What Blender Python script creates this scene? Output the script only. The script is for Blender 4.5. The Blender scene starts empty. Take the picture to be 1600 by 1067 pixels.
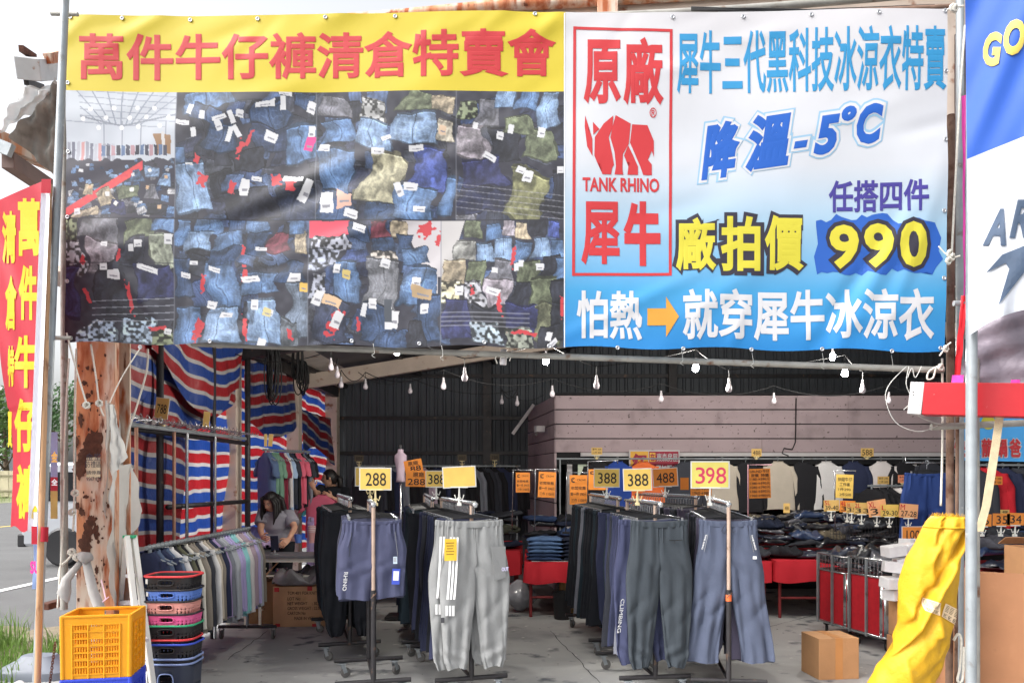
import bpy, bmesh, math, random
import numpy as np
from mathutils import Vector, Matrix
random.seed(7); np.random.seed(7)
SC = bpy.context.scene
COL = SC.collection
R = math.radians
F, H, CX, CY = 1244.0, 1.6, 828.0, 740.0     # focal length in photo pixels, eye height, vanishing point

# ------------------------------------------------------------------ camera, sky, sun, exposure
cam = bpy.data.cameras.new('camera'); camo = bpy.data.objects.new('camera', cam); COL.objects.link(camo)
camo.location = (0, 0, H); camo.rotation_euler = (R(90), 0, 0)
cam.sensor_width = 36; cam.lens = F / 1600 * 36
cam.shift_x = (800 - CX) / 1600; cam.shift_y = (CY - 533.5) / 1600
cam.clip_start = .05; cam.clip_end = 1000
SC.camera = camo
SUN_EL, SUN_AZ = 46, -118          # azimuth from +Y towards +X: a veiled sun to the west of the shed and to its front
wd = bpy.data.worlds.new('World'); SC.world = wd; wd.use_nodes = True
nt = wd.node_tree; nt.nodes.clear()
sky = nt.nodes.new('ShaderNodeTexSky'); sky.sky_type = 'NISHITA'; sky.sun_disc = False
sky.sun_elevation = R(SUN_EL); sky.sun_rotation = R(SUN_AZ)
sky.air_density = 1.0; sky.dust_density = 6.0; sky.ozone_density = 1.0
hs = nt.nodes.new('ShaderNodeHueSaturation'); hs.inputs['Saturation'].default_value = .18
bg = nt.nodes.new('ShaderNodeBackground'); bg.inputs['Strength'].default_value = .15
wo = nt.nodes.new('ShaderNodeOutputWorld')
nt.links.new(sky.outputs[0], hs.inputs['Color']); nt.links.new(hs.outputs[0], bg.inputs['Color']); nt.links.new(bg.outputs[0], wo.inputs[0])
sl = bpy.data.lights.new('sun', 'SUN'); sl.energy = .65; sl.angle = R(35); sl.color = (1, .965, .92)
so = bpy.data.objects.new('sun', sl); COL.objects.link(so)
sd = Vector((math.sin(R(SUN_AZ)) * math.cos(R(SUN_EL)), math.cos(R(SUN_AZ)) * math.cos(R(SUN_EL)), math.sin(R(SUN_EL))))
so.rotation_euler = sd.to_track_quat('Z', 'Y').to_euler()
SC.view_settings.view_transform = 'Standard'; SC.view_settings.look = 'None'
SC.view_settings.exposure = 1.35; SC.view_settings.gamma = 1.0
SC.render.engine = 'CYCLES'
SC.cycles.max_bounces = 8; SC.cycles.diffuse_bounces = 5; SC.cycles.transparent_max_bounces = 8

# ------------------------------------------------------------------ helpers
def P(px, py, Y): return Vector(((px - CX) * Y / F, Y, H - (py - CY) * Y / F))
def lin(c):
    c = c / 255.0
    return c / 12.92 if c <= .04045 else ((c + .055) / 1.055) ** 2.4
def rgb(r, g, b): return (lin(r), lin(g), lin(b), 1)

_m = {}
def mat(name, col, rough=.65, metal=0., var=.12, scale=5., bump=0., bscale=60., coat=0., stain=None, spec=.4, trl=0., vcol=False, fine=0., emit=0., alpha=1., stretch=None, uvgrad=None, trans=0., dim=1.):
    """procedural surface: tone variation, optional stains (colour, amount, scale), bump, weave"""
    if name in _m: return _m[name]
    m = bpy.data.materials.new(name); _m[name] = m; m.use_nodes = True
    n = m.node_tree.nodes; L = m.node_tree.links
    b = n['Principled BSDF']; out = n['Material Output']
    tc = n.new('ShaderNodeTexCoord'); co = tc.outputs['Object']
    if stretch:
        mp = n.new('ShaderNodeMapping'); mp.inputs['Scale'].default_value = stretch; L.new(co, mp.inputs[0]); co = mp.outputs[0]
    def noise(s, d=4):
        x = n.new('ShaderNodeTexNoise'); x.inputs['Scale'].default_value = s; x.inputs['Detail'].default_value = d; L.new(co, x.inputs['Vector']); return x
    def mix(a, bcol, fac, mode='MIX'):
        x = n.new('ShaderNodeMix'); x.data_type = 'RGBA'; x.blend_type = mode
        for sock, v in ((x.inputs[6], a), (x.inputs[7], bcol)):
            if hasattr(v, 'links'): L.new(v, sock)
            else: sock.default_value = v
        if hasattr(fac, 'links'): L.new(fac, x.inputs[0])
        else: x.inputs[0].default_value = fac
        return x.outputs[2]
    if vcol:
        at = n.new('ShaderNodeAttribute'); at.attribute_name = 'Col'; base = at.outputs['Color']
    elif uvgrad:
        sp = n.new('ShaderNodeSeparateXYZ'); L.new(tc.outputs['UV'], sp.inputs[0])
        rp = n.new('ShaderNodeValToRGB'); L.new(sp.outputs[1], rp.inputs[0])
        rp.color_ramp.elements[0].position, rp.color_ramp.elements[0].color = uvgrad[0]
        rp.color_ramp.elements[1].position, rp.color_ramp.elements[1].color = uvgrad[-1]
        for p, c in uvgrad[1:-1]:
            e = rp.color_ramp.elements.new(p); e.color = c
        base = rp.outputs[0]
    else: base = col
    nz = noise(scale)
    rr = n.new('ShaderNodeMapRange'); L.new(nz.outputs[0], rr.inputs[0]); rr.inputs[1].default_value = .3; rr.inputs[2].default_value = .7
    rr.inputs[3].default_value = (1 - var) * dim; rr.inputs[4].default_value = (1 + var) * dim
    cb = n.new('ShaderNodeCombineColor')
    for i in range(3): L.new(rr.outputs[0], cb.inputs[i])
    c = mix(base, cb.outputs[0], 1.0, 'MULTIPLY')
    if fine:
        nf = noise(400, 1); r2 = n.new('ShaderNodeMapRange'); L.new(nf.outputs[0], r2.inputs[0]); r2.inputs[1].default_value = .3; r2.inputs[2].default_value = .7
        r2.inputs[3].default_value = 1 - fine; r2.inputs[4].default_value = 1 + fine
        c2 = n.new('ShaderNodeCombineColor')
        for i in range(3): L.new(r2.outputs[0], c2.inputs[i])
        c = mix(c, c2.outputs[0], 1.0, 'MULTIPLY')
    for st in (stain or []):
        sc_, amt, scl = st[0], st[1], st[2]
        ns = noise(scl, 8); rp = n.new('ShaderNodeValToRGB'); L.new(ns.outputs[0], rp.inputs[0])
        rp.color_ramp.elements[0].position = 1 - amt - .04; rp.color_ramp.elements[0].color = (0, 0, 0, 1)
        rp.color_ramp.elements[1].position = 1 - amt + (st[3] if len(st) > 3 else .06); rp.color_ramp.elements[1].color = (1, 1, 1, 1)
        c = mix(c, sc_, rp.outputs[0])
    L.new(c, b.inputs['Base Color'])
    b.inputs['Roughness'].default_value = rough; b.inputs['Metallic'].default_value = metal
    b.inputs['Specular IOR Level'].default_value = spec; b.inputs['Coat Weight'].default_value = coat; b.inputs['Coat Roughness'].default_value = .12
    b.inputs['Alpha'].default_value = alpha; b.inputs['Transmission Weight'].default_value = trans
    if emit:
        b.inputs['Emission Color'].default_value = col; b.inputs['Emission Strength'].default_value = emit
    if bump:
        nb = noise(bscale, 5); bp = n.new('ShaderNodeBump'); bp.inputs['Strength'].default_value = bump; bp.inputs['Distance'].default_value = .01
        L.new(nb.outputs[0], bp.inputs['Height']); L.new(bp.outputs[0], b.inputs['Normal'])
    if trl:
        t = n.new('ShaderNodeBsdfTranslucent'); L.new(c, t.inputs[0]); ms = n.new('ShaderNodeMixShader'); ms.inputs[0].default_value = trl
        L.new(b.outputs[0], ms.inputs[1]); L.new(t.outputs[0], ms.inputs[2]); L.new(ms.outputs[0], out.inputs[0])
    return m

class MB:
    """collects geometry and links it as one mesh object"""
    def __init__(s): s.v = []; s.f = []; s.mi = []; s.uv = None; s.c = None
    def add(s, vs, fs, m=0):
        o = len(s.v); s.v.extend(tuple(x) for x in vs); s.f.extend(tuple(i + o for i in f) for f in fs); s.mi.extend([m] * len(fs)); return s
    def box(s, c, d, rot=None, m=0):
        x, y, z = d[0] / 2, d[1] / 2, d[2] / 2
        vs = [Vector((a * x, b * y, e * z)) for e in (-1, 1) for b in (-1, 1) for a in (-1, 1)]
        if rot is not None: vs = [rot @ q for q in vs]
        c = Vector(c)
        return s.add([q + c for q in vs], [(0, 2, 3, 1), (4, 5, 7, 6), (0, 1, 5, 4), (2, 6, 7, 3), (0, 4, 6, 2), (1, 3, 7, 5)], m)
    def beam(s, a, b, w, h, m=0, up=(0, 0, 1)):
        a, b = Vector(a), Vector(b); d = (b - a); L_ = d.length; d.normalize(); up = Vector(up)
        x = d.cross(up)
        if x.length < 1e-4: x = d.cross(Vector((0, 1, 0)))
        x.normalize(); y = x.cross(d).normalized()
        return s.box((a + b) / 2, (w, L_, h), Matrix((x, d, y)).transposed(), m)
    def tube(s, pts, r, n=8, m=0, closed=False):
        pts = [Vector(p) for p in pts]; N = len(pts); rs = r if isinstance(r, (list, tuple)) else [r] * N
        t0 = (pts[1] - pts[0]).normalized(); nrm = t0.orthogonal().normalized(); vs = []; prev = t0
        for i, p in enumerate(pts):
            if closed: t = (pts[(i + 1) % N] - pts[i - 1])
            else: t = pts[min(i + 1, N - 1)] - pts[max(i - 1, 0)]
            t = t.normalized() if t.length > 1e-9 else prev
            nrm = (nrm - t * nrm.dot(t))
            nrm = nrm.normalized() if nrm.length > 1e-6 else t.orthogonal().normalized()
            bi = t.cross(nrm); prev = t
            for k in range(n):
                a = 2 * math.pi * k / n; vs.append(p + (nrm * math.cos(a) + bi * math.sin(a)) * rs[i])
        fs = []
        for i in range(N if closed else N - 1):
            for k in range(n):
                j = (i + 1) % N
                fs.append((i * n + k, i * n + (k + 1) % n, j * n + (k + 1) % n, j * n + k))
        if not closed: fs += [tuple(range(n - 1, -1, -1)), tuple(range((N - 1) * n, N * n))]
        return s.add(vs, fs, m)
    def lathe(s, prof, n=16, c=(0, 0, 0), rot=None, m=0):
        c = Vector(c); vs = []
        for r, z in prof:
            for k in range(n):
                a = 2 * math.pi * k / n; q = Vector((r * math.cos(a), r * math.sin(a), z)); vs.append((rot @ q if rot is not None else q) + c)
        fs = [(i * n + k, i * n + (k + 1) % n, (i + 1) * n + (k + 1) % n, (i + 1) * n + k) for i in range(len(prof) - 1) for k in range(n)]
        fs += [tuple(range(n - 1, -1, -1)), tuple(range((len(prof) - 1) * n, len(prof) * n))]
        return s.add(vs, fs, m)
    def loft(s, rings, m=0, caps=True):
        n = len(rings[0]); vs = [p for r in rings for p in r]
        fs = [(i * n + k, i * n + (k + 1) % n, (i + 1) * n + (k + 1) % n, (i + 1) * n + k) for i in range(len(rings) - 1) for k in range(n)]
        if caps: fs += [tuple(range(n - 1, -1, -1)), tuple(range((len(rings) - 1) * n, len(rings) * n))]
        return s.add(vs, fs, m)
    def grid(s, fn, nu, nv, m=0, skip=None):
        vs = [fn(i / nu, j / nv) for j in range(nv + 1) for i in range(nu + 1)]
        fs = [(j * (nu + 1) + i, j * (nu + 1) + i + 1, (j + 1) * (nu + 1) + i + 1, (j + 1) * (nu + 1) + i) for j in range(nv) for i in range(nu) if not (skip and skip(i, j))]
        return s.add(vs, fs, m)
    def poly(s, pts, m=0): return s.add(pts, [tuple(range(len(pts)))], m)
    def build(s, name, mats, parent=None, smooth=False, bev=0., solid=0., off=0., sub=0, uvfn=None, cols=None, ang=None):
        me = bpy.data.meshes.new(name); me.from_pydata(s.v, [], s.f); me.update()
        mats = mats if isinstance(mats, (list, tuple)) else [mats]
        for q in mats: me.materials.append(q)
        if len(mats) > 1: me.polygons.foreach_set('material_index', s.mi)
        if uvfn:
            uv = me.uv_layers.new(name='UVMap'); li = np.zeros(len(me.loops), dtype=np.int32); me.loops.foreach_get('vertex_index', li)
            uvs = np.array([uvfn(i) for i in range(len(s.v))], dtype=np.float32); uv.data.foreach_set('uv', uvs[li].ravel())
        if cols is not None:
            at = me.color_attributes.new('Col', 'FLOAT_COLOR', 'POINT'); at.data.foreach_set('color', np.asarray(cols, dtype=np.float32).ravel())
        if smooth:
            me.polygons.foreach_set('use_smooth', [True] * len(me.polygons))
            if ang: me.set_sharp_from_angle(angle=R(ang))
        o = bpy.data.objects.new(name, me); COL.objects.link(o)
        if solid:
            q = o.modifiers.new('Solidify', 'SOLIDIFY'); q.thickness = solid; q.offset = off
        if bev:
            q = o.modifiers.new('Bevel', 'BEVEL'); q.width = bev; q.segments = 2; q.limit_method = 'ANGLE'; q.angle_limit = R(40)
        if sub:
            q = o.modifiers.new('Subsurf', 'SUBSURF'); q.levels = sub; q.render_levels = sub
        if parent is not None: adopt(o, parent)
        return o

def wmat(o):
    l = Matrix.LocRotScale(o.location, o.rotation_euler, o.scale)
    return wmat(o.parent) @ o.matrix_parent_inverse @ l if o.parent else l
def adopt(o, p):
    o.parent = p; o.matrix_parent_inverse = wmat(p).inverted()
def tag(o, label, cat, group=None, kind=None):
    o['label'] = label; o['category'] = cat
    if group: o['group'] = group
    if kind: o['kind'] = kind
    return o
def thing(name, label, cat, loc=(0, 0, 0), group=None, rz=0.):
    o = bpy.data.objects.new(name, None); COL.objects.link(o); o.location = loc; o.rotation_euler = (0, 0, rz); o.empty_display_size = .1
    return tag(o, label, cat, group)
def structure(o): o['kind'] = 'structure'; return o
KIDS = {}
def children(o): return [c for c in COL.objects if c.parent == o]
def dup(root, loc, rz=0., label=None, group=None, kids=None, mats=None, scale=None):
    """copy of a thing with copies of its parts and sub-parts"""
    r = root.copy(); COL.objects.link(r); r.location = loc; r.rotation_euler = (0, 0, rz)
    if scale: r.scale = scale
    if label: r['label'] = label
    if group: r['group'] = group
    if root.name not in KIDS: KIDS[root.name] = [(c, children(c)) for c in children(root)]
    for c, gs in KIDS[root.name]:
        d = c.copy(); COL.objects.link(d); d.parent = r
        if mats and c.name.split('.')[0] in mats: paint(d, mats[c.name.split('.')[0]])
        for g in gs:
            e = g.copy(); COL.objects.link(e); e.parent = d
    if mats and 'self' in mats and r.type == 'MESH': paint(r, mats['self'])
    return r
def paint(o, m):
    o.material_slots[0].link = 'OBJECT'; o.material_slots[0].material = m
ORD = ['first', 'second', 'third', 'fourth', 'fifth', 'sixth', 'seventh', 'eighth', 'ninth', 'tenth', 'eleventh', 'twelfth', 'thirteenth', 'fourteenth', 'fifteenth', 'sixteenth',
       'seventeenth', 'eighteenth', 'nineteenth', 'twentieth', 'twenty-first', 'twenty-second', 'twenty-third', 'twenty-fourth', 'twenty-fifth', 'twenty-sixth', 'twenty-seventh', 'twenty-eighth', 'twenty-ninth', 'thirtieth']

# ---- lettering
_g = {}
def glyphs(s, bold=0., shear=0., spacing=1.):
    k = (s, bold, shear, spacing)
    if k in _g: return _g[k]
    cu = bpy.data.curves.new('lettering_curve', 'FONT'); cu.body = s; cu.resolution_u = 3; cu.bevel_depth = bold; cu.bevel_resolution = 0; cu.shear = shear; cu.space_character = spacing
    o = bpy.data.objects.new('lettering_curve', cu); COL.objects.link(o)
    dg = bpy.context.evaluated_depsgraph_get(); me = o.evaluated_get(dg).to_mesh()
    v = [tuple(q.co) for q in me.vertices]; f = [tuple(q.vertices) for q in me.polygons if q.normal.z > -.2]
    o.evaluated_get(dg).to_mesh_clear(); bpy.data.objects.remove(o); bpy.data.curves.remove(cu)
    used = sorted({i for q in f for i in q}); mp = {u: i for i, u in enumerate(used)}
    v = np.array([v[u] for u in used]); f = [tuple(mp[i] for i in q) for q in f]
    lo, hi = v.min(0), v.max(0)
    v[:, :2] = (v[:, :2] - lo[:2]) / (hi[:2] - lo[:2])
    if bold: v[:, 2] = np.clip(v[:, 2] / bold, 0, 1)
    asp = (hi[0] - lo[0]) / (hi[1] - lo[1])
    _g[k] = (v, f, asp); return _g[k]
def cutmesh(v, f, xs, ys):
    bm = bmesh.new(); bv = [bm.verts.new(q) for q in v]
    for q in f:
        try: bm.faces.new([bv[i] for i in q])
        except ValueError: pass
    for ax, vals in ((0, xs), (1, ys)):
        for c in vals:
            no = (1, 0, 0) if ax == 0 else (0, 1, 0); co = (c, 0, 0) if ax == 0 else (0, c, 0)
            bmesh.ops.bisect_plane(bm, geom=bm.verts[:] + bm.edges[:] + bm.faces[:], dist=1e-6, plane_co=co, plane_no=no)
    bm.verts.index_update()
    v2 = [tuple(q.co) for q in bm.verts]; f2 = [tuple(x.index for x in q.verts) for q in bm.faces]; bm.free()
    return v2, f2
def write(mb, s, box, fn, bold=0., m=0, shear=0., cut=0., spacing=1., skew=0.):
    """lettering s fitted into box (x0,y0,x1,y1; y down), each point placed by fn(x,y,height)"""
    v, f, asp = glyphs(s, bold, shear, spacing)
    x0, y0, x1, y1 = box
    w = [(x0 + a * (x1 - x0), y1 + b * (y0 - y1) + skew * (a * (x1 - x0)), c) for a, b, c in v]
    if cut:
        w, f = cutmesh(w, f, [x0 + cut * i for i in range(1, int((x1 - x0) / cut) + 1)], np.arange(min(q[1] for q in w), max(q[1] for q in w), cut)[1:])
    mb.add([fn(*q) for q in w], f, m)
# ------------------------------------------------------------------ materials
M_asphalt = mat('asphalt', rgb(100, 100, 100), .95, var=.1, scale=1.2, bump=.5, bscale=180, fine=.3, stain=[(rgb(90, 90, 90), .36, .25, .2)])
M_floor = mat('concrete floor', rgb(158, 158, 157), .75, var=.13, scale=.9, bump=.15, bscale=40, fine=.07, stain=[(rgb(98, 100, 104), .44, .8, .16), (rgb(172, 172, 170), .42, 1.7, .2), (rgb(80, 84, 90), .37, 3.5, .06), (rgb(196, 194, 190), .3, 9, .03)])
M_dirt = mat('dirt', rgb(120, 110, 92), .95, var=.3, scale=9, bump=.8, bscale=40)
M_white_paint = mat('road paint', rgb(225, 225, 222), .8, var=.1, scale=9, stain=[(rgb(150, 150, 148), .35, 14)])
M_yellow_paint = mat('yellow road paint', rgb(214, 190, 96), .8, var=.1, scale=9)
M_galv = mat('galvanised steel', rgb(150, 156, 160), .5, .35, .14, 7, .1, 50, stain=[(rgb(118, 112, 105), .34, 9), (rgb(190, 192, 190), .3, 18)])
M_oldpipe = mat('weathered pipe', rgb(150, 148, 142), .65, .2, .2, 9, .15, 60, stain=[(rgb(110, 78, 58), .36, 10)])
M_rustpipe = mat('rusty pipe', rgb(120, 96, 82), .85, .05, .3, 12, .3, 60, stain=[(rgb(88, 58, 44), .45, 8)])
M_rust = mat('rusted painted steel', rgb(206, 190, 174), .8, 0, .06, 6, .3, 40, stretch=(1, 1, .22), stain=[(rgb(194, 130, 92), .56, 9, .16), (rgb(158, 84, 48), .46, 16, .1), (rgb(104, 60, 42), .34, 22, .05)])
M_deeprust = mat('dark rust', rgb(84, 52, 40), .9, 0, .3, 30, .5, 80)
M_beige = mat('beige painted steel', rgb(196, 180, 166), .7, 0, .1, 5, .1, 40, stain=[(rgb(140, 92, 66), .36, 7)])
M_darksteel = mat('dark steel', rgb(56, 54, 56), .5, .4, .2, 10, .1, 60, stain=[(rgb(104, 84, 72), .34, 14)])
M_corr = mat('dark corrugated sheet', rgb(76, 80, 86), .6, .1, .1, 1.2, .05, 30)
M_roof = mat('roof sheet', rgb(92, 90, 92), .7, .1, .15, 2)
M_roofpale = mat('pale roof sheet', rgb(206, 200, 188), .7, 0, .12, 3, stain=[(rgb(146, 120, 96), .36, 4)])
M_board = mat('mauve white boards', rgb(176, 158, 162), .75, 0, .06, 1.6, .08, 40, stain=[(rgb(84, 74, 74), .31, 26, .04), (rgb(140, 126, 128), .4, 3, .2)])
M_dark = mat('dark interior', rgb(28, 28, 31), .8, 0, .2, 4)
M_glass = mat('dark window glass', rgb(22, 24, 28), .12, 0, .1, 2, spec=.6)
M_frame = mat('white window frame', rgb(198, 194, 196), .5, 0, .06, 6)
M_wood = mat('bamboo wood', rgb(176, 138, 104), .7, 0, .2, 6, .15, 60, stretch=(1, 1, .3), stain=[(rgb(120, 84, 60), .36, 16)])
M_rope = mat('white rope', rgb(214, 210, 200), .9, 0, .12, 60, .4, 200)
M_wire = mat('black cable', rgb(26, 26, 28), .6, 0, .1, 20)
M_thinwire = mat('pale wire', rgb(196, 196, 192), .5, .3, .1, 20)
M_black = mat('black plastic', rgb(30, 30, 33), .45, 0, .1, 10)
M_chrome = mat('chrome', rgb(190, 192, 195), .22, .9, .08, 8, stain=[(rgb(110, 106, 104), .3, 20)])

# ------------------------------------------------------------------ ground, road, floor
structure(MB().grid(lambda u, v: (-500 + 1000 * u, -60 + 900 * v, -.02), 8, 8).build('ground', M_asphalt))
structure(MB().grid(lambda u, v: (-4.15 + 13.5 * u, .4 + 13.6 * v, .0), 6, 6).build('floor', M_floor))
mb = MB()
mb.box((-7.32, 15, -.014), (.15, 60, .004)); structure(mb.build('road_line', M_white_paint))
mb = MB()
for k in range(9): mb.box((-11.9, 2 + k * 6.2, -.014), (.14, 2.6, .004))
structure(mb.build('road_dash_line', M_white_paint))
structure(MB().box((-16.1, 22, -.014), (.16, 90, .004)).build('road_edge_line', M_yellow_paint))
structure(MB().grid(lambda u, v: (-5.9 + 1.75 * u + .12 * math.sin(9 * v), 2.0 + 6.4 * v, -.012 + .03 * math.sin(3.14 * u) * math.sin(3.14 * v) + .012 * math.sin(17 * u + 11 * v)), 14, 40).build('verge', M_dirt, smooth=True))
structure(MB().grid(lambda u, v: (-90 + 61 * u, 20 + 70 * v, -.012 + .5 * u * 0), 8, 8).build('far_verge', mat('far verge', rgb(120, 124, 92), .95, var=.3, scale=.8, bump=.5, bscale=8)))
# cracks in the concrete
mb = MB()
for a in [((860, 985), (938, 1067)), ((355, 1030), (420, 985)), ((560, 1040), (800, 1022)), ((1180, 985), (1275, 960))]:
    p0, p1 = [P(x, y, H * F / (y - CY)) for x, y in a]; n = 16; pts = []
    for i in range(n + 1):
        q = p0.lerp(p1, i / n); q.x += random.uniform(-.012, .012); q.y += random.uniform(-.012, .012); q.z = .003; pts.append(q)
    for i in range(n):
        d = (pts[i + 1] - pts[i]).normalized(); s_ = Vector((-d.y, d.x, 0)) * random.uniform(.002, .005)
        mb.add([pts[i] - s_, pts[i + 1] - s_, pts[i + 1] + s_, pts[i] + s_], [(0, 1, 2, 3)])
structure(mb.build('floor_crack', mat('crack', rgb(62, 62, 64), .9)))

mb = MB(); rl_ = random.Random(8)
for k in range(150):
    c = Vector((rl_.uniform(-2.6, 3.2), rl_.uniform(4.9, 8.6), .0035)); n = rl_.randint(5, 8); r0 = rl_.uniform(.003, .013)
    mb.add([c + Vector((r0 * rl_.uniform(.5, 1.3) * math.cos(6.283 * i / n), r0 * rl_.uniform(.5, 1.3) * math.sin(6.283 * i / n), 0)) for i in range(n)], [tuple(range(n))])
tag(mb.build('floor_grit', mat('grit', rgb(84, 82, 80), .9, 0, .5, 3)), 'specks of grit and lint scattered over the shop floor', 'grit', kind='stuff')
# grass along the verge
def grass_mesh(name, n, x0, x1, y0, y1, hmin, hmax, m):
    mb = MB()
    for _ in range(n):
        x, y = random.uniform(x0, x1), random.uniform(y0, y1); h = random.uniform(hmin, hmax); a = random.uniform(0, 6.28); w = random.uniform(.0025, .006)
        lx, ly = math.cos(a) * h * random.uniform(.15, .6), math.sin(a) * h * random.uniform(.15, .6); s_ = Vector((-math.sin(a), math.cos(a), 0)) * w
        b = Vector((x, y, -.01)); c = Vector((x + lx * .35, y + ly * .35, h * .6)); t = Vector((x + lx, y + ly, h * .95))
        mb.add([b - s_, b + s_, c + s_ * .8, c - s_ * .8, t], [(0, 1, 2, 3), (3, 2, 4)])
    o = mb.build(name, m); o['kind'] = 'stuff'; return o
M_grass = mat('grass blades', rgb(104, 134, 62), .7, 0, .35, 14, trl=.35)
g1 = grass_mesh('grass', 1300, -5.35, -4.75, 5.9, 7.6, .08, .38, M_grass)
tag(g1, 'tufts of long green grass growing by the roadside pole', 'grass', kind='stuff')
mb = MB()
for _ in range(1):
    pass
g2 = grass_mesh('grass', 1700, -4.9, -3.9, 5.2, 7.3, .06, .26, M_grass)
tag(g2, 'short weedy grass growing behind the yellow crate', 'grass', kind='stuff')
g3 = grass_mesh('grass', 1500, -36, -29.5, 40, 60, .2, .7, mat('far grass', rgb(120, 140, 74), .8, 0, .3, 2))
for v in g3.data.vertices: pass
tag(g3, 'rough grass strip along the far side of the road', 'grass', kind='stuff')

# far fence, trees and a block of flats across the road
ft = thing('panel_fence', 'beige corrugated panel fence across the road below the trees', 'fence', (-36, 50, 0))
mb = MB()
for k in range(160):
    x = -60 + k * .3; mb.box((x, 52 + .02 * (k % 2), .95), (.3, .05, 1.7))
mb.build('panel', mat('fence panel', rgb(176, 168, 142), .8, 0, .12, 1.5), ft)
mb = MB()
for z in (.5, 1.5): mb.box((-36, 51.93, z), (48, .05, .08))
mb.build('rail', mat('fence rail', rgb(140, 134, 112), .8), ft)
mb = MB()
for k in range(17): mb.box((-60 + k * 3, 51.9, .95), (.1, .1, 1.9))
mb.build('post', M_frame, ft)
def tree(label, x, y, h, rad, mt, seed, n=2600):
    rnd = random.Random(seed); t = thing('broadleaf_tree', label, 'tree', (x, y, 0), 'trees beyond the road')
    mb = MB(); mb.tube([(x, y, -.1), (x + .1, y, h * .25), (x - .1, y + .1, h * .5), (x, y, h * .75)], [.22, .17, .12, .05], 8)
    for k in range(7):
        a = rnd.uniform(0, 6.28); z0 = h * rnd.uniform(.25, .6); l = rad * rnd.uniform(.5, .9)
        mb.tube([(x, y, z0), (x + math.cos(a) * l * .5, y + math.sin(a) * l * .5, z0 + l * .35), (x + math.cos(a) * l, y + math.sin(a) * l, z0 + l * .8)], [.08, .05, .02], 6)
    mb.build('trunk', mat('bark', rgb(92, 78, 64), .9, 0, .2, 8, .4, 30), t)
    cl = []
    for k in range(26):
        a = rnd.uniform(0, 6.28); e = rnd.uniform(-.5, 1.0); r_ = rad * rnd.uniform(.45, 1)
        cl.append((x + math.cos(a) * r_ * math.cos(e) * .8, y + math.sin(a) * r_ * math.cos(e) * .8, h * .58 + math.sin(e) * h * .38, rad * rnd.uniform(.22, .42)))
    mb = MB()
    for _ in range(n):
        c = rnd.choice(cl); d = Vector((rnd.gauss(0, 1), rnd.gauss(0, 1), rnd.gauss(0, 1))).normalized() * c[3] * rnd.uniform(.5, 1.05); p = Vector(c[:3]) + d
        s_ = rnd.uniform(.09, .2); nn = (d.normalized() + Vector((rnd.gauss(0, .6), rnd.gauss(0, .6), rnd.gauss(0, .6)))).normalized(); u = nn.orthogonal().normalized() * s_; w = nn.cross(u) * .6
        mb.add([p - u, p - w * .8, p + u, p + w * .8], [(0, 1, 2, 3)])
    mb.build('crown', mt, t)
ML1 = mat('leaves', rgb(92, 120, 66), .7, 0, .35, 1.1, trl=.2); ML2 = mat('dark leaves', rgb(70, 98, 60), .7, 0, .3, 1.1, trl=.2)
tree('tall green broadleaf tree beside the flag edge across the road', -35.6, 54, 7.4, 3.0, ML1, 1)
tree('darker low tree between the flag and the distant flats', -40.5, 58, 6.6, 3.0, ML2, 2)
tree('round leafy tree seen between the leaning pole and the rusty column', -33.2, 56.5, 8.2, 3.2, ML2, 3)
tree('light green tree just behind the rusty column across the road', -29.0, 58, 7.8, 3.0, ML1, 4)
fl = thing('apartment_block', 'distant grey apartment block rising above the trees', 'building', (-70, 104, 0))
MB().box((-72, 104, 6), (12, 9, 12)).build('wall', mat('grey render', rgb(176, 178, 180), .9), fl)
for k in range(3):
    for j in range(4):
        MB().box((-75.5 + j * 2.4, 99.4, 4.2 + k * 2.9), (1.3, .3, 1.4)).build('window', M_glass, fl)
MB().box((-72, 104, 12.2), (12.6, 9.6, .4)).build('roof', M_frame, fl)

# ------------------------------------------------------------------ the shed
shed = thing('market_shed', 'dark corrugated steel market shed with an open front full of clothes', 'shed', (0, 9, 0))
YB = 13.5
def corrugated(mb, a, b, z0, z1, pitch=.14, depth=.028):
    a, b = Vector(a), Vector(b); d = b - a; L_ = d.length; d.normalize(); n = Vector((-d.y, d.x, 0)); vs = []; N = int(L_ / pitch)
    prof = [(0, 0), (.55, 0), (.68, depth), (.87, depth)]
    pts = [(min(L_, (i + q[0]) * pitch), q[1]) for i in range(N + 1) for q in prof]
    for t, o in pts:
        p = a + d * t + n * o; vs += [(p.x, p.y, z0), (p.x, p.y, z1)]
    mb.add(vs, [(2 * i, 2 * i + 2, 2 * i + 3, 2 * i + 1) for i in range(len(pts) - 1)])
def roofz(x): return 3.06 + .16 * (x + 3.4) if x < 3.2 else 3.06 + .16 * 6.6 - .10 * (x - 3.2)
mb = MB(); corrugated(mb, (8.6, YB, 0), (-3.45, YB, 0), 0, 4.3); mb.build('back_wall', M_corr, shed)
mb = MB(); corrugated(mb, (8.6, 5.9, 0), (8.6, YB, 0), 0, 4.2); mb.build('end_wall', M_corr, shed)
for z in (1.95, 2.54, 3.25): MB().box((2.5, YB - .06, z), (12, .06, .06)).build('girt', M_darksteel, shed)
for x in (-.72, 2.4): MB().box((x, YB - .08, 2.1), (.14, .1, 4.2)).build('stanchion', M_darksteel, shed)
def rz_sheet(x0, x1, y0, y1, dz=0): return lambda u, v: (x0 + (x1 - x0) * u, y0 + (y1 - y0) * v, roofz(x0 + (x1 - x0) * u) + dz)
mb = MB(); mb.grid(rz_sheet(-2.75, 3.2, 5.75, YB + .1), 6, 2); mb.grid(rz_sheet(3.2, 8.7, 5.75, YB + .1), 4, 2); mb.build('roof', M_roof, shed, solid=.05, off=1)
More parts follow.
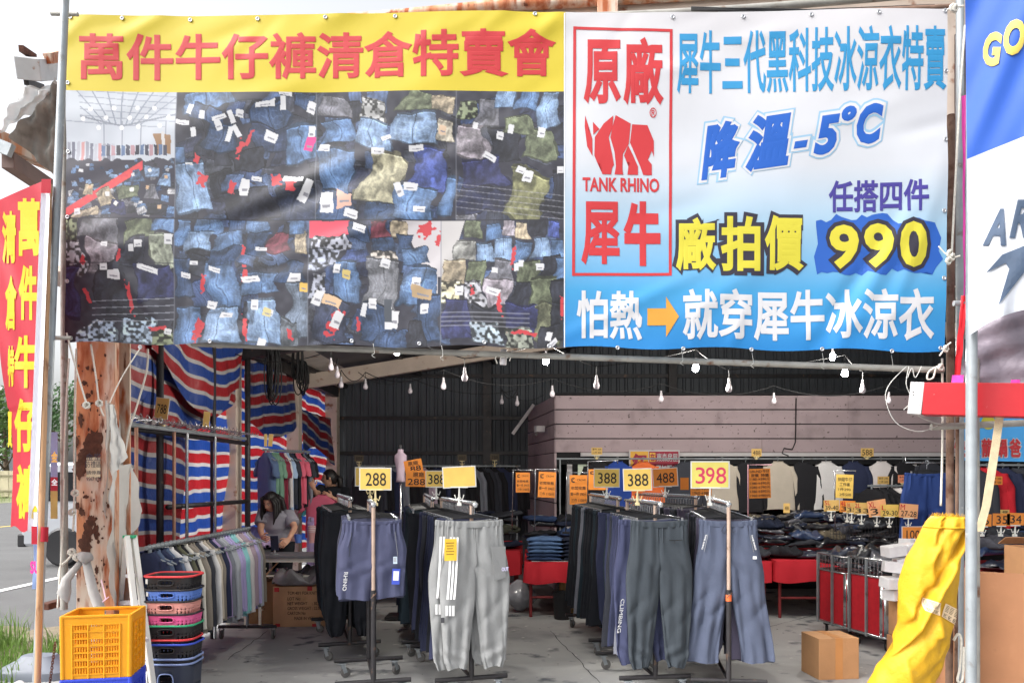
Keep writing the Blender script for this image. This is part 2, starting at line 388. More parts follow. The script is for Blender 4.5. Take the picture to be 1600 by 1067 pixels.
MB().grid(rz_sheet(-3.6, -2.75, 5.75, YB + .1), 2, 2).build('eaves_sheet', M_roofpale, shed, solid=.04, off=1)
for k, y in enumerate((5.9, 8.7, 11.5)):
    mb = MB(); mb.beam((-3.3, y, roofz(-3.3) - .16), (3.2, y, roofz(3.2) - .16), .1, .2); mb.beam((3.2, y, roofz(3.2) - .16), (8.5, y, roofz(8.5) - .16), .1, .2)
    mb.build('rafter', M_beige if k == 2 else M_darksteel, shed)
for k in range(10):
    x = -3.1 + k * 1.25; MB().box((x, 9.6, roofz(x) - .035), (.05, 7.7, .06)).build('purlin', M_darksteel, shed)
for y in (8.72, 11.05):
    MB().box((-3.27, y, 1.55), (.17, .17, 3.1)).build('pillar', M_beige, shed, bev=.008)
MB().box((-3.3, 13.3, 1.55), (.2, .2, 3.1)).build('pillar', M_beige, shed, bev=.008)
MB().beam((-3.22, 8.9, 3.0), (-3.22, 13.2, 2.95), .1, .16).build('eaves_beam', M_darksteel, shed)
# the boarded room inside
pw = thing('boarded_room', 'mauve white boarded room at the back with dark windows', 'partition', (3.5, 11, 0))
mb = MB(); X0, X1 = .354, 8.4
for k, (za, zb) in enumerate([(2.49, 2.68), (2.29, 2.48), (2.09, 2.28), (1.895, 2.08)]):
    xs = [X0, 3.2 if k % 2 else 4.4, 6.3, X1]
    for i in range(3): mb.box(((xs[i] + xs[i + 1]) / 2, 11 + .002 * ((i + k) % 2), (za + zb) / 2), (xs[i + 1] - xs[i] - .004, .03, zb - za - .006))
mb.build('plank_cladding', M_board, pw)
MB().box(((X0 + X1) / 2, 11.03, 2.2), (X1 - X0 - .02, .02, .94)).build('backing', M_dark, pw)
mb = MB(); sa, sb = Vector((X0, 11.01, 0)), Vector((-.02, 13.45, 0))
for za, zb in [(2.49, 2.68), (2.29, 2.48), (2.09, 2.28), (1.895, 2.08), (1.2, 1.89), (0, 1.19)]:
    mb.beam(sa + Vector((0, 0, (za + zb) / 2)), sb + Vector((0, 0, (za + zb) / 2)), .03, zb - za - .006)
mb.build('side_cladding', M_board, pw)
MB().box(((X0 + X1) / 2, 11.15, 1.3), (X1 - X0 - .3, .02, 1.18)).build('window_glass', M_glass, pw)
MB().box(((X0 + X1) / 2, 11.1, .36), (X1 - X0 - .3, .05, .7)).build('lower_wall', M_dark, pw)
MB().box((4.5, 10.985, 1.865), (7.6, .06, .05)).build('window_head', M_frame, pw)
for x in (.55, 1.45, 2.05, 3.1, 4.0, 5.32, 6.4): MB().box((x, 11.05, 1.28), (.07, .06, 1.12)).build('window_post', M_frame, pw)
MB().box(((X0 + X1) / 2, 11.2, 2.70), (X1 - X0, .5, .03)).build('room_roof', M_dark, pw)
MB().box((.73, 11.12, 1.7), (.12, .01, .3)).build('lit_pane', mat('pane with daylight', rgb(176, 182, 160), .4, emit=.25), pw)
# white stick leaning in the dark corner, small camera box
mb = MB(); mb.beam(P(801, 678, 12.6), P(834, 632, 12.6), .05, .05)
tag(mb.build('batten', M_frame), 'pale batten slanting against the dark back wall', 'batten')
wl = thing('wall_lamp', 'small white lamp box on the boarded side wall', 'lamp', P(843, 672, 11.6))
MB().box(P(843, 670, 11.55), (.14, .1, .09), Matrix.Rotation(.4, 3, 'Z')).build('housing', M_frame, wl, bev=.01)
MB().box(P(838, 676, 11.6), (.03, .05, .08)).build('bracket', M_darksteel, wl)

# sign hoarding of the shed above the banner, arched rusty edge
hd = thing('roof_hoarding', 'rust streaked beige steel fascia above the banner', 'fascia', (2, 5.75, 3))
def htop(x): return 4.80 + .075 * min(1.6, max(0, x + 1.7)) ** 1.3 + .06 * max(0, x)
mb = MB(); n = 30
xs = [-1.75 + (4.35 + 1.75) * i / n for i in range(n + 1)]
mb.add([(x, 5.75, 2.95) for x in xs] + [(x, 5.75, htop(x)) for x in xs], [(i, i + 1, n + 2 + i, n + 1 + i) for i in range(n)])
mb.build('fascia_sheet', M_beige, hd, solid=.04)
mb = MB(); mb.tube([(x - .02, 5.70, htop(x) + .02) for x in xs], .045, 8); mb.build('edge_beam', M_rust, hd, smooth=True)
mb = MB(); mb.tube([(x, 5.62, htop(x) - .13 - .02 * math.sin(x * 1.3)) for x in xs[3:]], .028, 8); mb.build('edge_pipe', M_oldpipe, hd, smooth=True)
mb = MB(); mb.add([(3.05, 5.71, 2.95), (3.5, 5.71, 2.95), (3.5, 5.71, 4.75), (3.05, 5.71, 4.75)], [(0, 1, 2, 3)])
mb.build('dark_sheet', mat('dark slatted sheet', rgb(60, 48, 54), .8, 0, .25, 5, .3, 12), hd, solid=.02)
MB().box((.55, 5.66, 4.85), (.14, .08, .34)).build('bracket_post', M_rust, hd)
pk = MB(); pk.grid(lambda u, v: (P(690, 0, 5.45).x + u * 1.0, 5.45 + .02 * math.sin(9 * u), 4.63 + .075 * math.sin(u * 2.2) + (v - .5) * .06), 16, 2)
o = tag(pk.build('bunting_strip', mat('pink fabric', rgb(226, 70, 168), .7, 0, .1, 6), smooth=True, solid=.004), 'bright pink fabric strip tied above the yellow banner', 'fabric strip')
mb = MB()
for k in range(5):
    mb.tube([P(1080 + 95 * i, 22 - 14 * math.sin(i * .75 + k) * .4 - k * 2.5, 5.5) for i in range(5)], .006, 5)
tag(mb.build('cable_run', M_wire, smooth=True), 'bundle of black cables slung along the top of the white banner', 'cables')
# ------------------------------------------------------------------ striped tarpaulin wall
def tarp_mat(name, trl, dim=1.):
    m = bpy.data.materials.new(name); m.use_nodes = True; n = m.node_tree.nodes; L = m.node_tree.links
    b = n['Principled BSDF']; out = n['Material Output']; tc = n.new('ShaderNodeTexCoord'); sp = n.new('ShaderNodeSeparateXYZ'); L.new(tc.outputs['UV'], sp.inputs[0])
    fr = n.new('ShaderNodeMath'); fr.operation = 'FRACT'; L.new(sp.outputs[1], fr.inputs[0])
    rp = n.new('ShaderNodeValToRGB'); rp.color_ramp.interpolation = 'CONSTANT'; L.new(fr.outputs[0], rp.inputs[0])
    red, wh, bl = rgb(196, 42, 52), rgb(222, 216, 216), rgb(44, 84, 176)
    e = rp.color_ramp.elements; e[0].position = 0; e[0].color = red; e[1].position = .36; e[1].color = wh
    for p, c in ((.48, bl), (.86, wh)):
        q = e.new(p); q.color = c
    nz = n.new('ShaderNodeTexNoise'); nz.inputs['Scale'].default_value = 9; L.new(tc.outputs['Object'], nz.inputs[0])
    mr = n.new('ShaderNodeMapRange'); L.new(nz.outputs[0], mr.inputs[0]); mr.inputs[3].default_value = .8 * dim; mr.inputs[4].default_value = 1.15 * dim
    cc = n.new('ShaderNodeCombineColor')
    for i in range(3): L.new(mr.outputs[0], cc.inputs[i])
    mx = n.new('ShaderNodeMix'); mx.data_type = 'RGBA'; mx.blend_type = 'MULTIPLY'; mx.inputs[0].default_value = 1; L.new(rp.outputs[0], mx.inputs[6]); L.new(cc.outputs[0], mx.inputs[7])
    L.new(mx.outputs[2], b.inputs['Base Color']); b.inputs['Roughness'].default_value = .45
    n2 = n.new('ShaderNodeTexNoise'); n2.inputs['Scale'].default_value = 7; n2.inputs['Detail'].default_value = 6; L.new(tc.outputs['Object'], n2.inputs[0])
    bp = n.new('ShaderNodeBump'); bp.inputs['Strength'].default_value = .7; bp.inputs['Distance'].default_value = .03; L.new(n2.outputs[0], bp.inputs['Height']); L.new(bp.outputs[0], b.inputs['Normal'])
    t = n.new('ShaderNodeBsdfTranslucent'); L.new(mx.outputs[2], t.inputs[0]); ms = n.new('ShaderNodeMixShader'); ms.inputs[0].default_value = trl
    L.new(b.outputs[0], ms.inputs[1]); L.new(t.outputs[0], ms.inputs[2]); L.new(ms.outputs[0], out.inputs[0]); return m
M_tarp = tarp_mat('striped tarpaulin', .34, .66); M_tarp_shade = tarp_mat('shade-toned striped tarpaulin', .05, .42)  # second is a darker, less translucent copy with the shade painted into its stripes
def wallx(y): return -3.25 - .15 * (y - 5.85) / 7.65
def tarp(name, label, ya, yb, ztop, zbot, off, sag, seed, nu=60, nv=40, amp=.03, shaded=False):
    rnd = random.Random(seed); ph = [rnd.uniform(0, 6) for _ in range(6)]; vs = []; uvs = []
    for j in range(nv + 1):
        for i in range(nu + 1):
            u, v = i / nu, j / nv; y = ya + (yb - ya) * u; zb = zbot(u) if callable(zbot) else zbot; zt = ztop(u) if callable(ztop) else ztop
            z = zt + (zb - zt) * v
            d = .65 * amp * (math.sin(4 * y + 2 * z + ph[0]) + .7 * math.sin(9 * y - 3 * z + ph[1]) + .6 * math.sin(5 * z + 3 * y + ph[2]) + .35 * math.sin(17 * y + 6 * z + ph[3]))
            vs.append((wallx(y) + off + d, y, z)); uvs.append((y, (z + sag(u, z) + .01 * math.sin(5 * y + ph[4]) + .005 * math.sin(15 * y + 5 * z)) / .262))
    mb = MB(); mb.add(vs, [(j * (nu + 1) + i, j * (nu + 1) + i + 1, (j + 1) * (nu + 1) + i + 1, (j + 1) * (nu + 1) + i) for j in range(nv) for i in range(nu)])
    o = mb.build(name, M_tarp_shade if shaded else M_tarp, smooth=True, uvfn=lambda k: uvs[k]); return tag(o, label, 'tarpaulin', 'striped tarpaulins on the side wall')
tarp('tarpaulin', 'sunlit red white and blue striped tarpaulin low on the side wall behind the pipes', 5.85, 8.95, 3.1, .08, 0, lambda u, z: .16 * u + .06 * math.sin(4 * u), 1)
tarp('tarpaulin', 'striped tarpaulin on the side wall past the black cable bundles', 8.8, 11.25, 3.05, .3, 0, lambda u, z: .16 * u - .04 * math.sin(3 * u), 2)
tarp('tarpaulin', 'striped tarpaulin in the far corner by the pink pillar', 11.1, 13.25, 3.0, .5, 0, lambda u, z: .1 * u, 3)
def zb1(u):
    y = 5.85 + 2.85 * u
    if y < 7.15: return .25 + .05 * math.sin(5 * u)
    k = min(1, (y - 7.15) / .25)
    return (.45 + .1 * math.sin(5 * u)) * (1 - k) + k * (1.98 + .30 * (y - 7.4) + .05 * math.sin(7 * u))
tarp('tarpaulin', 'darker striped tarpaulin flap hung doubled over the first bay', 5.86, 8.65, 3.08, zb1, .10, lambda u, z: -(-.26 * u + .03 * math.sin(6 * u)), 4, shaded=True)
tarp('tarpaulin', 'short sagging striped tarpaulin valance under the roof of the first bay', 6.5, 8.6, 3.06, lambda u: 2.62 - .42 * math.sin(3.14 * u) ** 1.5 - .1 * u, .2, lambda u, z: .22 * math.sin(3.14 * u) + .1 * u, 5, 40, 16, shaded=True)
tarp('tarpaulin', 'short sagging striped tarpaulin valance over the rear clothes rail', 8.85, 11.0, 3.0, lambda u: 2.25 - .2 * math.sin(3.14 * u), .12, lambda u, z: -.25 * u, 6, 40, 16, shaded=True)
tarp('tarpaulin', 'dark striped tarpaulin scrap hanging low in the far corner', 11.2, 13.1, 2.5, lambda u: 1.85 + .15 * math.sin(4 * u), .14, lambda u, z: .3 * u, 7, 30, 12, shaded=True)

fr = thing('tarp_frame', 'dark steel pole frame standing against the striped tarpaulin', 'pole frame', (-3.1, 7.3, 0))
for px, r_ in ((250, .03), (333, .028), (387, .03)):
    X = -3.08; Y = X * F / (px - CX); MB().tube([(X, Y, 0), (X, Y, 3.1)], r_, 10).build('pole', M_darksteel, fr, smooth=True)
for pa, pb in (((196, 668), (386, 693)), ((262, 792), (386, 783))):
    X = -3.03; MB().tube([P(pa[0], pa[1], X * F / (pa[0] - CX)), P(pb[0], pb[1], X * F / (pb[0] - CX))], .022, 8).build('crossbar', M_darksteel, fr, smooth=True)
for k, (px, y0, y1, Y) in enumerate([(424, 545, 640, 8.6), (466, 545, 610, 9.6), (473, 570, 625, 9.9)]):
    mb = MB(); rnd = random.Random(k)
    for j in range(9):
        a, b = P(px, y0, Y), P(px, y1, Y); w = rnd.uniform(.02, .07); h = (a.z - b.z) * rnd.uniform(.7, 1); dx = rnd.uniform(-.04, .04); dy = rnd.uniform(-.05, .05)
        mb.tube([(a.x + dx + w * math.sin(t / 16 * 6.283), Y + dy + .03 * math.cos(t / 16 * 6.283 + j), a.z + .05 - h * (.5 - .5 * math.cos(t / 16 * 6.283))) for t in range(16)], .007, 5, closed=True)
    tag(mb.build('cable_bundle', M_wire, smooth=True), ['long black cable bundle hanging in front of the first pillar', 'short black cable coil hanging past the first pillar', 'black cable coil lowest on the eaves beam'][k], 'cables', 'black cable bundles')

# ------------------------------------------------------------------ front columns, pipes
co = thing('steel_column', 'rust eaten white steel column with peeling notice and tied ropes', 'column', (-2.99, 5.6, 0))
mb = MB(); mb.box((-2.995, 5.5, 2.3), (.25, .018, 4.7)); mb.box((-2.995, 5.72, 2.3), (.25, .018, 4.7)); mb.box((-2.995, 5.61, 2.3), (.016, .2, 4.7)); mb.box((-2.868, 5.52, 2.3), (.012, .06, 4.7)); mb.box((-3.122, 5.52, 2.3), (.012, .06, 4.7))
mb.build('flange', M_rust, co, bev=.003)
mb = MB(); rnd = random.Random(5); sC = F / 5.489
BK = [0]
def blob(mb, cx, cy, rx, ry, n, Y, rnd, rough=.35):
    BK[0] += 1; c = P(cx, cy, Y - .00012 * BK[0]); pts = [c + Vector((math.cos(6.283 * i / n) * rx * (1 + rnd.uniform(-rough, rough)), 0, math.sin(6.283 * i / n) * ry * (1 + rnd.uniform(-rough, rough)))) for i in range(n)]
    mb.add([c] + pts, [(0, i + 1, (i + 1) % n + 1) for i in range(n)])
for cx, cy, rx, ry in [(147, 690, .055, .09), (130, 715, .05, .06), (140, 700, .06, .05), (124, 733, .045, .05), (137, 832, .035, .08), (133, 850, .04, .07), (142, 815, .03, .04), (150, 830, .02, .05),
                       (132, 598, .018, .018), (137, 575, .014, .014), (137, 618, .02, .022), (140, 630, .03, .01), (146, 578, .01, .014), (120, 790, .016, .03), (134, 776, .02, .012), (128, 800, .02, .03), (151, 890, .012, .03), (138, 912, .02, .015), (136, 875, .012, .03), (126, 655, .016, .05), (120, 690, .014, .04)]:
    blob(mb, cx, cy, rx, ry, 22, 5.4885, rnd)
for _ in range(60): blob(mb, rnd.uniform(118, 170), rnd.uniform(545, 940), rnd.uniform(.003, .011), rnd.uniform(.004, .016), 9, 5.4885, rnd)
mb.build('rust_stain', M_deeprust, co)
pl = MB().box(P(146, 730, 5.476), (.095, .003, .14)).build('notice', mat('old notice', rgb(212, 204, 176), .8, 0, .1, 20), co)
mb = MB()
write(mb, '金堂', (134, 708, 158, 719), lambda x, y, h: P(x, y, 5.473)); write(mb, '防禮區', (133, 720, 158, 730), lambda x, y, h: P(x, y, 5.473))
write(mb, '請停靠', (135, 735, 158, 741), lambda x, y, h: P(x, y, 5.473)); write(mb, '9567 678', (135, 745, 158, 751), lambda x, y, h: P(x, y, 5.473))
mb.build('lettering', mat('notice ink', rgb(70, 74, 90), .8), pl)

def pipe(name, label, a, b, r_, m, cat='pipe', n=14, group=None):
    return tag(MB().tube([a, b], r_, n).build(name, m, smooth=True, ang=50), label, cat, group)
pipe('scaffold_pole', 'grey scaffold pole standing close beside the rusty column', P(100, 952, 5.42), P(101, 300, 5.42) + Vector((0, 0, 1)), .024, M_oldpipe, 'pole')
pipe('scaffold_pole', 'slim galvanised pole leaning at the flag, in front of the banner edge', P(52.5, 1174, 4.9), P(103, -30, 4.9), .0235, M_galv, 'pole')
pipe('scaffold_pipe', 'long pale horizontal pipe running under the big banner', P(300, 537, 5.3), P(1474, 578, 5.08), .02, M_oldpipe)
pipe('scaffold_pipe', 'stub of pipe crossing the leaning pole at the banner top', P(80, 22, 5.0), P(122, 23, 5.0), .012, M_oldpipe)
pipe('scaffold_pipe', 'stub of pipe joining the leaning pole and the banner bottom', P(84, 528, 5.05), P(112, 528, 5.05), .013, M_oldpipe)
pipe('scaffold_pole', 'thick galvanised pole standing in front of the red sheet beam', P(1517, 1190, 4.6), P(1519, -60, 4.6), .031, M_galv, 'pole')
pipe('scaffold_pole', 'thin rusty pole behind the yellow tarpaulin roll', P(1483, 1146, 5.2), P(1486, 180, 5.2), .024, M_rustpipe, 'pole')
pipe('scaffold_pole', 'dull grey pole between the rusty pole and the thick one', P(1500, 1140, 5.3), P(1500, -40, 5.3), .026, M_galv, 'pole')
pipe('scaffold_pole', 'worn grey pole behind the thick galvanised pole', P(1525, 1180, 5.0), P(1524, 560, 5.0), .024, M_oldpipe, 'pole')
pipe('scaffold_pole', 'slim rusted rod beside the yellow tarpaulin roll', P(1493, 1160, 5.1), P(1496, 640, 5.1), .011, M_rustpipe, 'pole')
pipe('scaffold_pipe', 'horizontal grey pipe under the red sheet beam', P(1455, 667, 5.02), P(1640, 659, 5.02), .021, M_oldpipe)
pipe('scaffold_pipe', 'short pipe stub clamped to the thick pole above the red beam', P(1490, 474, 5.0), P(1530, 474, 5.0), .017, M_galv)
pipe('scaffold_pipe', 'thin rusted pipe crossing behind the banner top corner', P(1290, 20, 5.15), P(1492, 11, 5.08), .017, M_rustpipe)
bp = thing('hanging_bracket', 'white pipe stub bound with rope under the middle of the long pipe', 'pipe', P(786, 560, 5.2))
MB().tube([P(787, 546, 5.24), P(786, 570, 5.24)], .022, 12).build('stub', M_frame, bp, smooth=True, ang=50)
mb = MB()
for k in range(3): mb.tube([P(786 + 8 * math.cos(t / 10 * 6.283), 552 + k * 2 + 2 * math.sin(t / 10 * 6.283), 5.22 - .02 * math.sin(t / 10 * 6.283)) for t in range(10)], .004, 5, closed=True)
mb.tube([P(778, 552, 5.2), P(774, 560, 5.2), P(777, 568, 5.2)], .004, 5); mb.tube([P(794, 550, 5.2), P(799, 556, 5.2), P(796, 564, 5.2)], .004, 5)
mb.build('binding', M_rope, bp, smooth=True)

# ropes
def rope(name, label, pts, Y, r_=.006, m=None, knots=(), cat='rope', group=None):
    q = [P(x, y, Y) for x, y in pts]; res = []
    for i in range(len(q) - 1):
        a, b = q[max(i - 1, 0)], q[i]; c, d = q[i + 1], q[min(i + 2, len(q) - 1)]
        for t in range(6):
            t /= 6; res.append(.5 * ((2 * b) + (-a + c) * t + (2 * a - 5 * b + 4 * c - d) * t * t + (-a + 3 * b - 3 * c + d) * t ** 3))
    res.append(q[-1]); mb = MB(); mb.tube(res, r_, 6)
    for x, y in knots:
        c = P(x, y, Y - .01)
        for k in range(4):
            a = k * 1.3; mb.tube([c + Vector((.018 * math.cos(t / 9 * 6.283) * math.cos(a), .012 * math.sin(a + t), .02 * math.sin(t / 9 * 6.283))) for t in range(9)], r_ * .9, 5, closed=True)
    return tag(mb.build(name, m or M_rope, smooth=True), label, cat, group)
rope('rope', 'white rope slanting from the banner corner to a knot on the rusty column', [(104, 520), (120, 580), (136, 633)], 5.15, .006, None, [(135, 633)])
rope('rope', 'twin white rope dropping down the rusty column to its middle knot', [(142, 538), (150, 590), (155, 630), (162, 650)], 5.3, .006, None, [(155, 630)])
rope('rope', 'thin cord from the banner grommet to the column top knot', [(221, 541), (190, 590), (171, 630)], 5.2, .004)
rope('rope', 'thick white cord curving down beside the torn plastic sheet', [(231, 545), (229, 580), (212, 640), (202, 670), (196, 705)], 5.6, .007)
rope('rope', 'white rope running down the face of the column edge', [(119, 545), (117, 640), (116, 750), (116, 800), (114, 830)], 5.35, .007, None, [(117, 770), (113, 800)])
rope('rope', 'grey rope looped along the scaffold pole to its foot', [(108, 560), (103, 640), (99, 740), (100, 755), (97, 850), (92, 920), (90, 950)], 5.33, .006)
rope('rope', 'short white rope tail tied at the lower column', [(118, 860), (105, 875), (95, 885), (92, 900)], 5.35, .008, None, [(112, 862), (120, 870)])
rope('rope', 'knotted white rope tying the banner edge to the scaffold poles', [(1466, 385), (1484, 402), (1500, 400)], 5.0, .006, None, [(1484, 396), (1488, 402), (1482, 408)])
rope('rope', 'frayed white rope at the banner bottom corner', [(1474, 548), (1468, 556), (1480, 540), (1486, 535)], 4.98, .005, None, [(1478, 545)])
rope('rope', 'white rope tying the banner top corner to the pole', [(1480, 16), (1490, 12), (1506, 10)], 5.0, .007, None, [(1488, 13), (1492, 14)])
rope('rope', 'thick white rope slanting down beside the grey pole to the red beam', [(1508, 40), (1500, 150), (1492, 300), (1487, 400)], 5.05, .007)
rope('rope', 'looped white rope hanging at the end of the long pipe', [(1470, 570), (1452, 580), (1449, 592), (1458, 590), (1462, 575)], 5.03, .006, None, [(1470, 574)])
rope('rope', 'white rope hanging straight down beside the rusty pole', [(1472, 560), (1473, 640), (1472, 720), (1470, 790)], 5.1, .007)
rope('rope', 'white hooked cord with turnbuckle at the foot of the poles', [(1490, 1000), (1497, 990), (1502, 1000), (1500, 1040), (1496, 1062), (1504, 1060), (1506, 1010)], 4.95, .008)
for k in range(4):
    rope('tie_wire', ['pale wire looping wide from the long pipe to the red beam', 'pale wire hanging from the pipe end onto the white beam end', 'pale wire drooping under the white end of the red beam', 'pale tangled wire between the pipe and the rusty pole'][k],
         [[(1417, 572), (1390, 600), (1384, 625), (1400, 660), (1435, 674), (1465, 665)], [(1420, 573), (1416, 600), (1424, 625), (1412, 640)], [(1428, 645), (1445, 655), (1470, 662), (1476, 650)], [(1440, 572), (1430, 590), (1425, 575), (1418, 590)]][k], 5.0, .0025, M_thinwire, cat='wire', group=None)
for k, (x, y) in enumerate([(583, 543), (690, 546), (1065, 553), (1175, 556), (1285, 557), (1393, 560)]):
    rope('banner_tie', ['first', 'second', 'third', 'fourth', 'fifth', 'sixth'][k] + ' short wire tie holding the banner hem to the long pipe', [(x, y - 6), (x + 2, y + 8 + k), (x - 2, y + 12 + k), (x + 3, y + 16 + k)], 5.14 - .01 * k, .0016, M_thinwire, cat='tie', group='banner ties')
mb = MB()
pts = [(1568, 600), (1562, 650), (1552, 720), (1541, 790), (1530, 830)]
vs = []
for x, y in pts:
    w = 6.5; a = P(x - w, y, 4.75); b = P(x + w, y, 4.75); vs += [a, b]
mb.add(vs, [(2 * i, 2 * i + 1, 2 * i + 3, 2 * i + 2) for i in range(4)])
tag(mb.build('webbing_strap', mat('cream webbing', rgb(222, 206, 170), .85, 0, .12, 20, .3, 150), solid=.003), 'cream webbing strap slanting down from the red beam to the thick pole', 'strap')
# ------------------------------------------------------------------ the big banners
YL, YR = 5.225, 5.0
bTL, bTR, bBL, bBR = P(107, 25, YL), P(1480, 15, YR), P(103, 536, YL), P(1478, 548, YR)
bN = (bBR - bBL).cross(Vector((0, 0, 1))).normalized()
def buv(x, y):
    t = (y - 22) / 520; xl = 107 - 4 * t; xr = 1480 - 2 * t; s = (x - xl) / (xr - xl)
    u = s * YL / (YR + s * (YL - YR)); yt = 25 - 10 * s; yb = 536 + 12 * s
    return u, 1 - (y - yt) / (yb - yt)
def ridge(X, Z, cx, cz, ang, w, l, a):
    c, s_ = math.cos(ang), math.sin(ang); p = (X - cx) * c + (Z - cz) * s_; q = -(X - cx) * s_ + (Z - cz) * c
    return a * math.exp(-(q / w) ** 2 - (p / l) ** 2)
_rr = random.Random(11)
RID = []
for _ in range(46):
    RID.append((_rr.uniform(0, 5.6), _rr.uniform(0, 2.1), R(_rr.choice([25, 32, 40, 18, 12]) + _rr.uniform(-8, 8)), _rr.uniform(.045, .08), _rr.uniform(.2, .5), _rr.uniform(-.009, .012)))
for k in range(14): RID.append((.4 * k + _rr.uniform(-.1, .1), _rr.uniform(.0, .25), R(_rr.uniform(50, 110)), .045, .18, _rr.uniform(-.008, .01)))
for k in range(14): RID.append((.4 * k + _rr.uniform(-.1, .1), _rr.uniform(1.9, 2.1), R(_rr.uniform(10, 60)), .045, .22, _rr.uniform(-.008, .01)))
RID += [(5.2, .5, R(62), .06, .6, .016), (5.0, .35, R(58), .05, .5, -.013), (5.4, .6, R(70), .05, .5, .012), (1.7, 1.1, R(22), .06, .7, .016), (1.6, .95, R(20), .05, .6, -.014), (2.0, .75, R(18), .05, .6, .014), (1.1, .28, R(-35), .05, .45, .014), (.5, .3, R(-48), .04, .35, .014)]
_dc = {}
RA = np.array(RID)
def bdisp_np(U, V):
    X, Z = U * 5.6, V * 2.1
    d = .012 * np.sin(2.1 * X + 1.3 * Z) + .007 * np.sin(5 * X - 3 * Z + 1) + .004 * np.sin(3 * X + 9 * Z)
    for cx, cz, an, w, l, a in RID:
        c, s_ = math.cos(an), math.sin(an); p = (X - cx) * c + (Z - cz) * s_; q = -(X - cx) * s_ + (Z - cz) * c
        d = d + a * np.exp(-(q / w) ** 2 - (p / l) ** 2)
    return d
# displacement sampled once on a fine lattice, read back by bilinear interpolation
_NU, _NV = 560, 210
_U, _V = np.meshgrid(np.linspace(-.02, 1.02, _NU), np.linspace(-.02, 1.02, _NV)); _D = bdisp_np(_U, _V)
def bdisp(u, v):
    a = min(max((u + .02) / 1.04 * (_NU - 1), 0), _NU - 1.001); b = min(max((v + .02) / 1.04 * (_NV - 1), 0), _NV - 1.001)
    i, j = int(a), int(b); a -= i; b -= j
    return (_D[j, i] * (1 - a) + _D[j, i + 1] * a) * (1 - b) + (_D[j + 1, i] * (1 - a) + _D[j + 1, i + 1] * a) * b
def bpt(u, v, off=0.):
    p = (bBL * (1 - u) + bBR * u) * (1 - v) + (bTL * (1 - u) + bTR * u) * v
    w = max(0, 1 - v) ** 8
    p = p + bN * (bdisp(u, v) + off) + Vector((0, 0, .010 * math.sin(u * 44) * w))
    return p
def bpx(x, y, off=0.): return bpt(*buv(x, y), off)
def bfn(off, relief=.0005): return lambda x, y, h: bpx(x, y, off + relief * h)
VBUMP = dict(dim=.55, rough=.5, spec=.35, var=.03, scale=3, bump=.12, bscale=7)
M_yel = mat('yellow vinyl print', rgb(240, 217, 62), **VBUMP)
M_redp = mat('red vinyl print', rgb(226, 60, 66), **VBUMP)
M_skyp = mat('sky blue vinyl print', rgb(58, 166, 226), **VBUMP)
M_blup = mat('blue vinyl print', rgb(38, 108, 214), **VBUMP)
M_purp = mat('purple vinyl print', rgb(80, 70, 164), **VBUMP)
M_inkp = mat('dark vinyl print', rgb(58, 54, 70), **VBUMP)
M_whp = mat('white vinyl print', rgb(240, 240, 244), **VBUMP)
M_orgp = mat('orange vinyl print', rgb(244, 178, 70), **VBUMP)
M_lemp = mat('lemon vinyl print', rgb(240, 228, 72), **VBUMP)
M_photo = mat('photo vinyl print', rgb(128, 128, 128), vcol=True, dim=.62, rough=.5, spec=.35, var=.02, scale=3, bump=.12, bscale=7)
M_grad = mat('white to blue vinyl print', rgb(255, 255, 255), uvgrad=[(0, rgb(40, 146, 226)), (.17, rgb(78, 178, 238)), (.36, rgb(176, 216, 244)), (.55, rgb(234, 238, 246)), (1, rgb(240, 238, 242))], **VBUMP)
M_glow = mat('pale blue glow print', rgb(170, 214, 246), **VBUMP)

def pxgrid(mb, x0, y0, x1, y1, step, off=0.):
    nu, nv = max(1, int((x1 - x0) / step)), max(1, int((y1 - y0) / step))
    return mb.grid(lambda a, b: bpx(x0 + (x1 - x0) * a, y0 + (y1 - y0) * b, off), nu, nv)
b1 = thing('sale_banner', 'wide banner with yellow headline over a collage of folded jeans', 'banner', bpx(490, 536))
b2 = thing('sale_banner', 'white to blue banner with red rhino emblem and price 990', 'banner', bpx(1180, 545))
# yellow headline: top edge follows the banner's own edge
def edgegrid(x0, x1, va, vb, nu, nv):
    mb = MB(); u0, u1 = buv(x0, 300)[0], buv(x1, 300)[0]
    uvl = [(i / nu, j / nv) for j in range(nv + 1) for i in range(nu + 1)]
    mb.grid(lambda a, b: bpt(u0 + (u1 - u0) * a, va(a) + (vb(a) - va(a)) * b), nu, nv); return mb
vY = lambda x: buv(x, 143.5)[1]
edgegrid(105, 882, lambda a: 1.0, lambda a: vY(105 + 777 * a), 200, 40).build('headline_panel', M_yel, b1, smooth=True)
mb = MB(); write(mb, '萬件牛仔褲清倉特賣會', (125, 53, 869, 127), bfn(.0022), .024, cut=5.5, skew=-.008); mb.build('headline_lettering', M_redp, b1)

# --- the jeans collage, printed: every vertex of a fine cloth grid carries a print colour
W_, H_ = 780, 396; X0_, Y0_ = 103, 143
rs = np.random.RandomState(3)
def vnoise(h, w, cell):
    gh, gw = int(h / cell) + 3, int(w / cell) + 3; g = rs.rand(gh, gw)
    y = np.arange(h) / cell; x = np.arange(w) / cell; yi = y.astype(int); xi = x.astype(int); fy = (y - yi)[:, None]; fx = (x - xi)[None, :]
    fy = fy * fy * (3 - 2 * fy); fx = fx * fx * (3 - 2 * fx)
    a = g[yi][:, xi]; b = g[yi][:, xi + 1]; c = g[yi + 1][:, xi]; d = g[yi + 1][:, xi + 1]
    return (a * (1 - fx) + b * fx) * (1 - fy) + (c * (1 - fx) + d * fx) * fy
N2, N4, N9, N20 = vnoise(H_, W_, 1.6), vnoise(H_, W_, 4), vnoise(H_, W_, 9), vnoise(H_, W_, 22)
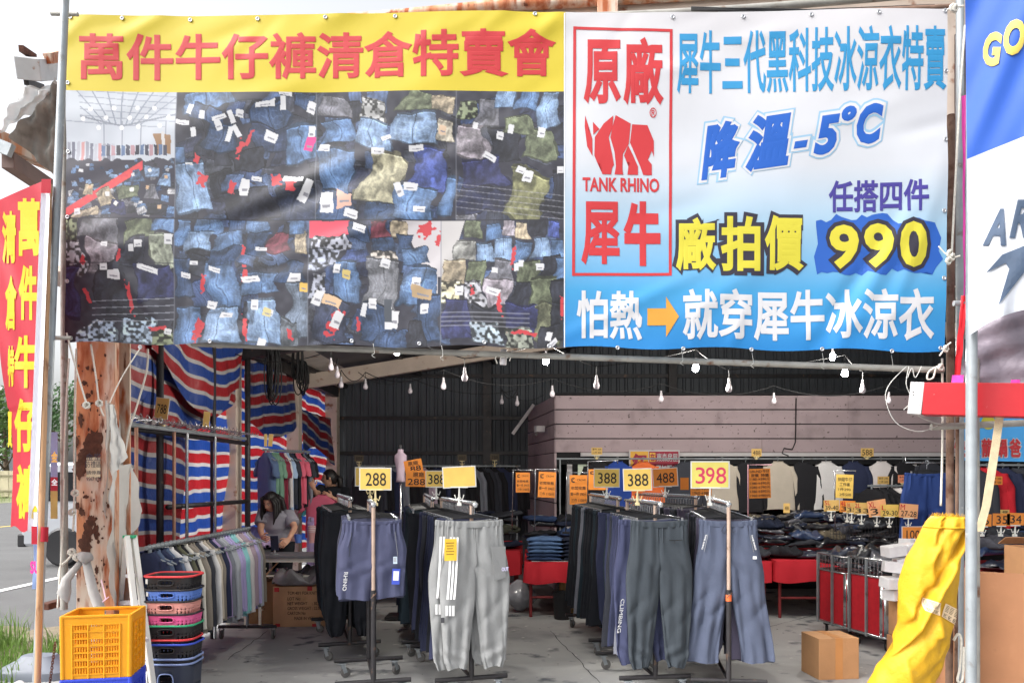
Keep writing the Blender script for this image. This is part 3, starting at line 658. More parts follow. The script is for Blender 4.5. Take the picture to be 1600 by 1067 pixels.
yy, xx = np.mgrid[0:H_, 0:W_]; PX = xx + X0_ + .5; PY = yy + Y0_ + .5
img = np.zeros((H_, W_, 3)); img[:] = (46, 46, 58)
img += ((N9 - .5) * 26)[..., None]
clipbox = [103, 143, 883, 540]
WX = (vnoise(H_, W_, 30) - .5) * 22 + (vnoise(H_, W_, 10) - .5) * 3.5; WY = (vnoise(H_, W_, 30) - .5) * 14 + (vnoise(H_, W_, 10) - .5) * 3
def local(cx, cy, w, h, ang):
    k = min(1, w / 40); c, s_ = math.cos(R(ang)), math.sin(R(ang)); dx, dy = PX - cx + WX * k, PY - cy + WY * k
    return (dx * c + dy * s_) / (w / 2), (-dx * s_ + dy * c) / (h / 2)
def inclip(): return (PX >= clipbox[0]) & (PX < clipbox[2]) & (PY >= clipbox[1]) & (PY < clipbox[3])
def put(m, col, a=1.):
    m = m & inclip(); img[m] = img[m] * (1 - a) + (np.asarray(col) if np.ndim(col) == 1 else col[m]) * a
def rect(cx, cy, w, h, ang, col, rough=.0):
    a, b = local(cx, cy, w, h, ang); put((np.abs(a) < 1 + (N4 - .5) * rough) & (np.abs(b) < 1 + (N4 - .5) * rough), np.array(col))
def tagp(cx, cy, w, h, ang, col=(226, 226, 230)):
    rect(cx, cy, w, h, ang, col, .12)
    if w > 9: rect(cx, cy + h * .15, w * .6, max(1.2, h * .16), ang, (140, 140, 150))
def garment(cx, cy, w, h, ang, col, kind='jean', seam=True, tags=0):
    w *= .98; h *= 1.0; col = tuple(.88 * q + .12 * (sum(col) / 3 + 8) for q in col)
    a, b = local(cx, cy, w, h, ang); wob = (N9 - .5) * .2 + (N4 - .5) * .06
    m = (np.abs(a) < .88 + .12 * b + wob) & (np.abs(b) < 1 + wob * .8)
    sh = .86 + .42 * (N20 - .5) + .34 * (N9 - .5) + .08 * (N4 - .5) + .26 * (N2 - .5) + .13 * np.sin(a * 2.2 + b * 5 + N9 * 5)
    if kind == 'jean':
        fade = np.exp(-(a * 1.6) ** 2 - ((b - .3) * 1.1) ** 2); sh = sh * .88 + .38 * fade
        sh = sh * (1 + .07 * np.sin(a * 30 + N9 * 9))
    elif kind == 'camo':
        sh = np.where(N4 > .55, 1.25, np.where(N4 < .38, .3, .75)) * (.8 + .4 * N9)
    else: sh = sh * (1 + .1 * np.sin(a * 13 + b * 4 + N9 * 7))
    c3 = np.asarray(col)[None, None, :] * sh[..., None]
    put(m, np.clip(c3, 0, 245))
    put(m & ((np.abs(a) > .86 + .1 * b) | (b > .93)), np.asarray(col) * .35, .7)          # turned edge
    put(m & (b < -.86), np.clip(c3 * .62, 0, 255)); put(m & (np.abs(b + .84) < .025), np.clip(c3 * 1.4, 0, 255))
    if kind == 'jean' and seam and w > 26:
        for sgn in ((1,) if w < 44 else (-1, 1)):
            pa, pb = (a - sgn * .38) / .3, (b - .0) / .48
            pm = m & (np.abs(pa) < 1) & (np.abs(pb) < 1) & ((np.abs(pa) > .9) | (np.abs(pb) > .93) | ((np.abs(pb - .45 * np.abs(pa) + .1) < .06)))
            put(pm, np.clip(c3 * 1.3 + np.array((20, 16, 8)), 0, 225), .2 + .45 * ((cx * 7 + cy * 3) % 10) / 10)
        put(m & (np.abs(a - .0) < .02), np.clip(c3 * .5, 0, 255), .8)
    rnd = random.Random(int(cx * 7 + cy))
    t = rnd.random
    for k in range(tags):
        tagp(cx + (t() - .5) * w * .6, cy - h * .36 + t() * h * .25, max(5, w * .2), max(5, w * .22), ang + rnd.uniform(-35, 35), rnd.choice([(228, 228, 232), (222, 222, 228), (236, 234, 228), (214, 176, 140)]))
JL, JM, JD, JV = (128, 160, 204), (84, 118, 168), (50, 72, 112), (66, 84, 168)
KH, OL, NV, GR, BE, BK, LG = (176, 170, 138), (112, 122, 92), (44, 48, 96), (118, 118, 130), (204, 184, 152), (40, 42, 54), (160, 150, 162)
MAR = (120, 50, 66)
def redgap(cx, cy, w, h, ang=15): rect(cx, cy, w * .8, h * .8, ang, (206, 58, 66), 1.1)
# panel: the warehouse hall
for k in range(260):
    r_ = random.Random(k + 900); garment(r_.uniform(285, 880), r_.uniform(150, 535), r_.uniform(22, 46), r_.uniform(20, 38), r_.uniform(-20, 20), r_.choice([(50, 56, 84), (44, 48, 64), (58, 76, 120), (40, 42, 54), (74, 96, 140), (70, 74, 90)]), r_.choice(['jean', 'pant']))
clipbox[:] = [103, 143, 277, 343]
put(PY < 262, np.stack([190 + 22 * N20, 196 + 22 * N20, 208 + 20 * N20], -1))
for k in range(9):
    x0 = 96 + k * 24; xe = 190 + (k - 4) * 8; t = (PY - 143) / 52; put((np.abs(PX - (x0 + (xe - x0) * t)) < 1.2) & (PY < 196), np.array((134, 142, 158)), .8)
for k in range(6): put((np.abs(PY - (146 + k * 10 + .06 * (PX - 190))) < .9) & (PY < 200) & (PY > 143), np.array((150, 156, 170)), .7)
put((np.abs(PY - (198 - np.abs(PX - 192) * .22)) < 1.3), np.array((130, 136, 150)), .8)
for x in (192, 163, 222, 262): put((np.abs(PX - x) < 1.2) & (PY > 190) & (PY < 240), np.array((150, 156, 168)))
for k in range(14): a, b = local(118 + k * 11 + (k * 37 % 9), 158 + (k * 29 % 44), 7, 7, 0); put(a * a + b * b < 1, np.array((250, 250, 252)))
rect(112, 168, 24, 40, 0, (206, 212, 222)); rect(257, 228, 28, 30, 0, (150, 112, 78)); rect(258, 226, 5, 36, 0, (210, 206, 206))
for k in range(11): rect(108 + k * 7, 243, 5, 38, 0, [(150, 152, 166), (110, 112, 130), (180, 182, 194), (206, 150, 150)][k % 4], .3)
for k in range(14): rect(163 + k * 7.5, 236, 6, 16, 0, [(86, 110, 150), (60, 62, 80), (180, 140, 150), (40, 40, 54)][k % 4], .3)
put(PY > 250 + (N9 - .5) * 8, np.array((50, 48, 62)))
for k in range(120):
    r_ = random.Random(k); x, y = r_.uniform(103, 277), r_.uniform(250, 340); w = 5 + (y - 250) * .14
    garment(x, y, w, w * .7, r_.uniform(-20, 20), r_.choice([JD, JM, BK, JL, (200, 200, 208), BK, GR]), 'pant', tags=0)
c_, s_ = PX - 160, PY
put((np.abs((PY - 296) + (PX - 165) * .62) < 7) & (PX < 225), np.stack([214 + 20 * N4, 56 + 20 * N4, 72 + 0 * N4], -1))
for x, y, w, h, an, c in [(165, 312, 34, 26, -20, BE), (202, 300, 30, 20, -10, OL), (186, 325, 30, 22, 5, NV), (132, 336, 46, 14, -8, (196, 178, 150)), (240, 300, 26, 24, 5, GR), (240, 270, 22, 16, 0, JL), (215, 276, 22, 16, 0, JM), (262, 282, 20, 22, 5, JL), (139, 296, 18, 18, 10, BE), (248, 330, 30, 18, 0, BK)]: garment(x, y, w, h, an, c, 'pant', tags=1)
# panel: jeans on black with swing tags
clipbox[:] = [277, 143, 497, 343]
for x, y, w, h, an, c, k in [(330, 152, 96, 34, -12, JM, 'jean'), (330, 178, 60, 30, 20, JD, 'jean'), (352, 214, 62, 44, 12, JD, 'jean'), (304, 294, 62, 72, -8, JL, 'jean'), (425, 178, 52, 40, -6, JD, 'jean'), (428, 216, 70, 46, 0, (44, 58, 92), 'jean'), (475, 225, 56, 60, -8, JM, 'jean'),
                             (466, 322, 90, 60, 10, (38, 46, 70), 'jean'), (392, 318, 90, 50, -6, (44, 46, 62), 'pant'), (286, 244, 20, 30, 0, JM, 'jean'), (475, 158, 40, 26, 10, JD, 'jean'), (390, 250, 60, 30, -16, BK, 'pant')]: garment(x, y, w, h, an, c, k)
for x, y, w, h, an in [(392, 216, 6, 34, 25), (378, 232, 8, 30, 20), (318, 283, 16, 20, 20), (438, 280, 18, 18, 0), (368, 292, 12, 22, 15), (312, 250, 10, 16, 20), (458, 290, 16, 20, 5)]: redgap(x, y, w, h, an)
for x, y, w, h, an in [(300, 170, 9, 16, 20), (320, 180, 8, 14, 10), (345, 196, 10, 14, -20), (362, 210, 8, 24, 15), (304, 208, 8, 14, -10), (374, 205, 8, 20, -30), (380, 178, 12, 12, 10), (418, 162, 24, 8, -12), (446, 146, 22, 8, 0), (386, 292, 12, 26, 8), (404, 278, 16, 9, 10), (480, 298, 12, 34, 25), (462, 280, 26, 8, 10), (425, 212, 18, 18, 15), (488, 206, 10, 20, 5), (286, 192, 22, 8, 15), (444, 160, 8, 20, 0), (490, 166, 14, 18, 15), (347, 183, 24, 7, -15), (366, 183, 8, 20, -20), (300, 258, 10, 4, 0)]: tagp(x, y, w, h, an)
tagp(487, 225, 14, 22, 8, (226, 60, 140))
# panel: large folded pairs
clipbox[:] = [497, 143, 716, 343]
for x, y, w, h, an, c, k in [(525, 165, 46, 26, 5, GR, 'jean'), (590, 172, 60, 34, 10, (150, 150, 150), 'camo'), (660, 160, 60, 30, 10, OL, 'pant'), (695, 165, 36, 26, 5, BE, 'pant'), (700, 205, 34, 34, 5, (196, 186, 166), 'pant'), (525, 205, 56, 40, -14, JM, 'jean'), (588, 208, 74, 44, 12, JL, 'jean'), (655, 200, 72, 46, 8, JL, 'jean'),
                             (528, 268, 62, 70, -2, JM, 'jean'), (602, 275, 66, 82, 8, KH, 'pant'), (670, 265, 58, 70, 12, JV, 'pant'), (530, 322, 84, 44, 4, JD, 'jean'), (650, 318, 88, 52, 8, JM, 'jean'), (704, 305, 22, 60, 5, JM, 'jean'), (600, 330, 40, 30, 0, JD, 'jean')]: garment(x, y, w, h, an, c, k)
for x, y, w, h, an in [(512, 232, 18, 10, 5), (594, 235, 20, 10, 5), (656, 231, 22, 9, 0), (628, 296, 10, 22, -20), (511, 315, 20, 28, 0), (556, 334, 24, 14, 20), (663, 325, 18, 9, 0), (645, 293, 22, 12, 5), (610, 215, 16, 6, -20)]: tagp(x, y, w, h, an)
tagp(544, 310, 36, 24, 2, (226, 178, 158)); tagp(696, 204, 12, 14, 10, (232, 200, 170))
# panel: trousers
clipbox[:] = [716, 143, 883, 343]
for x, y, w, h, an, c, k in [(730, 172, 32, 26, 0, OL, 'camo'), (765, 175, 46, 40, 5, GR, 'pant'), (790, 155, 34, 30, 0, JL, 'jean'), (826, 158, 40, 34, 0, JM, 'jean'), (862, 170, 38, 50, 0, JL, 'jean'), (740, 218, 50, 52, 6, LG, 'pant'), (790, 225, 52, 56, 4, BK, 'pant'), (845, 222, 56, 54, 4, OL, 'pant'),
                             (758, 268, 70, 52, -10, NV, 'pant'), (752, 312, 76, 40, 8, (40, 44, 76), 'pant'), (822, 305, 66, 78, 14, (124, 124, 84), 'pant'), (872, 300, 24, 70, 0, BK, 'pant'), (815, 195, 50, 20, 0, OL, 'pant'), (730, 338, 36, 14, 0, GR, 'pant')]: garment(x, y, w, h, an, c, k)
for x, y, w, h, an in [(746, 196, 8, 10, 10), (784, 212, 10, 12, 10), (800, 202, 8, 14, 10), (848, 206, 12, 16, 10), (765, 243, 24, 8, 25), (826, 276, 14, 16, 10), (876, 266, 10, 10, 0), (815, 267, 12, 10, 20)]: tagp(x, y, w, h, an)
for k in range(5): put(np.abs(PY - (286 + 9 * k) - (PX - 716) * .12) < .7, np.array((170, 170, 180)), .5)
# lower panels
clipbox[:] = [103, 343, 277, 540]
for x, y, w, h, an, c, k in [(112, 362, 34, 40, 0, OL, 'camo'), (158, 358, 60, 44, 4, GR, 'pant'), (222, 360, 66, 36, -8, OL, 'pant'), (264, 352, 40, 24, 0, JM, 'jean'), (118, 408, 40, 50, 0, (150, 150, 160), 'camo'), (165, 402, 54, 52, 4, LG, 'pant'), (214, 398, 50, 50, 0, (54, 56, 72), 'pant'), (262, 395, 44, 56, -5, (164, 172, 150), 'pant'),
                             (175, 442, 58, 60, 0, (42, 44, 58), 'pant'), (246, 440, 64, 56, -4, NV, 'pant'), (110, 455, 30, 90, 0, NV, 'pant'), (152, 525, 60, 34, 5, (150, 170, 196), 'camo'), (215, 520, 66, 44, -8, (146, 166, 190), 'camo'), (262, 525, 40, 24, 0, OL, 'camo'), (190, 490, 70, 30, 0, (38, 40, 54), 'pant')]: garment(x, y, w, h, an, c, k)
for x, y, w, h, an in [(138, 462, 7, 34, -18), (208, 470, 8, 52, -10), (190, 402, 7, 20, 0), (250, 515, 40, 7, -8), (130, 408, 10, 14, 10)]: redgap(x, y, w, h, an)
for x, y, w, h, an in [(165, 418, 12, 11, 0), (181, 432, 22, 15, 10), (222, 384, 12, 12, 0), (210, 390, 8, 11, 0), (168, 383, 10, 8, 0), (236, 420, 24, 8, 15), (270, 375, 12, 16, 0), (268, 518, 12, 8, 10)]: tagp(x, y, w, h, an)
put(np.abs(PY - 413) < 1.5, np.array((30, 30, 42)), .5)
for k in range(4): put((np.abs(PY - (474 + 11 * k - (PX - 150) * .06)) < .7) & (PX > 148), np.array((196, 200, 214)), .6)
clipbox[:] = [277, 343, 487, 540]
for x, y, w, h, an, c, k in [(290, 362, 34, 40, 0, JM, 'jean'), (328, 352, 36, 24, 0, JM, 'jean'), (368, 354, 34, 26, 0, JD, 'jean'), (400, 352, 40, 22, 0, JM, 'jean'), (318, 376, 44, 32, -4, JL, 'jean'), (360, 378, 44, 36, -4, JM, 'jean'), (408, 380, 44, 40, 2, JD, 'jean'), (446, 378, 40, 30, 0, MAR, 'pant'), (478, 378, 20, 36, 0, BE, 'pant'), (472, 355, 26, 22, 0, JM, 'jean'),
                             (292, 432, 36, 60, 0, JD, 'jean'), (355, 442, 54, 74, -2, JM, 'jean'), (358, 400, 44, 26, 0, JD, 'jean'), (412, 440, 74, 34, -4, JM, 'jean'), (460, 425, 44, 30, 0, JD, 'jean'), (298, 508, 40, 70, 4, JM, 'jean'), (352, 506, 62, 66, 0, JL, 'jean'), (418, 502, 64, 74, 2, JL, 'jean'), (470, 480, 38, 90, 5, (110, 126, 150), 'jean'), (455, 520, 30, 50, 10, (96, 104, 116), 'pant')]: garment(x, y, w, h, an, c, k)
for x, y, w, h, an in [(323, 445, 8, 34, 12), (388, 428, 8, 24, 5), (314, 520, 14, 40, 12), (388, 515, 8, 40, 0), (384, 392, 6, 16, 0), (458, 520, 8, 20, -10)]: redgap(x, y, w, h, an)
for x, y, w, h, an in [(344, 421, 18, 7, 15), (310, 412, 12, 6, 0), (334, 476, 14, 12, 10), (360, 492, 18, 8, 5), (404, 476, 11, 16, 0), (296, 432, 18, 8, 15), (428, 488, 12, 12, 20), (416, 386, 18, 6, 5), (466, 433, 18, 12, 0), (396, 434, 26, 8, -5), (412, 540, 12, 22, 15)]: tagp(x, y, w, h, an)
tagp(480, 448, 12, 14, 5, (236, 190, 90)); tagp(424, 488, 14, 14, 20, (214, 200, 140))
clipbox[:] = [487, 343, 693, 540]
put(PX > 642 + (PY - 343) * .45 - 10, np.array((206, 200, 204))); put((PX > 690 - 2) & (PY > 430), np.array((46, 46, 58)))
rect(522, 358, 70, 26, 0, (222, 70, 92), .1)
for x, y, w, h, an, c, k in [(522, 380, 54, 22, 0, (150, 152, 166), 'camo'), (510, 402, 44, 34, 0, (140, 146, 166), 'camo'), (568, 362, 40, 26, 0, JD, 'jean'), (602, 356, 30, 24, 0, MAR, 'pant'), (630, 356, 26, 24, 0, BE, 'pant'), (604, 378, 30, 20, 0, JD, 'jean'), (640, 378, 34, 28, 0, JD, 'jean'), (560, 402, 56, 26, -4, (58, 78, 140), 'jean'), (605, 398, 40, 22, 0, (190, 180, 170), 'camo'),
                             (545, 440, 44, 62, 2, JM, 'jean'), (600, 440, 60, 76, 3, (128, 130, 140), 'jean'), (662, 445, 60, 62, 10, JM, 'jean'), (500, 448, 26, 44, 10, (140, 144, 160), 'camo'), (652, 398, 46, 26, 0, JM, 'jean'), (520, 500, 66, 70, 10, (52, 60, 88), 'jean'), (595, 500, 64, 60, 0, JD, 'jean'), (675, 495, 46, 80, 0, JD, 'jean'), (615, 528, 60, 30, 0, JD, 'jean'), (655, 520, 30, 40, 0, BK, 'pant')]: garment(x, y, w, h, an, c, k)
redgap(675, 358, 34, 26, -30); redgap(690, 375, 10, 30, 20); redgap(565, 505, 6, 20, 0); redgap(528, 505, 20, 44, 20)
for x, y, w, h, an in [(532, 420, 10, 14, 5), (606, 410, 14, 14, 15), (501, 465, 14, 24, 20), (612, 490, 12, 40, 2), (621, 495, 12, 28, 10), (588, 472, 12, 16, 0), (532, 500, 14, 26, 20), (574, 482, 8, 20, 15), (668, 480, 12, 16, 0), (656, 438, 12, 14, 0), (568, 356, 20, 12, 10)]: tagp(x, y, w, h, an)
tagp(520, 472, 28, 16, 20, (226, 190, 150)); rect(612, 482, 12, 36, 2, (70, 76, 86)); tagp(666, 455, 26, 20, 10, (190, 160, 120)); tagp(546, 428, 12, 12, 10, (226, 200, 120))
clipbox[:] = [693, 343, 883, 540]
put((PX < 730 - (PY - 343) * .3), np.array((200, 196, 196)))
for r_i, row in enumerate([[(742, OL), (770, JM), (795, LG), (818, BE), (842, BK), (866, JV)], [(728, (150, 150, 146)), (757, JL), (785, JL), (815, JM), (845, JL), (874, JM)], [(712, BE), (745, OL), (785, GR), (828, OL), (862, BK), (880, JM)], [(708, (196, 186, 150)), (745, (150, 150, 158)), (782, LG), (822, BK), (858, OL), (880, BK)], [(720, NV), (770, BK), (820, NV), (862, (124, 128, 96)), (882, BK)]]):
    for i, (x, c) in enumerate(row):
        y = 356 + r_i * 33 + (10 if r_i > 3 else 0) + [0, 3, -2, 2, -3, 1][i]; s_ = 26 + r_i * 5
        garment(x, y, s_ + (8 if r_i > 3 else 0), s_ * 1.05 + (8 if r_i > 3 else 0), [3, -4, 2, 5, -3, 0][i], c, 'jean' if c in (JM, JL) else ('camo' if (x in (708, 745) and r_i == 3) else 'pant'))
for x, y, w, h, an, c in [(715, 520, 40, 24, 0, NV), (760, 520, 50, 34, 0, (150, 166, 180)), (810, 525, 50, 30, 0, (120, 124, 112)), (860, 520, 40, 40, 0, BK)]: garment(x, y, w, h, an, c, 'camo' if c[1] > 120 else 'pant')
for x, y, w, h, an in [(784, 470, 8, 40, -5), (742, 452, 8, 16, 0), (804, 402, 8, 30, 10), (820, 517, 50, 6, 0), (880, 480, 6, 40, 0)]: redgap(x, y, w, h, an)
for x, y, w, h, an in [(775, 420, 9, 8, 0), (810, 415, 8, 12, 0), (818, 410, 8, 10, 0), (845, 416, 10, 10, 0), (775, 452, 18, 10, 20), (722, 452, 12, 16, 0), (860, 520, 9, 14, 10), (868, 530, 16, 8, -40)]: tagp(x, y, w, h, an)
for k in range(4): put((np.abs(PY - (486 + 7 * k)) < .6) & (PX < 830), np.array((180, 180, 190)), .5)
clipbox[:] = [103, 143, 883, 540]
for xa, ya, yb in ((277, 143, 343), (497, 143, 343), (716, 143, 343), (277, 343, 540), (487, 343, 540), (693, 343, 540)): put((np.abs(PX - xa) < .8) & (PY > ya) & (PY < yb), np.array((120, 124, 136)), .5)
put(np.abs(PY - 343) < 1.0, np.array((26, 26, 36)), .8)
img = np.clip(img * .92 + 22, 0, 255) / 255.0  # glossy haze on the vinyl painted in: contrast lowered, blacks lifted
lin_img = np.where(img <= .04045, img / 12.92, ((img + .055) / 1.055) ** 2.4)
nu, nv = W_ - 1, H_ - 1
uA, uB = buv(104, 340)[0], buv(882, 340)[0]
vv = []
for j in range(H_):
    for i in range(W_):
        x = 103.5 + 779 * i / nu; s_ = (x - 105) / 1374; u = uA + (uB - uA) * i / nu
        yt = 143.5; yb = 536 + 12 * s_; y = yt + (yb - yt) * j / nv
        vv.append(bpt(u, buv(x, y)[1]))
mb = MB(); mb.v = [tuple(p) for p in vv]
ii = np.arange(nv)[:, None] * W_ + np.arange(nu)[None, :]
mb.f = [tuple(q) for q in np.stack([ii, ii + 1, ii + 1 + W_, ii + W_], -1).reshape(-1, 4).tolist()]; mb.mi = [0] * len(mb.f)
cc = np.concatenate([lin_img.reshape(-1, 3), np.ones((H_ * W_, 1))], 1)
mb.build('photo_collage', M_photo, b1, smooth=True, cols=cc)

# --- the rhino banner
u0, u1 = buv(882, 300)[0], 1.0; nu, nv = 160, 110; uvl = [(i / nu, 1 - j / nv) for j in range(nv + 1) for i in range(nu + 1)]
MB().grid(lambda a, b: bpt(u0 + (u1 - u0) * a, 1 - b), nu, nv).build('printed_sheet', M_grad, b2, smooth=True, uvfn=lambda k: uvl[k])
def strip(mb, pts, w, off):
    for (xa, ya), (xb, yb) in zip(pts[:-1], pts[1:]):
        n = max(2, int(math.hypot(xb - xa, yb - ya) / 8)); dx, dy = xb - xa, yb - ya; l = math.hypot(dx, dy); nx, ny = -dy / l * w / 2, dx / l * w / 2
        e = w / 2 / l
        row = [(xa + dx * t, ya + dy * t) for t in [-e + (1 + 2 * e) * k / n for k in range(n + 1)]]
        vs = [bpx(x + nx, y + ny, off) for x, y in row] + [bpx(x - nx, y - ny, off) for x, y in row]
        mb.add(vs, [(k, k + 1, n + 2 + k, n + 1 + k) for k in range(n)])
mb = MB(); strip(mb, [(898, 44), (1049, 47), (1047, 429), (896, 430), (898, 44)], 4.5, .0022); mb.build('red_border', M_redp, b2)
def artpoly(mb, pts, off, cut=5.5, m=0):
    bm = bmesh.new(); bm.faces.new([bm.verts.new((x, y, 0)) for x, y in pts]); bmesh.ops.triangulate(bm, faces=bm.faces[:]); bm.verts.index_update()
    v = [tuple(q.co) for q in bm.verts]; f = [tuple(x.index for x in q.verts) for q in bm.faces]; bm.free()
    xs = [q[0] for q in v]; ys = [q[1] for q in v]
    v, f = cutmesh(v, f, np.arange(min(xs), max(xs), cut)[1:], np.arange(min(ys), max(ys), cut)[1:])
    mb.add([bpx(q[0], q[1], off) for q in v], f, m)
Z = lambda L_: [(900 + x / 2.669, 40 + y / 2.669) for x, y in L_]
mb = MB()
for pg in [[(38, 378), (50, 455), (68, 478), (68, 550), (46, 510), (36, 425)], [(70, 405), (97, 435), (72, 460)],
           [(155, 378), (152, 430), (136, 470), (150, 540), (158, 585), (150, 598), (146, 625), (110, 625), (108, 582), (120, 560), (138, 528), (125, 522), (98, 550), (88, 578), (76, 548), (78, 470), (115, 412)],
           [(165, 376), (228, 410), (220, 495), (195, 540), (193, 600), (196, 625), (160, 625), (166, 590), (160, 530), (143, 470), (152, 425)],
           [(234, 413), (298, 415), (325, 480), (325, 548), (316, 522), (300, 560), (316, 580), (316, 625), (280, 625), (268, 590), (240, 525), (225, 490)],
           [(217, 502), (236, 540), (258, 590), (258, 625), (214, 625), (218, 590), (226, 575), (200, 545)]]: artpoly(mb, Z(pg), .0022)
mb.build('emblem', M_redp, b2)
mb = MB(); f_ = bfn(.0022)
write(mb, '原', (912, 62, 970, 163), f_, .032, cut=5.5); write(mb, '廠', (974, 58, 1037, 165), f_, .03, cut=5.5); write(mb, '犀', (908, 316, 968, 415), f_, .028, cut=5.5); write(mb, '牛', (974, 315, 1032, 416), f_, .05, cut=5.5)
write(mb, 'TANK RHINO', (910, 279, 1030, 301), f_, .03, cut=5.5); write(mb, '®', (1015, 168, 1026, 184), f_, .01, cut=5.5)
mb.build('red_lettering', M_redp, b2)
mb = MB(); write(mb, '犀牛三代黑科技冰涼衣特賣', (1058, 46, 1478, 147), f_, .021, cut=5.5, skew=-.012); mb.build('blue_lettering', M_skyp, b2)
mbs = [MB(), MB(), MB()]
for k, (b_, off, grow) in enumerate([(.13, .0014, 13), (.085, .0024, 8), (.05, .0034, 0)]):
    for ch, bx in (('降', (1096, 193, 1157, 282)), ('溫', (1165, 182, 1236, 270)), ('-', (1240, 222, 1262, 233)), ('5', (1271, 184, 1312, 244)), ('°', (1314, 168, 1338, 192)), ('C', (1338, 166, 1380, 228))):
        g_ = grow * .55
        write(mbs[k], ch, (bx[0] - g_, bx[1] - g_, bx[2] + g_, bx[3] + g_), bfn(off), b_ if k else .13, cut=5.5, shear=.2, skew=-.14)
mbs[0].build('lettering_glow', M_glow, b2); mbs[1].build('lettering_outline', M_whp, b2); mbs[2].build('cooling_lettering', M_blup, b2)
mb = MB(); write(mb, '任搭四件', (1296, 281, 1450, 331), f_, .025, cut=5.5, skew=-.01); mb.build('purple_lettering', M_purp, b2)
rnd = random.Random(4); pts = [(1276, 352)]
for k in range(24): pts.append((1276 + 8 * k, 350 + rnd.uniform(-9, 5) - .5 * k * .4 - (8 if 3 < k < 16 else 0)))
pts += [(1470, 372), (1466, 392), (1473, 405), (1462, 418)] + [(1456 - 9 * k, 424 + rnd.uniform(-5, 7)) for k in range(20)] + [(1278, 428), (1273, 400), (1279, 380)]
mb = MB(); artpoly(mb, pts, .0012, 5.5); mb.build('brush_patch', mat('royal blue vinyl print', rgb(48, 108, 208), **VBUMP), b2)
m0, m1 = MB(), MB()
for s, bx in (('廠', (1056, 340, 1119, 424)), ('拍', (1126, 338, 1188, 424)), ('價', (1195, 336, 1257, 422)), ('9', (1297, 350, 1343, 420)), ('9', (1351, 348, 1396, 419)), ('0', (1405, 346, 1448, 418))):
    write(m0, s, (bx[0] - 6, bx[1] - 7, bx[2] + 6, bx[3] + 7), bfn(.0022), .12, cut=5.5); write(m1, s, bx, bfn(.0034), .032, cut=5.5)
m0.build('price_outline', M_inkp, b2); m1.build('price_lettering', M_lemp, b2)
mb = MB(); write(mb, '怕熱', (901, 455, 1003, 531), f_, .025, cut=5.5); write(mb, '就穿犀牛冰涼衣', (1066, 452, 1461, 533), f_, .025, cut=5.5, skew=-.006); mb.build('white_lettering', M_whp, b2)
mb = MB(); artpoly(mb, [(1011, 482), (1040, 482), (1040, 508), (1011, 508)], .003); artpoly(mb, [(1040, 464), (1060, 495), (1040, 526)], .003); mb.build('arrow', M_orgp, b2)
# eyelets
mb = MB(); mb.lathe([(.006, 0), (.013, 0), (.014, .002), (.011, .004), (.007, .003), (.006, 0)], 12, rot=Matrix.Rotation(R(90), 3, 'X'))
e0 = None; M_eye = mat('eyelet', rgb(186, 188, 192), .3, .7)
for bb, L_ in ((b1, [(112, 29), (191, 29), (296, 30), (402, 29), (509, 28), (618, 27), (836, 23), (109, 132), (108, 238), (107, 340), (106, 440), (112, 530), (221, 541), (330, 536), (549, 534), (655, 535), (757, 536), (858, 540)]),
               (b2, [(1051, 26), (1162, 25), (1267, 24), (1371, 22), (1476, 18), (1482 - 5, 112), (1476, 219), (1474, 330), (1474, 435), (965, 544), (1067, 545), (1174, 546), (1285, 546), (1394, 547), (1471, 543)])):
    for x, y in L_:
        if e0 is None: o = e0 = mb.build('eyelet', M_eye, None, smooth=True)
        else: o = e0.copy(); COL.objects.link(o)
        o.location = bpx(x, y, .004); adopt(o, bb)
# pale hems
mb = MB(); strip(mb, [(882, 22), (882, 543)], 1.6, .002); mb.build('hem', mat('hem', rgb(206, 210, 220), .6), b2)

# ------------------------------------------------------------------ red flag by the leaning pole
def fxr(y): return 79 - (y - 280) * .040
def fxl(y): return -14 + (y - 300) * .075 + 5 * math.sin(y * .02) if y < 640 else 14 + (y - 640) * .03 + 4 * math.sin(y * .02)
def fY(x, y): 
    s = (fxr(y) - x) / max(20, fxr(y) - fxl(y)); return 4.82 + .42 * s + .05 * math.sin(s * 5 + y * .012) + .015 * math.sin(y * .05 + s * 9)
fl = thing('feather_flag', 'long red flag with yellow characters billowing from the leaning pole', 'flag', P(60, 830, 4.85))
M_flag = mat('red flag cloth', rgb(176, 30, 50), .6, 0, .06, 3, .2, 10, trl=.3); M_flagy = mat('yellow flag print', rgb(216, 186, 30), .6, 0, .04, 3, trl=.3)
def flp(a, b):
    yT = 284 + 34 * a; yB = 828 + 4 * math.sin(a * 6) - 3 * a; y = yT + (yB - yT) * b; x = fxr(y) - 14 + (fxl(y) - fxr(y) + 14) * a
    return P(x, y, fY(x, y))
MB().grid(flp, 40, 130).build('cloth', M_flag, fl, smooth=True)
mb = MB(); mb.grid(lambda a, b: P(fxr(300 + 530 * b) - 14 + 14 * a, 300 + 530 * b, 4.82 + .02 * math.sin(a * 3.1)), 4, 60); mb.build('sleeve', mat('white flag sleeve', rgb(232, 230, 238), .7, 0, .04, 5), fl, smooth=True)
mb = MB(); mb.grid(lambda a, b: P(fxr(280 + 22 * b) - 14 + 15 * a, 280 + 22 * b, 4.81), 2, 2); mb.grid(lambda a, b: P(fxr(828) - 8 + 9 * a, 822 + 28 * b, 4.80), 2, 2); mb.build('sleeve_end', M_flag, fl)
ff = lambda x, y, h: P(x, y, fY(x, y) - .007 - .001 * h)
mb = MB()
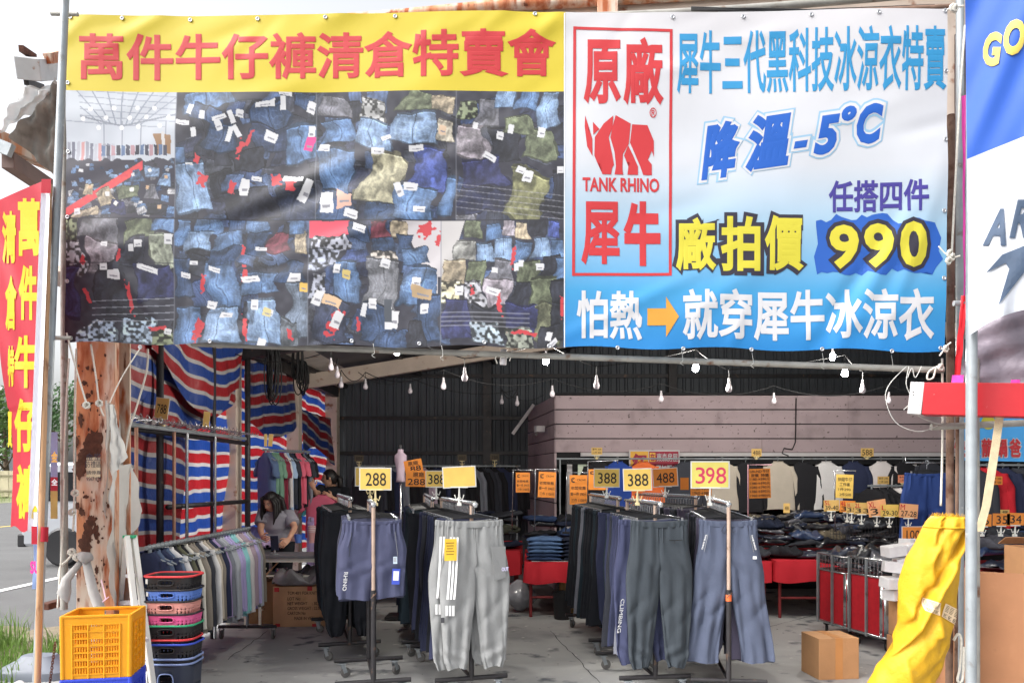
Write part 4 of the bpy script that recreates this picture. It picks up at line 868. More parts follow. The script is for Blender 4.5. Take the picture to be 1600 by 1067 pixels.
for s, bx in (('萬', (28, 310, 62, 400)), ('件', (29, 414, 58, 500)), ('牛', (22, 524, 57, 606)), ('仔', (22, 622, 58, 706)), ('褲', (25, 724, 58, 812)), ('清', (3, 330, 25, 412)), ('倉', (8, 430, 26, 516)), ('特', (12, 540, 22, 604)), ('賣', (12, 640, 19, 700))):
    write(mb, s, bx, ff, .04, cut=6)
mb.build('lettering', M_flagy, fl)
fp = thing('bamboo_pole', 'bamboo flag stake strapped beside the leaning galvanised pole', 'pole', P(58, 1140, 4.82))
a, b = P(56, 1175, 4.82), P(77, 288, 4.86); n = 26
mb = MB(); mb.tube([a.lerp(b, i / n) for i in range(n + 1)], [.017 + (.0025 if i % 3 == 0 else 0) for i in range(n + 1)], 12); mb.build('stake', M_wood, fp, smooth=True)
mb = MB(); mb.tube([P(69, 846, 4.825), P(70, 823, 4.83)], .021, 12); mb.build('red_tape', M_flag, fp, smooth=True, ang=50)

# a second small flag hanging out by the road
f2 = thing('feather_flag', 'small pale blue and pink flag hanging behind the bamboo stake', 'flag', P(56, 920, 6.3))
def f2p(a, b):
    y = 820 + 100 * b; x = 48 + 3 * math.sin(b * 4) + 16 * a + (4 * b if a < .3 else 0); return P(x, y, 6.3 + .1 * a + .02 * math.sin(9 * b))
MB().grid(f2p, 8, 24).build('cloth', mat('pale blue flag cloth', rgb(156, 184, 226), .7, 0, .15, 5, trl=.3), f2, smooth=True)
mb = MB(); write(mb, 'SU', (47, 876, 62, 896), lambda x, y, h: P(x, y, 6.26), .05); mb.grid(lambda a, b: P(60 + 2 * a, 835 + 60 * b, 6.26), 1, 2); mb.build('lettering', mat('magenta print', rgb(206, 50, 140), .7), f2)
MB().tube([P(64, 1000, 6.42), P(66, 800, 6.42)], .012, 8).build('flag_pole', M_oldpipe, f2, smooth=True)
f3 = thing('notice_banner', 'small sale banner with yellow base hanging between leaning pole and column', 'banner', P(84, 800, 7))
def f3p(a, b): return P(79 + 11 * a, 675 + 135 * b, 7 + .1 * a)
mb = MB(); mb.grid(lambda a, b: f3p(a, b * .52), 3, 8); mb.build('blue_cloth', mat('pale blue print', rgb(186, 204, 226), .7), f3)
mb = MB(); mb.grid(lambda a, b: f3p(a, .52 + b * .16), 3, 3); mb.build('red_cloth', mat('red print', rgb(214, 62, 70), .7), f3)
mb = MB(); mb.grid(lambda a, b: f3p(a, .68 + b * .32), 3, 5); mb.build('yellow_cloth', mat('yellow print', rgb(226, 206, 110), .7), f3)
mb = MB(); write(mb, '金', (80, 705, 90, 722), lambda x, y, h: P(x, y, 6.97), .03); mb.build('orange_lettering', M_orgp, f3)
mb = MB(); write(mb, '全', (80, 748, 90, 758), lambda x, y, h: P(x, y, 6.97), .03); mb.build('white_lettering', M_whp, f3)

# ------------------------------------------------------------------ blue and white banner at the far end of the frontage
def rY(x): return 4.55 - .34 * (x - 1516) / 184
b3 = thing('shop_banner', 'blue over white banner with yellow slanted letters and dark bolt emblem', 'banner', P(1560, 500, 4.5))
def r3p(x, y, off=0.): return P(x, y, rY(x) - off - .012 * math.sin(x * .06 + y * .02) - .006 * math.sin(y * .05 + x * .11) - (.02 * math.sin((x - 1516) * .16) * max(0, (y - 440) / 70) if y > 440 else 0))
def r3xl(y): return 1509 + (y + 60) * .012
def bnd(x): return 247 - (x - 1516) * .40
def r3g(yt, yb): 
    def fn(a, b):
        xx_ = 1511 + 189 * a; ya, yb_ = yt(xx_), yb(xx_); y = ya + (yb_ - ya) * b; return r3p(xx_ + (y - 250) * .012 * (1 - a), y)
    return fn
MB().grid(r3g(lambda x: -90, bnd), 30, 50).build('blue_field', mat('royal blue cloth', rgb(38, 82, 168), .6, 0, .06, 3, .12, 9), b3, smooth=True)
MB().grid(r3g(bnd, lambda x: 521 - (x - 1516) * .43 - 6 * math.sin((x - 1516) * .035)), 30, 50).build('white_field', mat('white cloth', rgb(182, 186, 194), .6, 0, .05, 3, .12, 9), b3, smooth=True)
rf = lambda x, y, h: r3p(x, y, .006 + .001 * h)
mb = MB(); write(mb, 'G', (1536, 50, 1566, 104), rf, .05, shear=.25, cut=5.5); write(mb, 'O', (1568, 30, 1602, 87), rf, .05, shear=.25, cut=5.5); mb.build('yellow_lettering', mat('pale yellow print', rgb(204, 180, 84), .6), b3)
M_bolt = mat('slate blue print', rgb(58, 74, 96), .6, 0, .2, 6)
mb = MB(); write(mb, 'A', (1535, 326, 1572, 384), rf, .04, shear=.35, cut=5.5); write(mb, 'R', (1577, 312, 1610, 372), rf, .04, shear=.35, cut=5.5)
bl_ = [(1540, 427), (1566, 398), (1603, 383), (1622, 379), (1596, 408), (1612, 411), (1560, 477), (1577, 420), (1571, 411)]
bm = bmesh.new(); bm.faces.new([bm.verts.new((x, y, 0)) for x, y in bl_]); bmesh.ops.triangulate(bm, faces=bm.faces[:]); bm.verts.index_update()
v, f = cutmesh([tuple(q.co) for q in bm.verts], [tuple(x.index for x in q.verts) for q in bm.faces], np.arange(1540, 1625, 8), np.arange(380, 480, 8)); bm.free()
mb.add([r3p(q[0], q[1], .007) for q in v], f); mb.build('dark_lettering', M_bolt, b3)

# red sheet beam, pink scraps, silver tarp, blue sign
rb = thing('red_sign_beam', 'red metal sign beam with scuffed white end on the pipes', 'beam', P(1520, 625, 5))
a, b = P(1444, 624, 4.93), P(1700, 628, 4.5); c = P(1422.5, 623, 4.97)
MB().beam(a, b, .17, .195).build('body', mat('red enamel', rgb(166, 22, 32), .4, 0, .10, 4, .12, 14, stain=[(rgb(226, 190, 186), .27, 14, .02)]), rb, bev=.004)
MB().beam(c, a, .172, .197).build('end_cap', mat('white enamel', rgb(180, 178, 178), .4, 0, .05, 6, stain=[(rgb(120, 110, 108), .27, 20, .03)]), rb, bev=.004)
mb = MB(); rnd = random.Random(2)
for k in range(9): q = P(1426 + rnd.uniform(0, 12), 603 + k * 4.6, 4.883); mb.lathe([(.003, 0), (.003, .003)], 6, q, Matrix.Rotation(R(90), 3, 'X'))
mb.build('rivet', M_black, rb)
def sheet(name, label, cat, corners, m, nu=16, nv=12, amp=.02, seed=0):
    rnd = random.Random(seed); ph = [rnd.uniform(0, 6) for _ in range(4)]; c = [P(*q) for q in corners]
    def fn(a, b):
        p = (c[0] * (1 - a) + c[1] * a) * (1 - b) + (c[3] * (1 - a) + c[2] * a) * b
        return p + Vector((0, amp * (math.sin(9 * a + 4 * b + ph[0]) + .6 * math.sin(17 * a - 9 * b + ph[1]) + .5 * math.sin(23 * b + 6 * a + ph[2])), amp * .3 * math.sin(14 * a + ph[3])))
    mb = MB(); mb.grid(fn, nu, nv); return tag(mb.build(name, m, smooth=True), label, cat)
sheet('silver_tarpaulin', 'wrinkled silver grey tarpaulin tucked under the blue and white banner', 'tarpaulin', [(1521, 470, 5.05), (1720, 420, 4.7), (1720, 604, 4.7), (1496, 604, 5.05)], mat('silver tarp', rgb(116, 108, 118), .4, .2, .2, 5, .8, 14), 40, 24, .02, 3)
sheet('red_cloth_strip', 'red cloth strip stretched diagonally behind the thick pole', 'cloth strip', [(1503, 462, 4.98), (1511, 462, 4.98), (1501, 592, 4.98), (1489, 592, 4.98)], mat('red cloth', rgb(220, 36, 48), .6), 4, 14, .006, 4)
sheet('pink_cloth_scrap', 'square pink cloth scrap at the top of the red beam beside the thick pole', 'cloth scrap', [(1487, 586, 4.88), (1506, 586, 4.88), (1505, 602, 4.84), (1486, 602, 4.84)], mat('pink fabric', rgb(226, 70, 168)), 4, 4, .004, 5)
sheet('pink_cloth_scrap', 'pink cloth scrap farther along the red beam past the webbing strap', 'cloth scrap', [(1579, 593, 4.7), (1595, 593, 4.7), (1594, 606, 4.64), (1580, 606, 4.64)], mat('pink fabric', rgb(226, 70, 168)), 4, 4, .004, 6)
sheet('pink_cloth_tape', 'narrow pink tape running down behind the thick pole', 'cloth tape', [(1503, 150, 5.1), (1508, 150, 5.1), (1509, 470, 5.1), (1505, 470, 5.1)], mat('pink fabric', rgb(226, 70, 168)), 2, 20, .006, 7)
bs = thing('shop_sign', 'blue hanging sign with red white edged characters behind the thick pole', 'sign', P(1550, 720, 6.2))
mb = MB(); sg = lambda x, y, off=0: P(x, y, 6.2 - off) ; mb.grid(lambda a, b: sg(1494 + 106 * a, 652 + (67 + 2 * a) * b), 8, 6); mb.build('panel', mat('blue sign print', rgb(70, 156, 218), .6, 0, .08, 4), bs, solid=.004)
m0, m1 = MB(), MB()
for k, ch in enumerate('快樂龍鍋爸'):
    x = 1491 + k * 21.5; bx = (x, 685, x + 18.5, 714)
    write(m0, ch, (bx[0] - 1.5, bx[1] - 1.5, bx[2] + 1.5, bx[3] + 1.5), lambda x, y, h: sg(x, y, .006 + .001 * h), .09); write(m1, ch, bx, lambda x, y, h: sg(x, y, .012 + .001 * h), .035)
m0.build('lettering_outline', M_whp, bs); m1.build('lettering', M_redp, bs)
mb = MB(); mb.lathe([(.0, 0), (.055, .001), (.055, .003)], 16, sg(1544, 660, .003), Matrix.Rotation(R(90), 3, 'X')); mb.build('emblem', M_lemp, bs)

# broken roof end at the leaning pole's top: channel, angles, torn sheets
br = thing('broken_eaves', 'broken rusty eaves with a cut channel beam beyond the leaning pole', 'roof remnant', P(60, 200, 6.0))
MB().beam(P(43, 108, 5.75), P(100, 106, 6.6), .16, .15).build('channel', mat('weathered white steel', rgb(186, 188, 190), .6, .1, .1, 8, stain=[(rgb(140, 96, 70), .32, 14)]), br, bev=.006)
MB().beam(P(33, 76, 5.8), P(54, 90, 6.0), .035, .045).build('angle_iron', M_deeprust, br)
MB().beam(P(41, 128, 5.85), P(66, 137, 6.1), .035, .045).build('angle_iron', M_darksteel, br)
MB().beam(P(75, 92, 5.9), P(104, 86, 6.1), .06, .07).build('rusty_end', M_rust, br)
MB().beam(P(-10, 216, 5.8), P(100, 262, 6.5), .1, .12).build('rafter_stub', M_rust, br, bev=.004)
MB().beam(P(12, 250, 5.8), P(80, 296, 6.4), .09, .12).build('lower_stub', mat('brown steel', rgb(104, 84, 78), .7, 0, .15, 8), br, bev=.004)
MB().beam(P(-6, 226, 5.75), P(18, 236, 5.75), .05, .09).build('beam_end', M_galv, br)
sheet('torn_tarpaulin', 'torn dirty grey tarpaulin hanging from the broken eaves', 'tarpaulin', [(84, 130, 5.9), (104, 130, 5.9), (104, 292, 5.95), (18, 216, 5.7)], mat('dirty grey tarp', rgb(128, 124, 118), .7, 0, .3, 6, .6, 12, stain=[(rgb(72, 66, 58), .42, 8, .2), (rgb(150, 120, 90), .3, 6, .1)]), 20, 20, .03, 8)
sheet('clear_plastic_sheet', 'milky plastic sheet drooping over the broken eaves', 'plastic sheet', [(40, 140, 5.8), (96, 130, 5.9), (60, 170, 5.85), (-6, 208, 5.6)], mat('milky plastic', rgb(206, 206, 204), .4, 0, .1, 6, .4, 14, alpha=.82), 16, 10, .03, 9)
# ------------------------------------------------------------------ garments
def se(a, p):
    c, s_ = math.cos(a), math.sin(a); return math.copysign(abs(c) ** p, c), math.copysign(abs(s_) ** p, s_)
def lerpt(t, tab):
    for (a, va), (b, vb) in zip(tab[:-1], tab[1:]):
        if t <= b:
            k = (t - a) / (b - a); k = k * k * (3 - 2 * k); return va + (vb - va) * k
    return tab[-1][1]
def SAG(x, ww): return -.014 * math.cos(min(1, abs(x) / ww) * 1.57)
def trouser_parts(L_, ww, hw, cr, ank, aw, kind, n, m, seed, dep=.034, fold=.011):
    """body and waistband of a hanging pair: ww waist half width, hw hip half width, cr crotch (share of length), ank ankle centre, aw ankle half width"""
    rnd = random.Random(seed); ph = [rnd.uniform(0, 6.28) for _ in range(10)]
    rnd2 = {-1: rnd.uniform(-.012, .012), 1: rnd.uniform(-.012, .012)}; body = MB(); lean = {-1: rnd.uniform(-.02, .035), 1: rnd.uniform(-.035, .02)}; fy = {-1: rnd.uniform(-.012, .012), 1: rnd.uniform(-.012, .012)}
    for s_ in (-1, 1):
        rings = []
        for j in range(m + 1):
            t = .035 + (1 - .035) * j / m
            out = lerpt(t, [(0, ww * 1.03), (.10, ww * 1.06), (.42, hw), (1, ank + aw)])
            inn = -.012 if t < cr - .03 else lerpt(t, [(cr - .03, -.012), (cr + .05, .004), (1, ank - aw)])
            if kind == 'jogger':
                k = max(0, (t - .9) / .1); out -= k * k * .022; inn += k * k * .018
                if t > .955: out -= .006; inn += .006
            cx, rx = (out + inn) / 2, (out - inn) / 2
            d = lerpt(t, [(0, .024), (.12, dep * .9), (.3, dep * 1.05), (.7, dep * .8), (1, dep * (.55 if kind == 'jogger' else .75))])
            sway = (.008 * math.sin(3 * t + ph[0] + s_) + lean[s_]) * t; ring = []
            for i in range(n):
                a = 6.28318 * i / n; x, y = se(a, .75)
                w1 = 1 - 2 * abs(math.sin(2.5 * x + 1.6 * t * s_ + ph[1])) ** .8; w2 = 1 - 2 * abs(math.sin(4.2 * x - 2.4 * t + ph[2] + s_)) ** .7
                g = fold * (.35 + .9 * t) * (.9 * w1 + .7 * w2 + .4 * math.sin(9 * x + 6 * t + ph[3]))
                g += fold * .8 * math.exp(-((t - .62) / .12) ** 2) * (1 - 2 * abs(math.sin(15 * t + 1.9 * x * s_ + ph[4])) ** .7)                     # creases at the knee
                g += fold * .9 * math.exp(-((t - cr) / .09) ** 2) * (1 - 2 * abs(math.sin(12 * t - 2.2 * x * s_ + ph[5])) ** .7)                       # and under the crotch
                if kind == 'jogger': g += fold * 1.1 * math.exp(-((t - .9) / .05) ** 2) * math.sin(50 * t + 3 * x + ph[6]) + .0026 * math.sin(13 * a) * max(0, (t - .93) / .07)
                gl = .7 if kind == 'shorts' else .26; g += (.007 if kind == 'shorts' else .006) * math.sin(16 * a + ph[7] + 1.5 * math.sin(5 * a)) * max(0, 1 - t / gl)                                                     # gathers under the waistband
                hem = .010 * math.sin(2 * a + ph[8]) * max(0, (t - .93) / .07)
                ring.append((s_ * (cx + rx * x) + sway, d * y + g * (1 if abs(y) > .3 else .4) + fy[s_] * t, -t * L_ + hem + SAG(s_ * (cx + rx * x), ww) * max(0, 1 - t * 1.6) + rnd2[s_] * t))
            rings.append(ring if s_ > 0 else ring[::-1])
        body.loft(rings)
    wb = MB(); rings = []
    for j, (t, k) in enumerate([(0, .985), (.004, 1.01), (.02, 1.02), (.036, 1.02), (.041, 1.0)]):
        rings.append([((ww * 1.03 * k) * se(6.28318 * i / 96, .7)[0], .027 * k * se(6.28318 * i / 96, .7)[1] * (1 + .16 * math.sin(24 * 6.28318 * i / 96)) - .002, -t * L_ + SAG(ww * math.cos(6.28318 * i / 96), ww)) for i in range(96)])
    wb.loft(rings)
    return body, wb
def fabric(name, c, **k): 
    a = dict(rough=.85, var=.06, scale=6, fine=.08, bump=.35, bscale=20, spec=.25); a.update(k); return mat(name, rgb(*c), **a)
FAB = {'shortsblue': (76, 79, 104), 'lightgrey': (138, 139, 139), 'slate': (60, 66, 72), 'bluegrey': (80, 87, 106), 'black': (30, 32, 38), 'navy': (42, 46, 68), 'dkgrey': (58, 60, 68), 'indigo': (60, 64, 90), 'teal': (34, 46, 54),
       'greyviolet': (84, 84, 100), 'midgrey': (112, 114, 124), 'plum': (66, 62, 78), 'royal': (40, 62, 118)}
FM = {k: fabric('cloth ' + k, v) for k, v in FAB.items()}
TONE = {'shortsblue': 'violet blue', 'lightgrey': 'light grey', 'slate': 'slate grey', 'bluegrey': 'blue grey', 'black': 'black', 'navy': 'navy', 'dkgrey': 'charcoal', 'indigo': 'indigo', 'teal': 'dark teal', 'greyviolet': 'grey violet', 'midgrey': 'mid grey', 'plum': 'plum grey', 'royal': 'royal blue'}
M_white = mat('white print', rgb(228, 228, 228), .7, 0, .04, 8); M_tagblue = mat('blue tag card', rgb(66, 86, 190), .5); M_tagyel = mat('yellow tag card', rgb(236, 190, 60), .6)
HID = (0, -50, -5)
def proto_trousers(name, spec, mname, n=32, m=44, **kw):
    b, w = trouser_parts(*spec, n=n, m=m, **kw)
    o = b.build(name, FM[mname], smooth=True, ang=60); w.build('waistband', FM[mname], o, smooth=True)
    return o
SP_J = (1.03, .20, .245, .30, .135, .088, 'jogger'); SP_S = (1.0, .195, .235, .31, .165, .098, 'straight'); SP_H = (.55, .195, .235, .62, .135, .112, 'shorts')
low = {'jogger': proto_trousers('trousers', SP_J, 'black', 20, 26, seed=3), 'straight': proto_trousers('trousers', SP_S, 'black', 20, 26, seed=4), 'shorts': proto_trousers('shorts', SP_H, 'shortsblue', 20, 18, seed=5)}
LOWSRC = list(low.values())

def make_hanger():
    mb = MB(); pts = [(.0, 0, -.075), (.0, 0, -.04)] + [(.022 * math.sin(a) , 0, .0 - .022 * math.cos(a) + .0) for a in [R(x) for x in range(0, 250, 25)]]
    mb.tube(pts, .0036, 6, 1); mb.tube([(-.17, 0, -.098), (-.04, 0, -.085), (0, 0, -.073), (.04, 0, -.085), (.17, 0, -.098)], .006, 6)
    mb.box((0, 0, -.083), (.10, .006, .022))
    o = mb.build('hanger', [M_black, M_chrome], smooth=True, ang=40)
    for s_ in (-1, 1):
        c = MB(); c.box((s_ * .165, -.004, -.108), (.016, .012, .034)); c.box((s_ * .165, -.012, -.118), (.012, .008, .020)); c.build('clip', M_chrome, o, bev=.002)
    return o
hanger0 = make_hanger()
M_dkhook = M_black

def make_rack(label, Fp, Bp, z=1.38, sleeve=.78, overhang=0., copper=True):
    Fv, Bv = Vector((Fp[0], Fp[1], 0)), Vector((Bp[0], Bp[1], 0)); d = (Bv - Fv).normalized(); nrm = Vector((d.y, -d.x, 0))
    t = thing('clothes_rack', label, 'clothes rack', Fv, 'rolling clothes racks')
    up = Vector((0, 0, 1))
    mb = MB(); a, b = Fv - d * overhang + up * z, Bv + d * .06 + up * z; mb.tube([a, b], .0135, 10); mb.lathe([(.02, -.012), (.021, .004), (.016, .014), (.004, .018)], 14, a, Matrix.Rotation(R(90), 3, 'X')); mb.build('rail', M_chrome, t, smooth=True, ang=50)
    for k, q in enumerate((Fv, Bv)):
        MB().tube([q + up * .12, q + up * z], .0135, 12).build('post', M_wood if False else mat('copper toned tube', rgb(190, 166, 150), .45, .3, .12, 12, stain=[(rgb(140, 110, 92), .32, 20)]), t, smooth=True, ang=50)
        s_ = MB(); s_.tube([q + up * .12, q + up * sleeve], .019, 12); s_.build('post_sleeve', M_darksteel, t, smooth=True, ang=50)
        h = MB(); h.tube([q + up * (sleeve - .03) - d * .02, q + up * (sleeve - .03) - d * .045], .006, 8); h.tube([q + up * (sleeve - .05) - d * .045 - nrm * .018, q + up * (sleeve - .015) - d * .045 + nrm * .018], .004, 6); h.build('clamp_screw', M_rustpipe, t, smooth=True)
        c = MB(); c.tube([q - nrm * .265 + up * .135, q + nrm * .265 + up * .135], .017, 10); c.build('base_bar', M_darksteel, t, smooth=True, ang=50)
        for s2 in (-1, 1):
            p = q + nrm * (.20 * s2); c = MB(); c.box(p + up * .112, (.06, .05, .006)); c.lathe([(.018, .095), (.02, .11)], 10, (p.x, p.y, 0))
            th = random.uniform(-1, 1); f_ = Vector((math.cos(th), math.sin(th), 0)); g_ = Vector((-f_.y, f_.x, 0))
            for e in (-1, 1): c.beam(p + up * .1 + g_ * (e * .017), p + f_ * .02 + up * .04 + g_ * (e * .017), .03, .003, up=(g_.x, g_.y, .01))
            o = c.build('caster', M_galv, t)
            w = MB(); cc_ = p + f_ * .022 + up * .0405; rot = Matrix((f_, up, g_)).transposed(); w.lathe([(.012, -.012), (.030, -.013), (.038, -.009), (.040, 0), (.038, .009), (.030, .013), (.012, .012)], 18, cc_, rot); w.build('wheel', mat('grey rubber wheel', rgb(104, 102, 100), .8, 0, .15, 20), o, smooth=True, ang=50)
    MB().tube([Fv + up * .135, Bv + up * .135], .014, 8).build('stretcher', M_darksteel, t, smooth=True, ang=50)
    return t, Fv, d, z
def fill_rack(rk, s0, step, items, phrase, rng=None):
    """items: list of (proto, tone) front to back"""
    t, Fv, d, z = rk; rz = math.atan2(-d.x, d.y); items = list(items); n0 = len(items); step0 = step; n = min(29, int(n0 * step / .047)); step = n0 * step / n; items = [items[(k * 7 + k // n0) % n0] if k else items[0] for k in range(n)]
    for k, (pr, tone) in enumerate(items):
        s_ = s0 + k * step; j = random.uniform(-.10, .10); p = Fv + d * s_ + Vector((0, 0, z + .0))
        dup(hanger0, p, rz + j, 'black clip hanger, %s from the front on the rack %s' % (ORD[k], phrase), 'clip hangers')
        kind = 'shorts' if pr in ('shorts',) else 'trousers'
        nm = '%s %s, %s from the front on the rack %s' % (TONE[tone], kind, ORD[k], phrase)
        q = p + Vector((random.uniform(-.012, .012), 0, -.105 + random.uniform(-.012, .008)))
        src = low[pr]; o = dup(src, q, rz + j, nm, 'trousers and shorts on the racks', mats={'self': FM[tone], 'waistband': FM[tone]}, scale=(random.uniform(.95, 1.04), random.uniform(.75, 1.1), random.uniform(.96, 1.03)))
        o['category'] = kind
def tagcard(parent, at, w, h, m0, m1=None, tilt=0.):
    o = MB().box((0, 0, 0), (w, .003, h)); o = o.build('hang_tag', m0); o.location = at; o.rotation_euler = (0, tilt, 0)
    if m1:
        i = MB().box((0, -.003, .05 * h), (w * .7, .002, h * .6)).build('tag_label', m1); i.parent = o
    else:
        mb = MB()
        for k in range(5): mb.box((-.05 * w, -.0022, h * (.32 - .13 * k)), (w * (.7 - .1 * (k % 3)), .001, h * .035))
        i = mb.build('tag_print', mat('tag print', rgb(130, 96, 40), .7)); i.parent = o
    adopt(o, parent); return o
# ---- rack with the shorts (card 288)
rA = make_rack('rolling rack of violet blue shorts with a steel post at its front', (-1.105, 5.62), (-1.275, 6.30))
rA2 = make_rack('rolling rack of black joggers just behind the violet blue shorts', (-1.56, 6.9), (-1.95, 8.1))
rB = make_rack('rolling rack fronted by light grey joggers under the blank yellow card', (-.42, 5.72), (-.76, 6.85), overhang=.12)
rB2 = make_rack('rolling rack of navy trousers behind the light grey joggers', (-.86, 7.0), (-1.10, 8.3), overhang=.08)
rC = make_rack('rolling rack fronted by slate grey joggers', (.905, 5.75), (.80, 6.55), overhang=.13)
rC2 = make_rack('rolling rack of black and indigo trousers behind the slate grey joggers', (.78, 7.05), (.63, 8.3), overhang=.06)
rD = make_rack('rolling rack fronted by wide blue grey trousers under the handwritten card', (1.408, 5.64), (1.55, 6.9))
rE = make_rack('rolling rack of dark trousers under the small orange 488 card', (1.56, 7.5), (1.16, 8.5))
def front(o, rk, s_, drop, label, cat='trousers', jit=0., group='trousers and shorts on the racks'):
    t, Fv, d, z = rk; p = Fv + d * s_ + Vector((0, 0, z)); rz = math.atan2(-d.x, d.y) + jit
    o.location = p + Vector((0, 0, -drop)); o.rotation_euler = (0, 0, rz); tag(o, label, cat, group)
    return p, rz
sh = proto_trousers('shorts', (.55, .192, .25, .62, .135, .118, 'shorts'), 'shortsblue', 44, 40, seed=21, fold=.009)
for s_ in (-1, 1):
    z = MB(); z.tube([(s_ * .150, -.046, -.085), (s_ * .163, -.052, -.20), (s_ * .168, -.053, -.255)], .0026, 5); z.build('pocket_zip', M_chrome if s_ > 0 else FM['dkgrey'], sh)
mb = MB(); write(mb, 'RHINO', (0, 0, 1, 1), lambda x, y, h: (-.214 + .028 * (1 - y) + .012 * (1 - x), -.050 - .001 * h - .012 * y, -.36 - .13 * x), .02); mb.build('leg_lettering', M_white, sh)
tagcard(sh, (.155, -.068, -.40), .055, .11, M_tagblue, M_white, .06); tagcard(sh, (.150, -.064, -.285), .028, .05, mat('pale tag', rgb(200, 216, 232), .5))
p, rz = front(sh, rA, .035, .105, 'violet blue zip pocket shorts foremost on the rack behind the steel post', 'shorts')
dup(hanger0, p, rz, 'black clip hanger holding the foremost violet blue shorts', 'clip hangers')
fill_rack(rA, .10, .052, [('shorts', t) for t in ('shortsblue', 'greyviolet', 'shortsblue', 'indigo', 'shortsblue', 'greyviolet', 'dkgrey', 'shortsblue', 'indigo', 'shortsblue', 'greyviolet')], 'of violet blue shorts')
jb = proto_trousers('trousers', (1.07, .205, .25, .30, .14, .085, 'jogger'), 'black', 40, 50, seed=31)
p, rz = front(jb, rA2, -.03, .10, 'long black joggers foremost on the rack behind the violet blue shorts', jit=.05)
dup(hanger0, p, rz, 'black clip hanger holding the foremost black joggers', 'clip hangers')
fill_rack(rA2, .05, .085, [('jogger', t) for t in ('black', 'teal', 'black', 'dkgrey', 'black', 'navy', 'black', 'teal', 'black', 'black', 'dkgrey', 'black', 'navy', 'black')], 'of black joggers')
# ---- light grey joggers with white stripes
def grey(seed, label, s_, first):
    g = proto_trousers('trousers', (1.05, .20, .262, .30, .148, .092, 'jogger'), 'lightgrey', 56, 80, seed=seed, fold=.011)
    mb = MB()
    for dx in (0, .026, .052):
        n = 14
        vs = []
        for i in range(n + 1):
            t = i / n; x = -.178 + dx * .85 + .004 * math.sin(3 * t) - .026 * t; z_ = -.115 - .43 * t
            y = -.072 - .006 * t + (.024 * (1 - dx / .052)) * .6
            vs += [(x - .007, y + .004, z_), (x + .007, y, z_)]
        mb.add(vs, [(2 * i, 2 * i + 1, 2 * i + 3, 2 * i + 2) for i in range(n)])
        mb.box((-.178 + dx * .85 - .029, -.064 + (.024 * (1 - dx / .052)) * .6, -.625), (.015, .003, .07))
    mb.build('leg_stripe', M_white, g, solid=.002)
    if first:
        mb = MB(); mb.add([(.11, -.066, -.19), (.215, -.052, -.19), (.218, -.05, -.41), (.125, -.067, -.43)], [(0, 1, 2, 3)]); mb.build('pocket', FM['lightgrey'], g, solid=.004, bev=.001)
        mb = MB(); write(mb, 'OUT', (0, 0, 1, 1), lambda x, y, h: (.185 + .05 * x, -.062 - .001 * h, -.335 - .028 * y), .03); mb.build('pocket_lettering', mat('lilac print', rgb(206, 200, 230), .6), g)
        mb = MB(); mb.box((-.235, -.046, -.63 - .06), (.026, .003, .036)); mb.build('leg_badge', mat('badge rim', rgb(70, 70, 74), .6), g, bev=.004)
    if first: tagcard(g, (-.185 if first else -.2, -.079, -.20), .085, .15, M_tagyel)
    p, rz = front(g, rB, s_, .105, label)
    dup(hanger0, p, rz, 'black clip hanger holding ' + label[:label.index(' joggers')] + ' joggers', 'clip hangers')
    return g
grey(41, 'foremost light grey joggers with white side stripes and patch pocket', -.09, True)
g2_ = grey(43, 'second light grey joggers with white stripes showing past the foremost pair', -.03, False); g2_.location.x -= .06
fill_rack(rB, .05, .075, [(a, t) for a, t in zip(['jogger', 'straight'] * 8, ('navy', 'black', 'dkgrey', 'navy', 'indigo', 'black', 'navy', 'black', 'dkgrey', 'navy', 'black', 'navy', 'black', 'indigo', 'navy'))], 'fronted by light grey joggers')
fill_rack(rB2, -.04, .09, [(a, t) for a, t in zip(['jogger', 'straight'] * 8, ('black', 'navy', 'indigo', 'navy', 'black', 'navy', 'black', 'teal', 'black', 'navy', 'black', 'navy', 'black', 'black'))], 'of navy trousers')
# ---- slate joggers
sl_ = proto_trousers('trousers', (1.05, .20, .25, .30, .145, .085, 'jogger'), 'slate', 52, 76, seed=51, fold=.010)
z = MB(); z.tube([(.055, -.055, -.142), (.155, -.050, -.142)], .003, 5); z.box((.095, -.058, -.155), (.004, .003, .02)); z.build('pocket_zip', M_black, sl_)
p, rz = front(sl_, rC, -.1, .105, 'foremost slate grey joggers with zipped back pocket', jit=-.02)
dup(hanger0, p, rz, 'black clip hanger holding the foremost slate grey joggers', 'clip hangers')
tagcard(sl_, (.215, -.05, -.20), .012, .11, M_tagblue, M_tagyel)
ind = proto_trousers('trousers', (1.03, .20, .25, .30, .145, .085, 'jogger'), 'indigo', 40, 50, seed=53)
mb = MB(); write(mb, 'CLIMBING', (0, 0, 1, 1), lambda x, y, h: (-.235 + .03 * (1 - y) + .03 * (1 - x), -.062 - .001 * h + .012 * (1 - y), -.56 - .24 * x), .012); mb.build('leg_lettering', M_white, ind)
p, rz = front(ind, rC, -.02, .105, 'indigo joggers with white lettering down the leg behind the slate pair', jit=.03); ind.location.x -= .07
dup(hanger0, p, rz, 'black clip hanger holding the lettered indigo joggers', 'clip hangers')
fill_rack(rC, .05, .062, [(a, t) for a, t in zip(['jogger', 'straight'] * 8, ('indigo', 'dkgrey', 'teal', 'midgrey', 'teal', 'indigo', 'greyviolet', 'midgrey', 'indigo', 'navy', 'teal'))], 'fronted by slate grey joggers')
fill_rack(rC2, -.03, .085, [(a, t) for a, t in zip(['jogger', 'straight'] * 8, ('indigo', 'midgrey', 'navy', 'teal', 'black', 'black', 'teal', 'black', 'black', 'teal', 'black', 'black', 'black', 'black', 'teal'))], 'of black and indigo trousers')
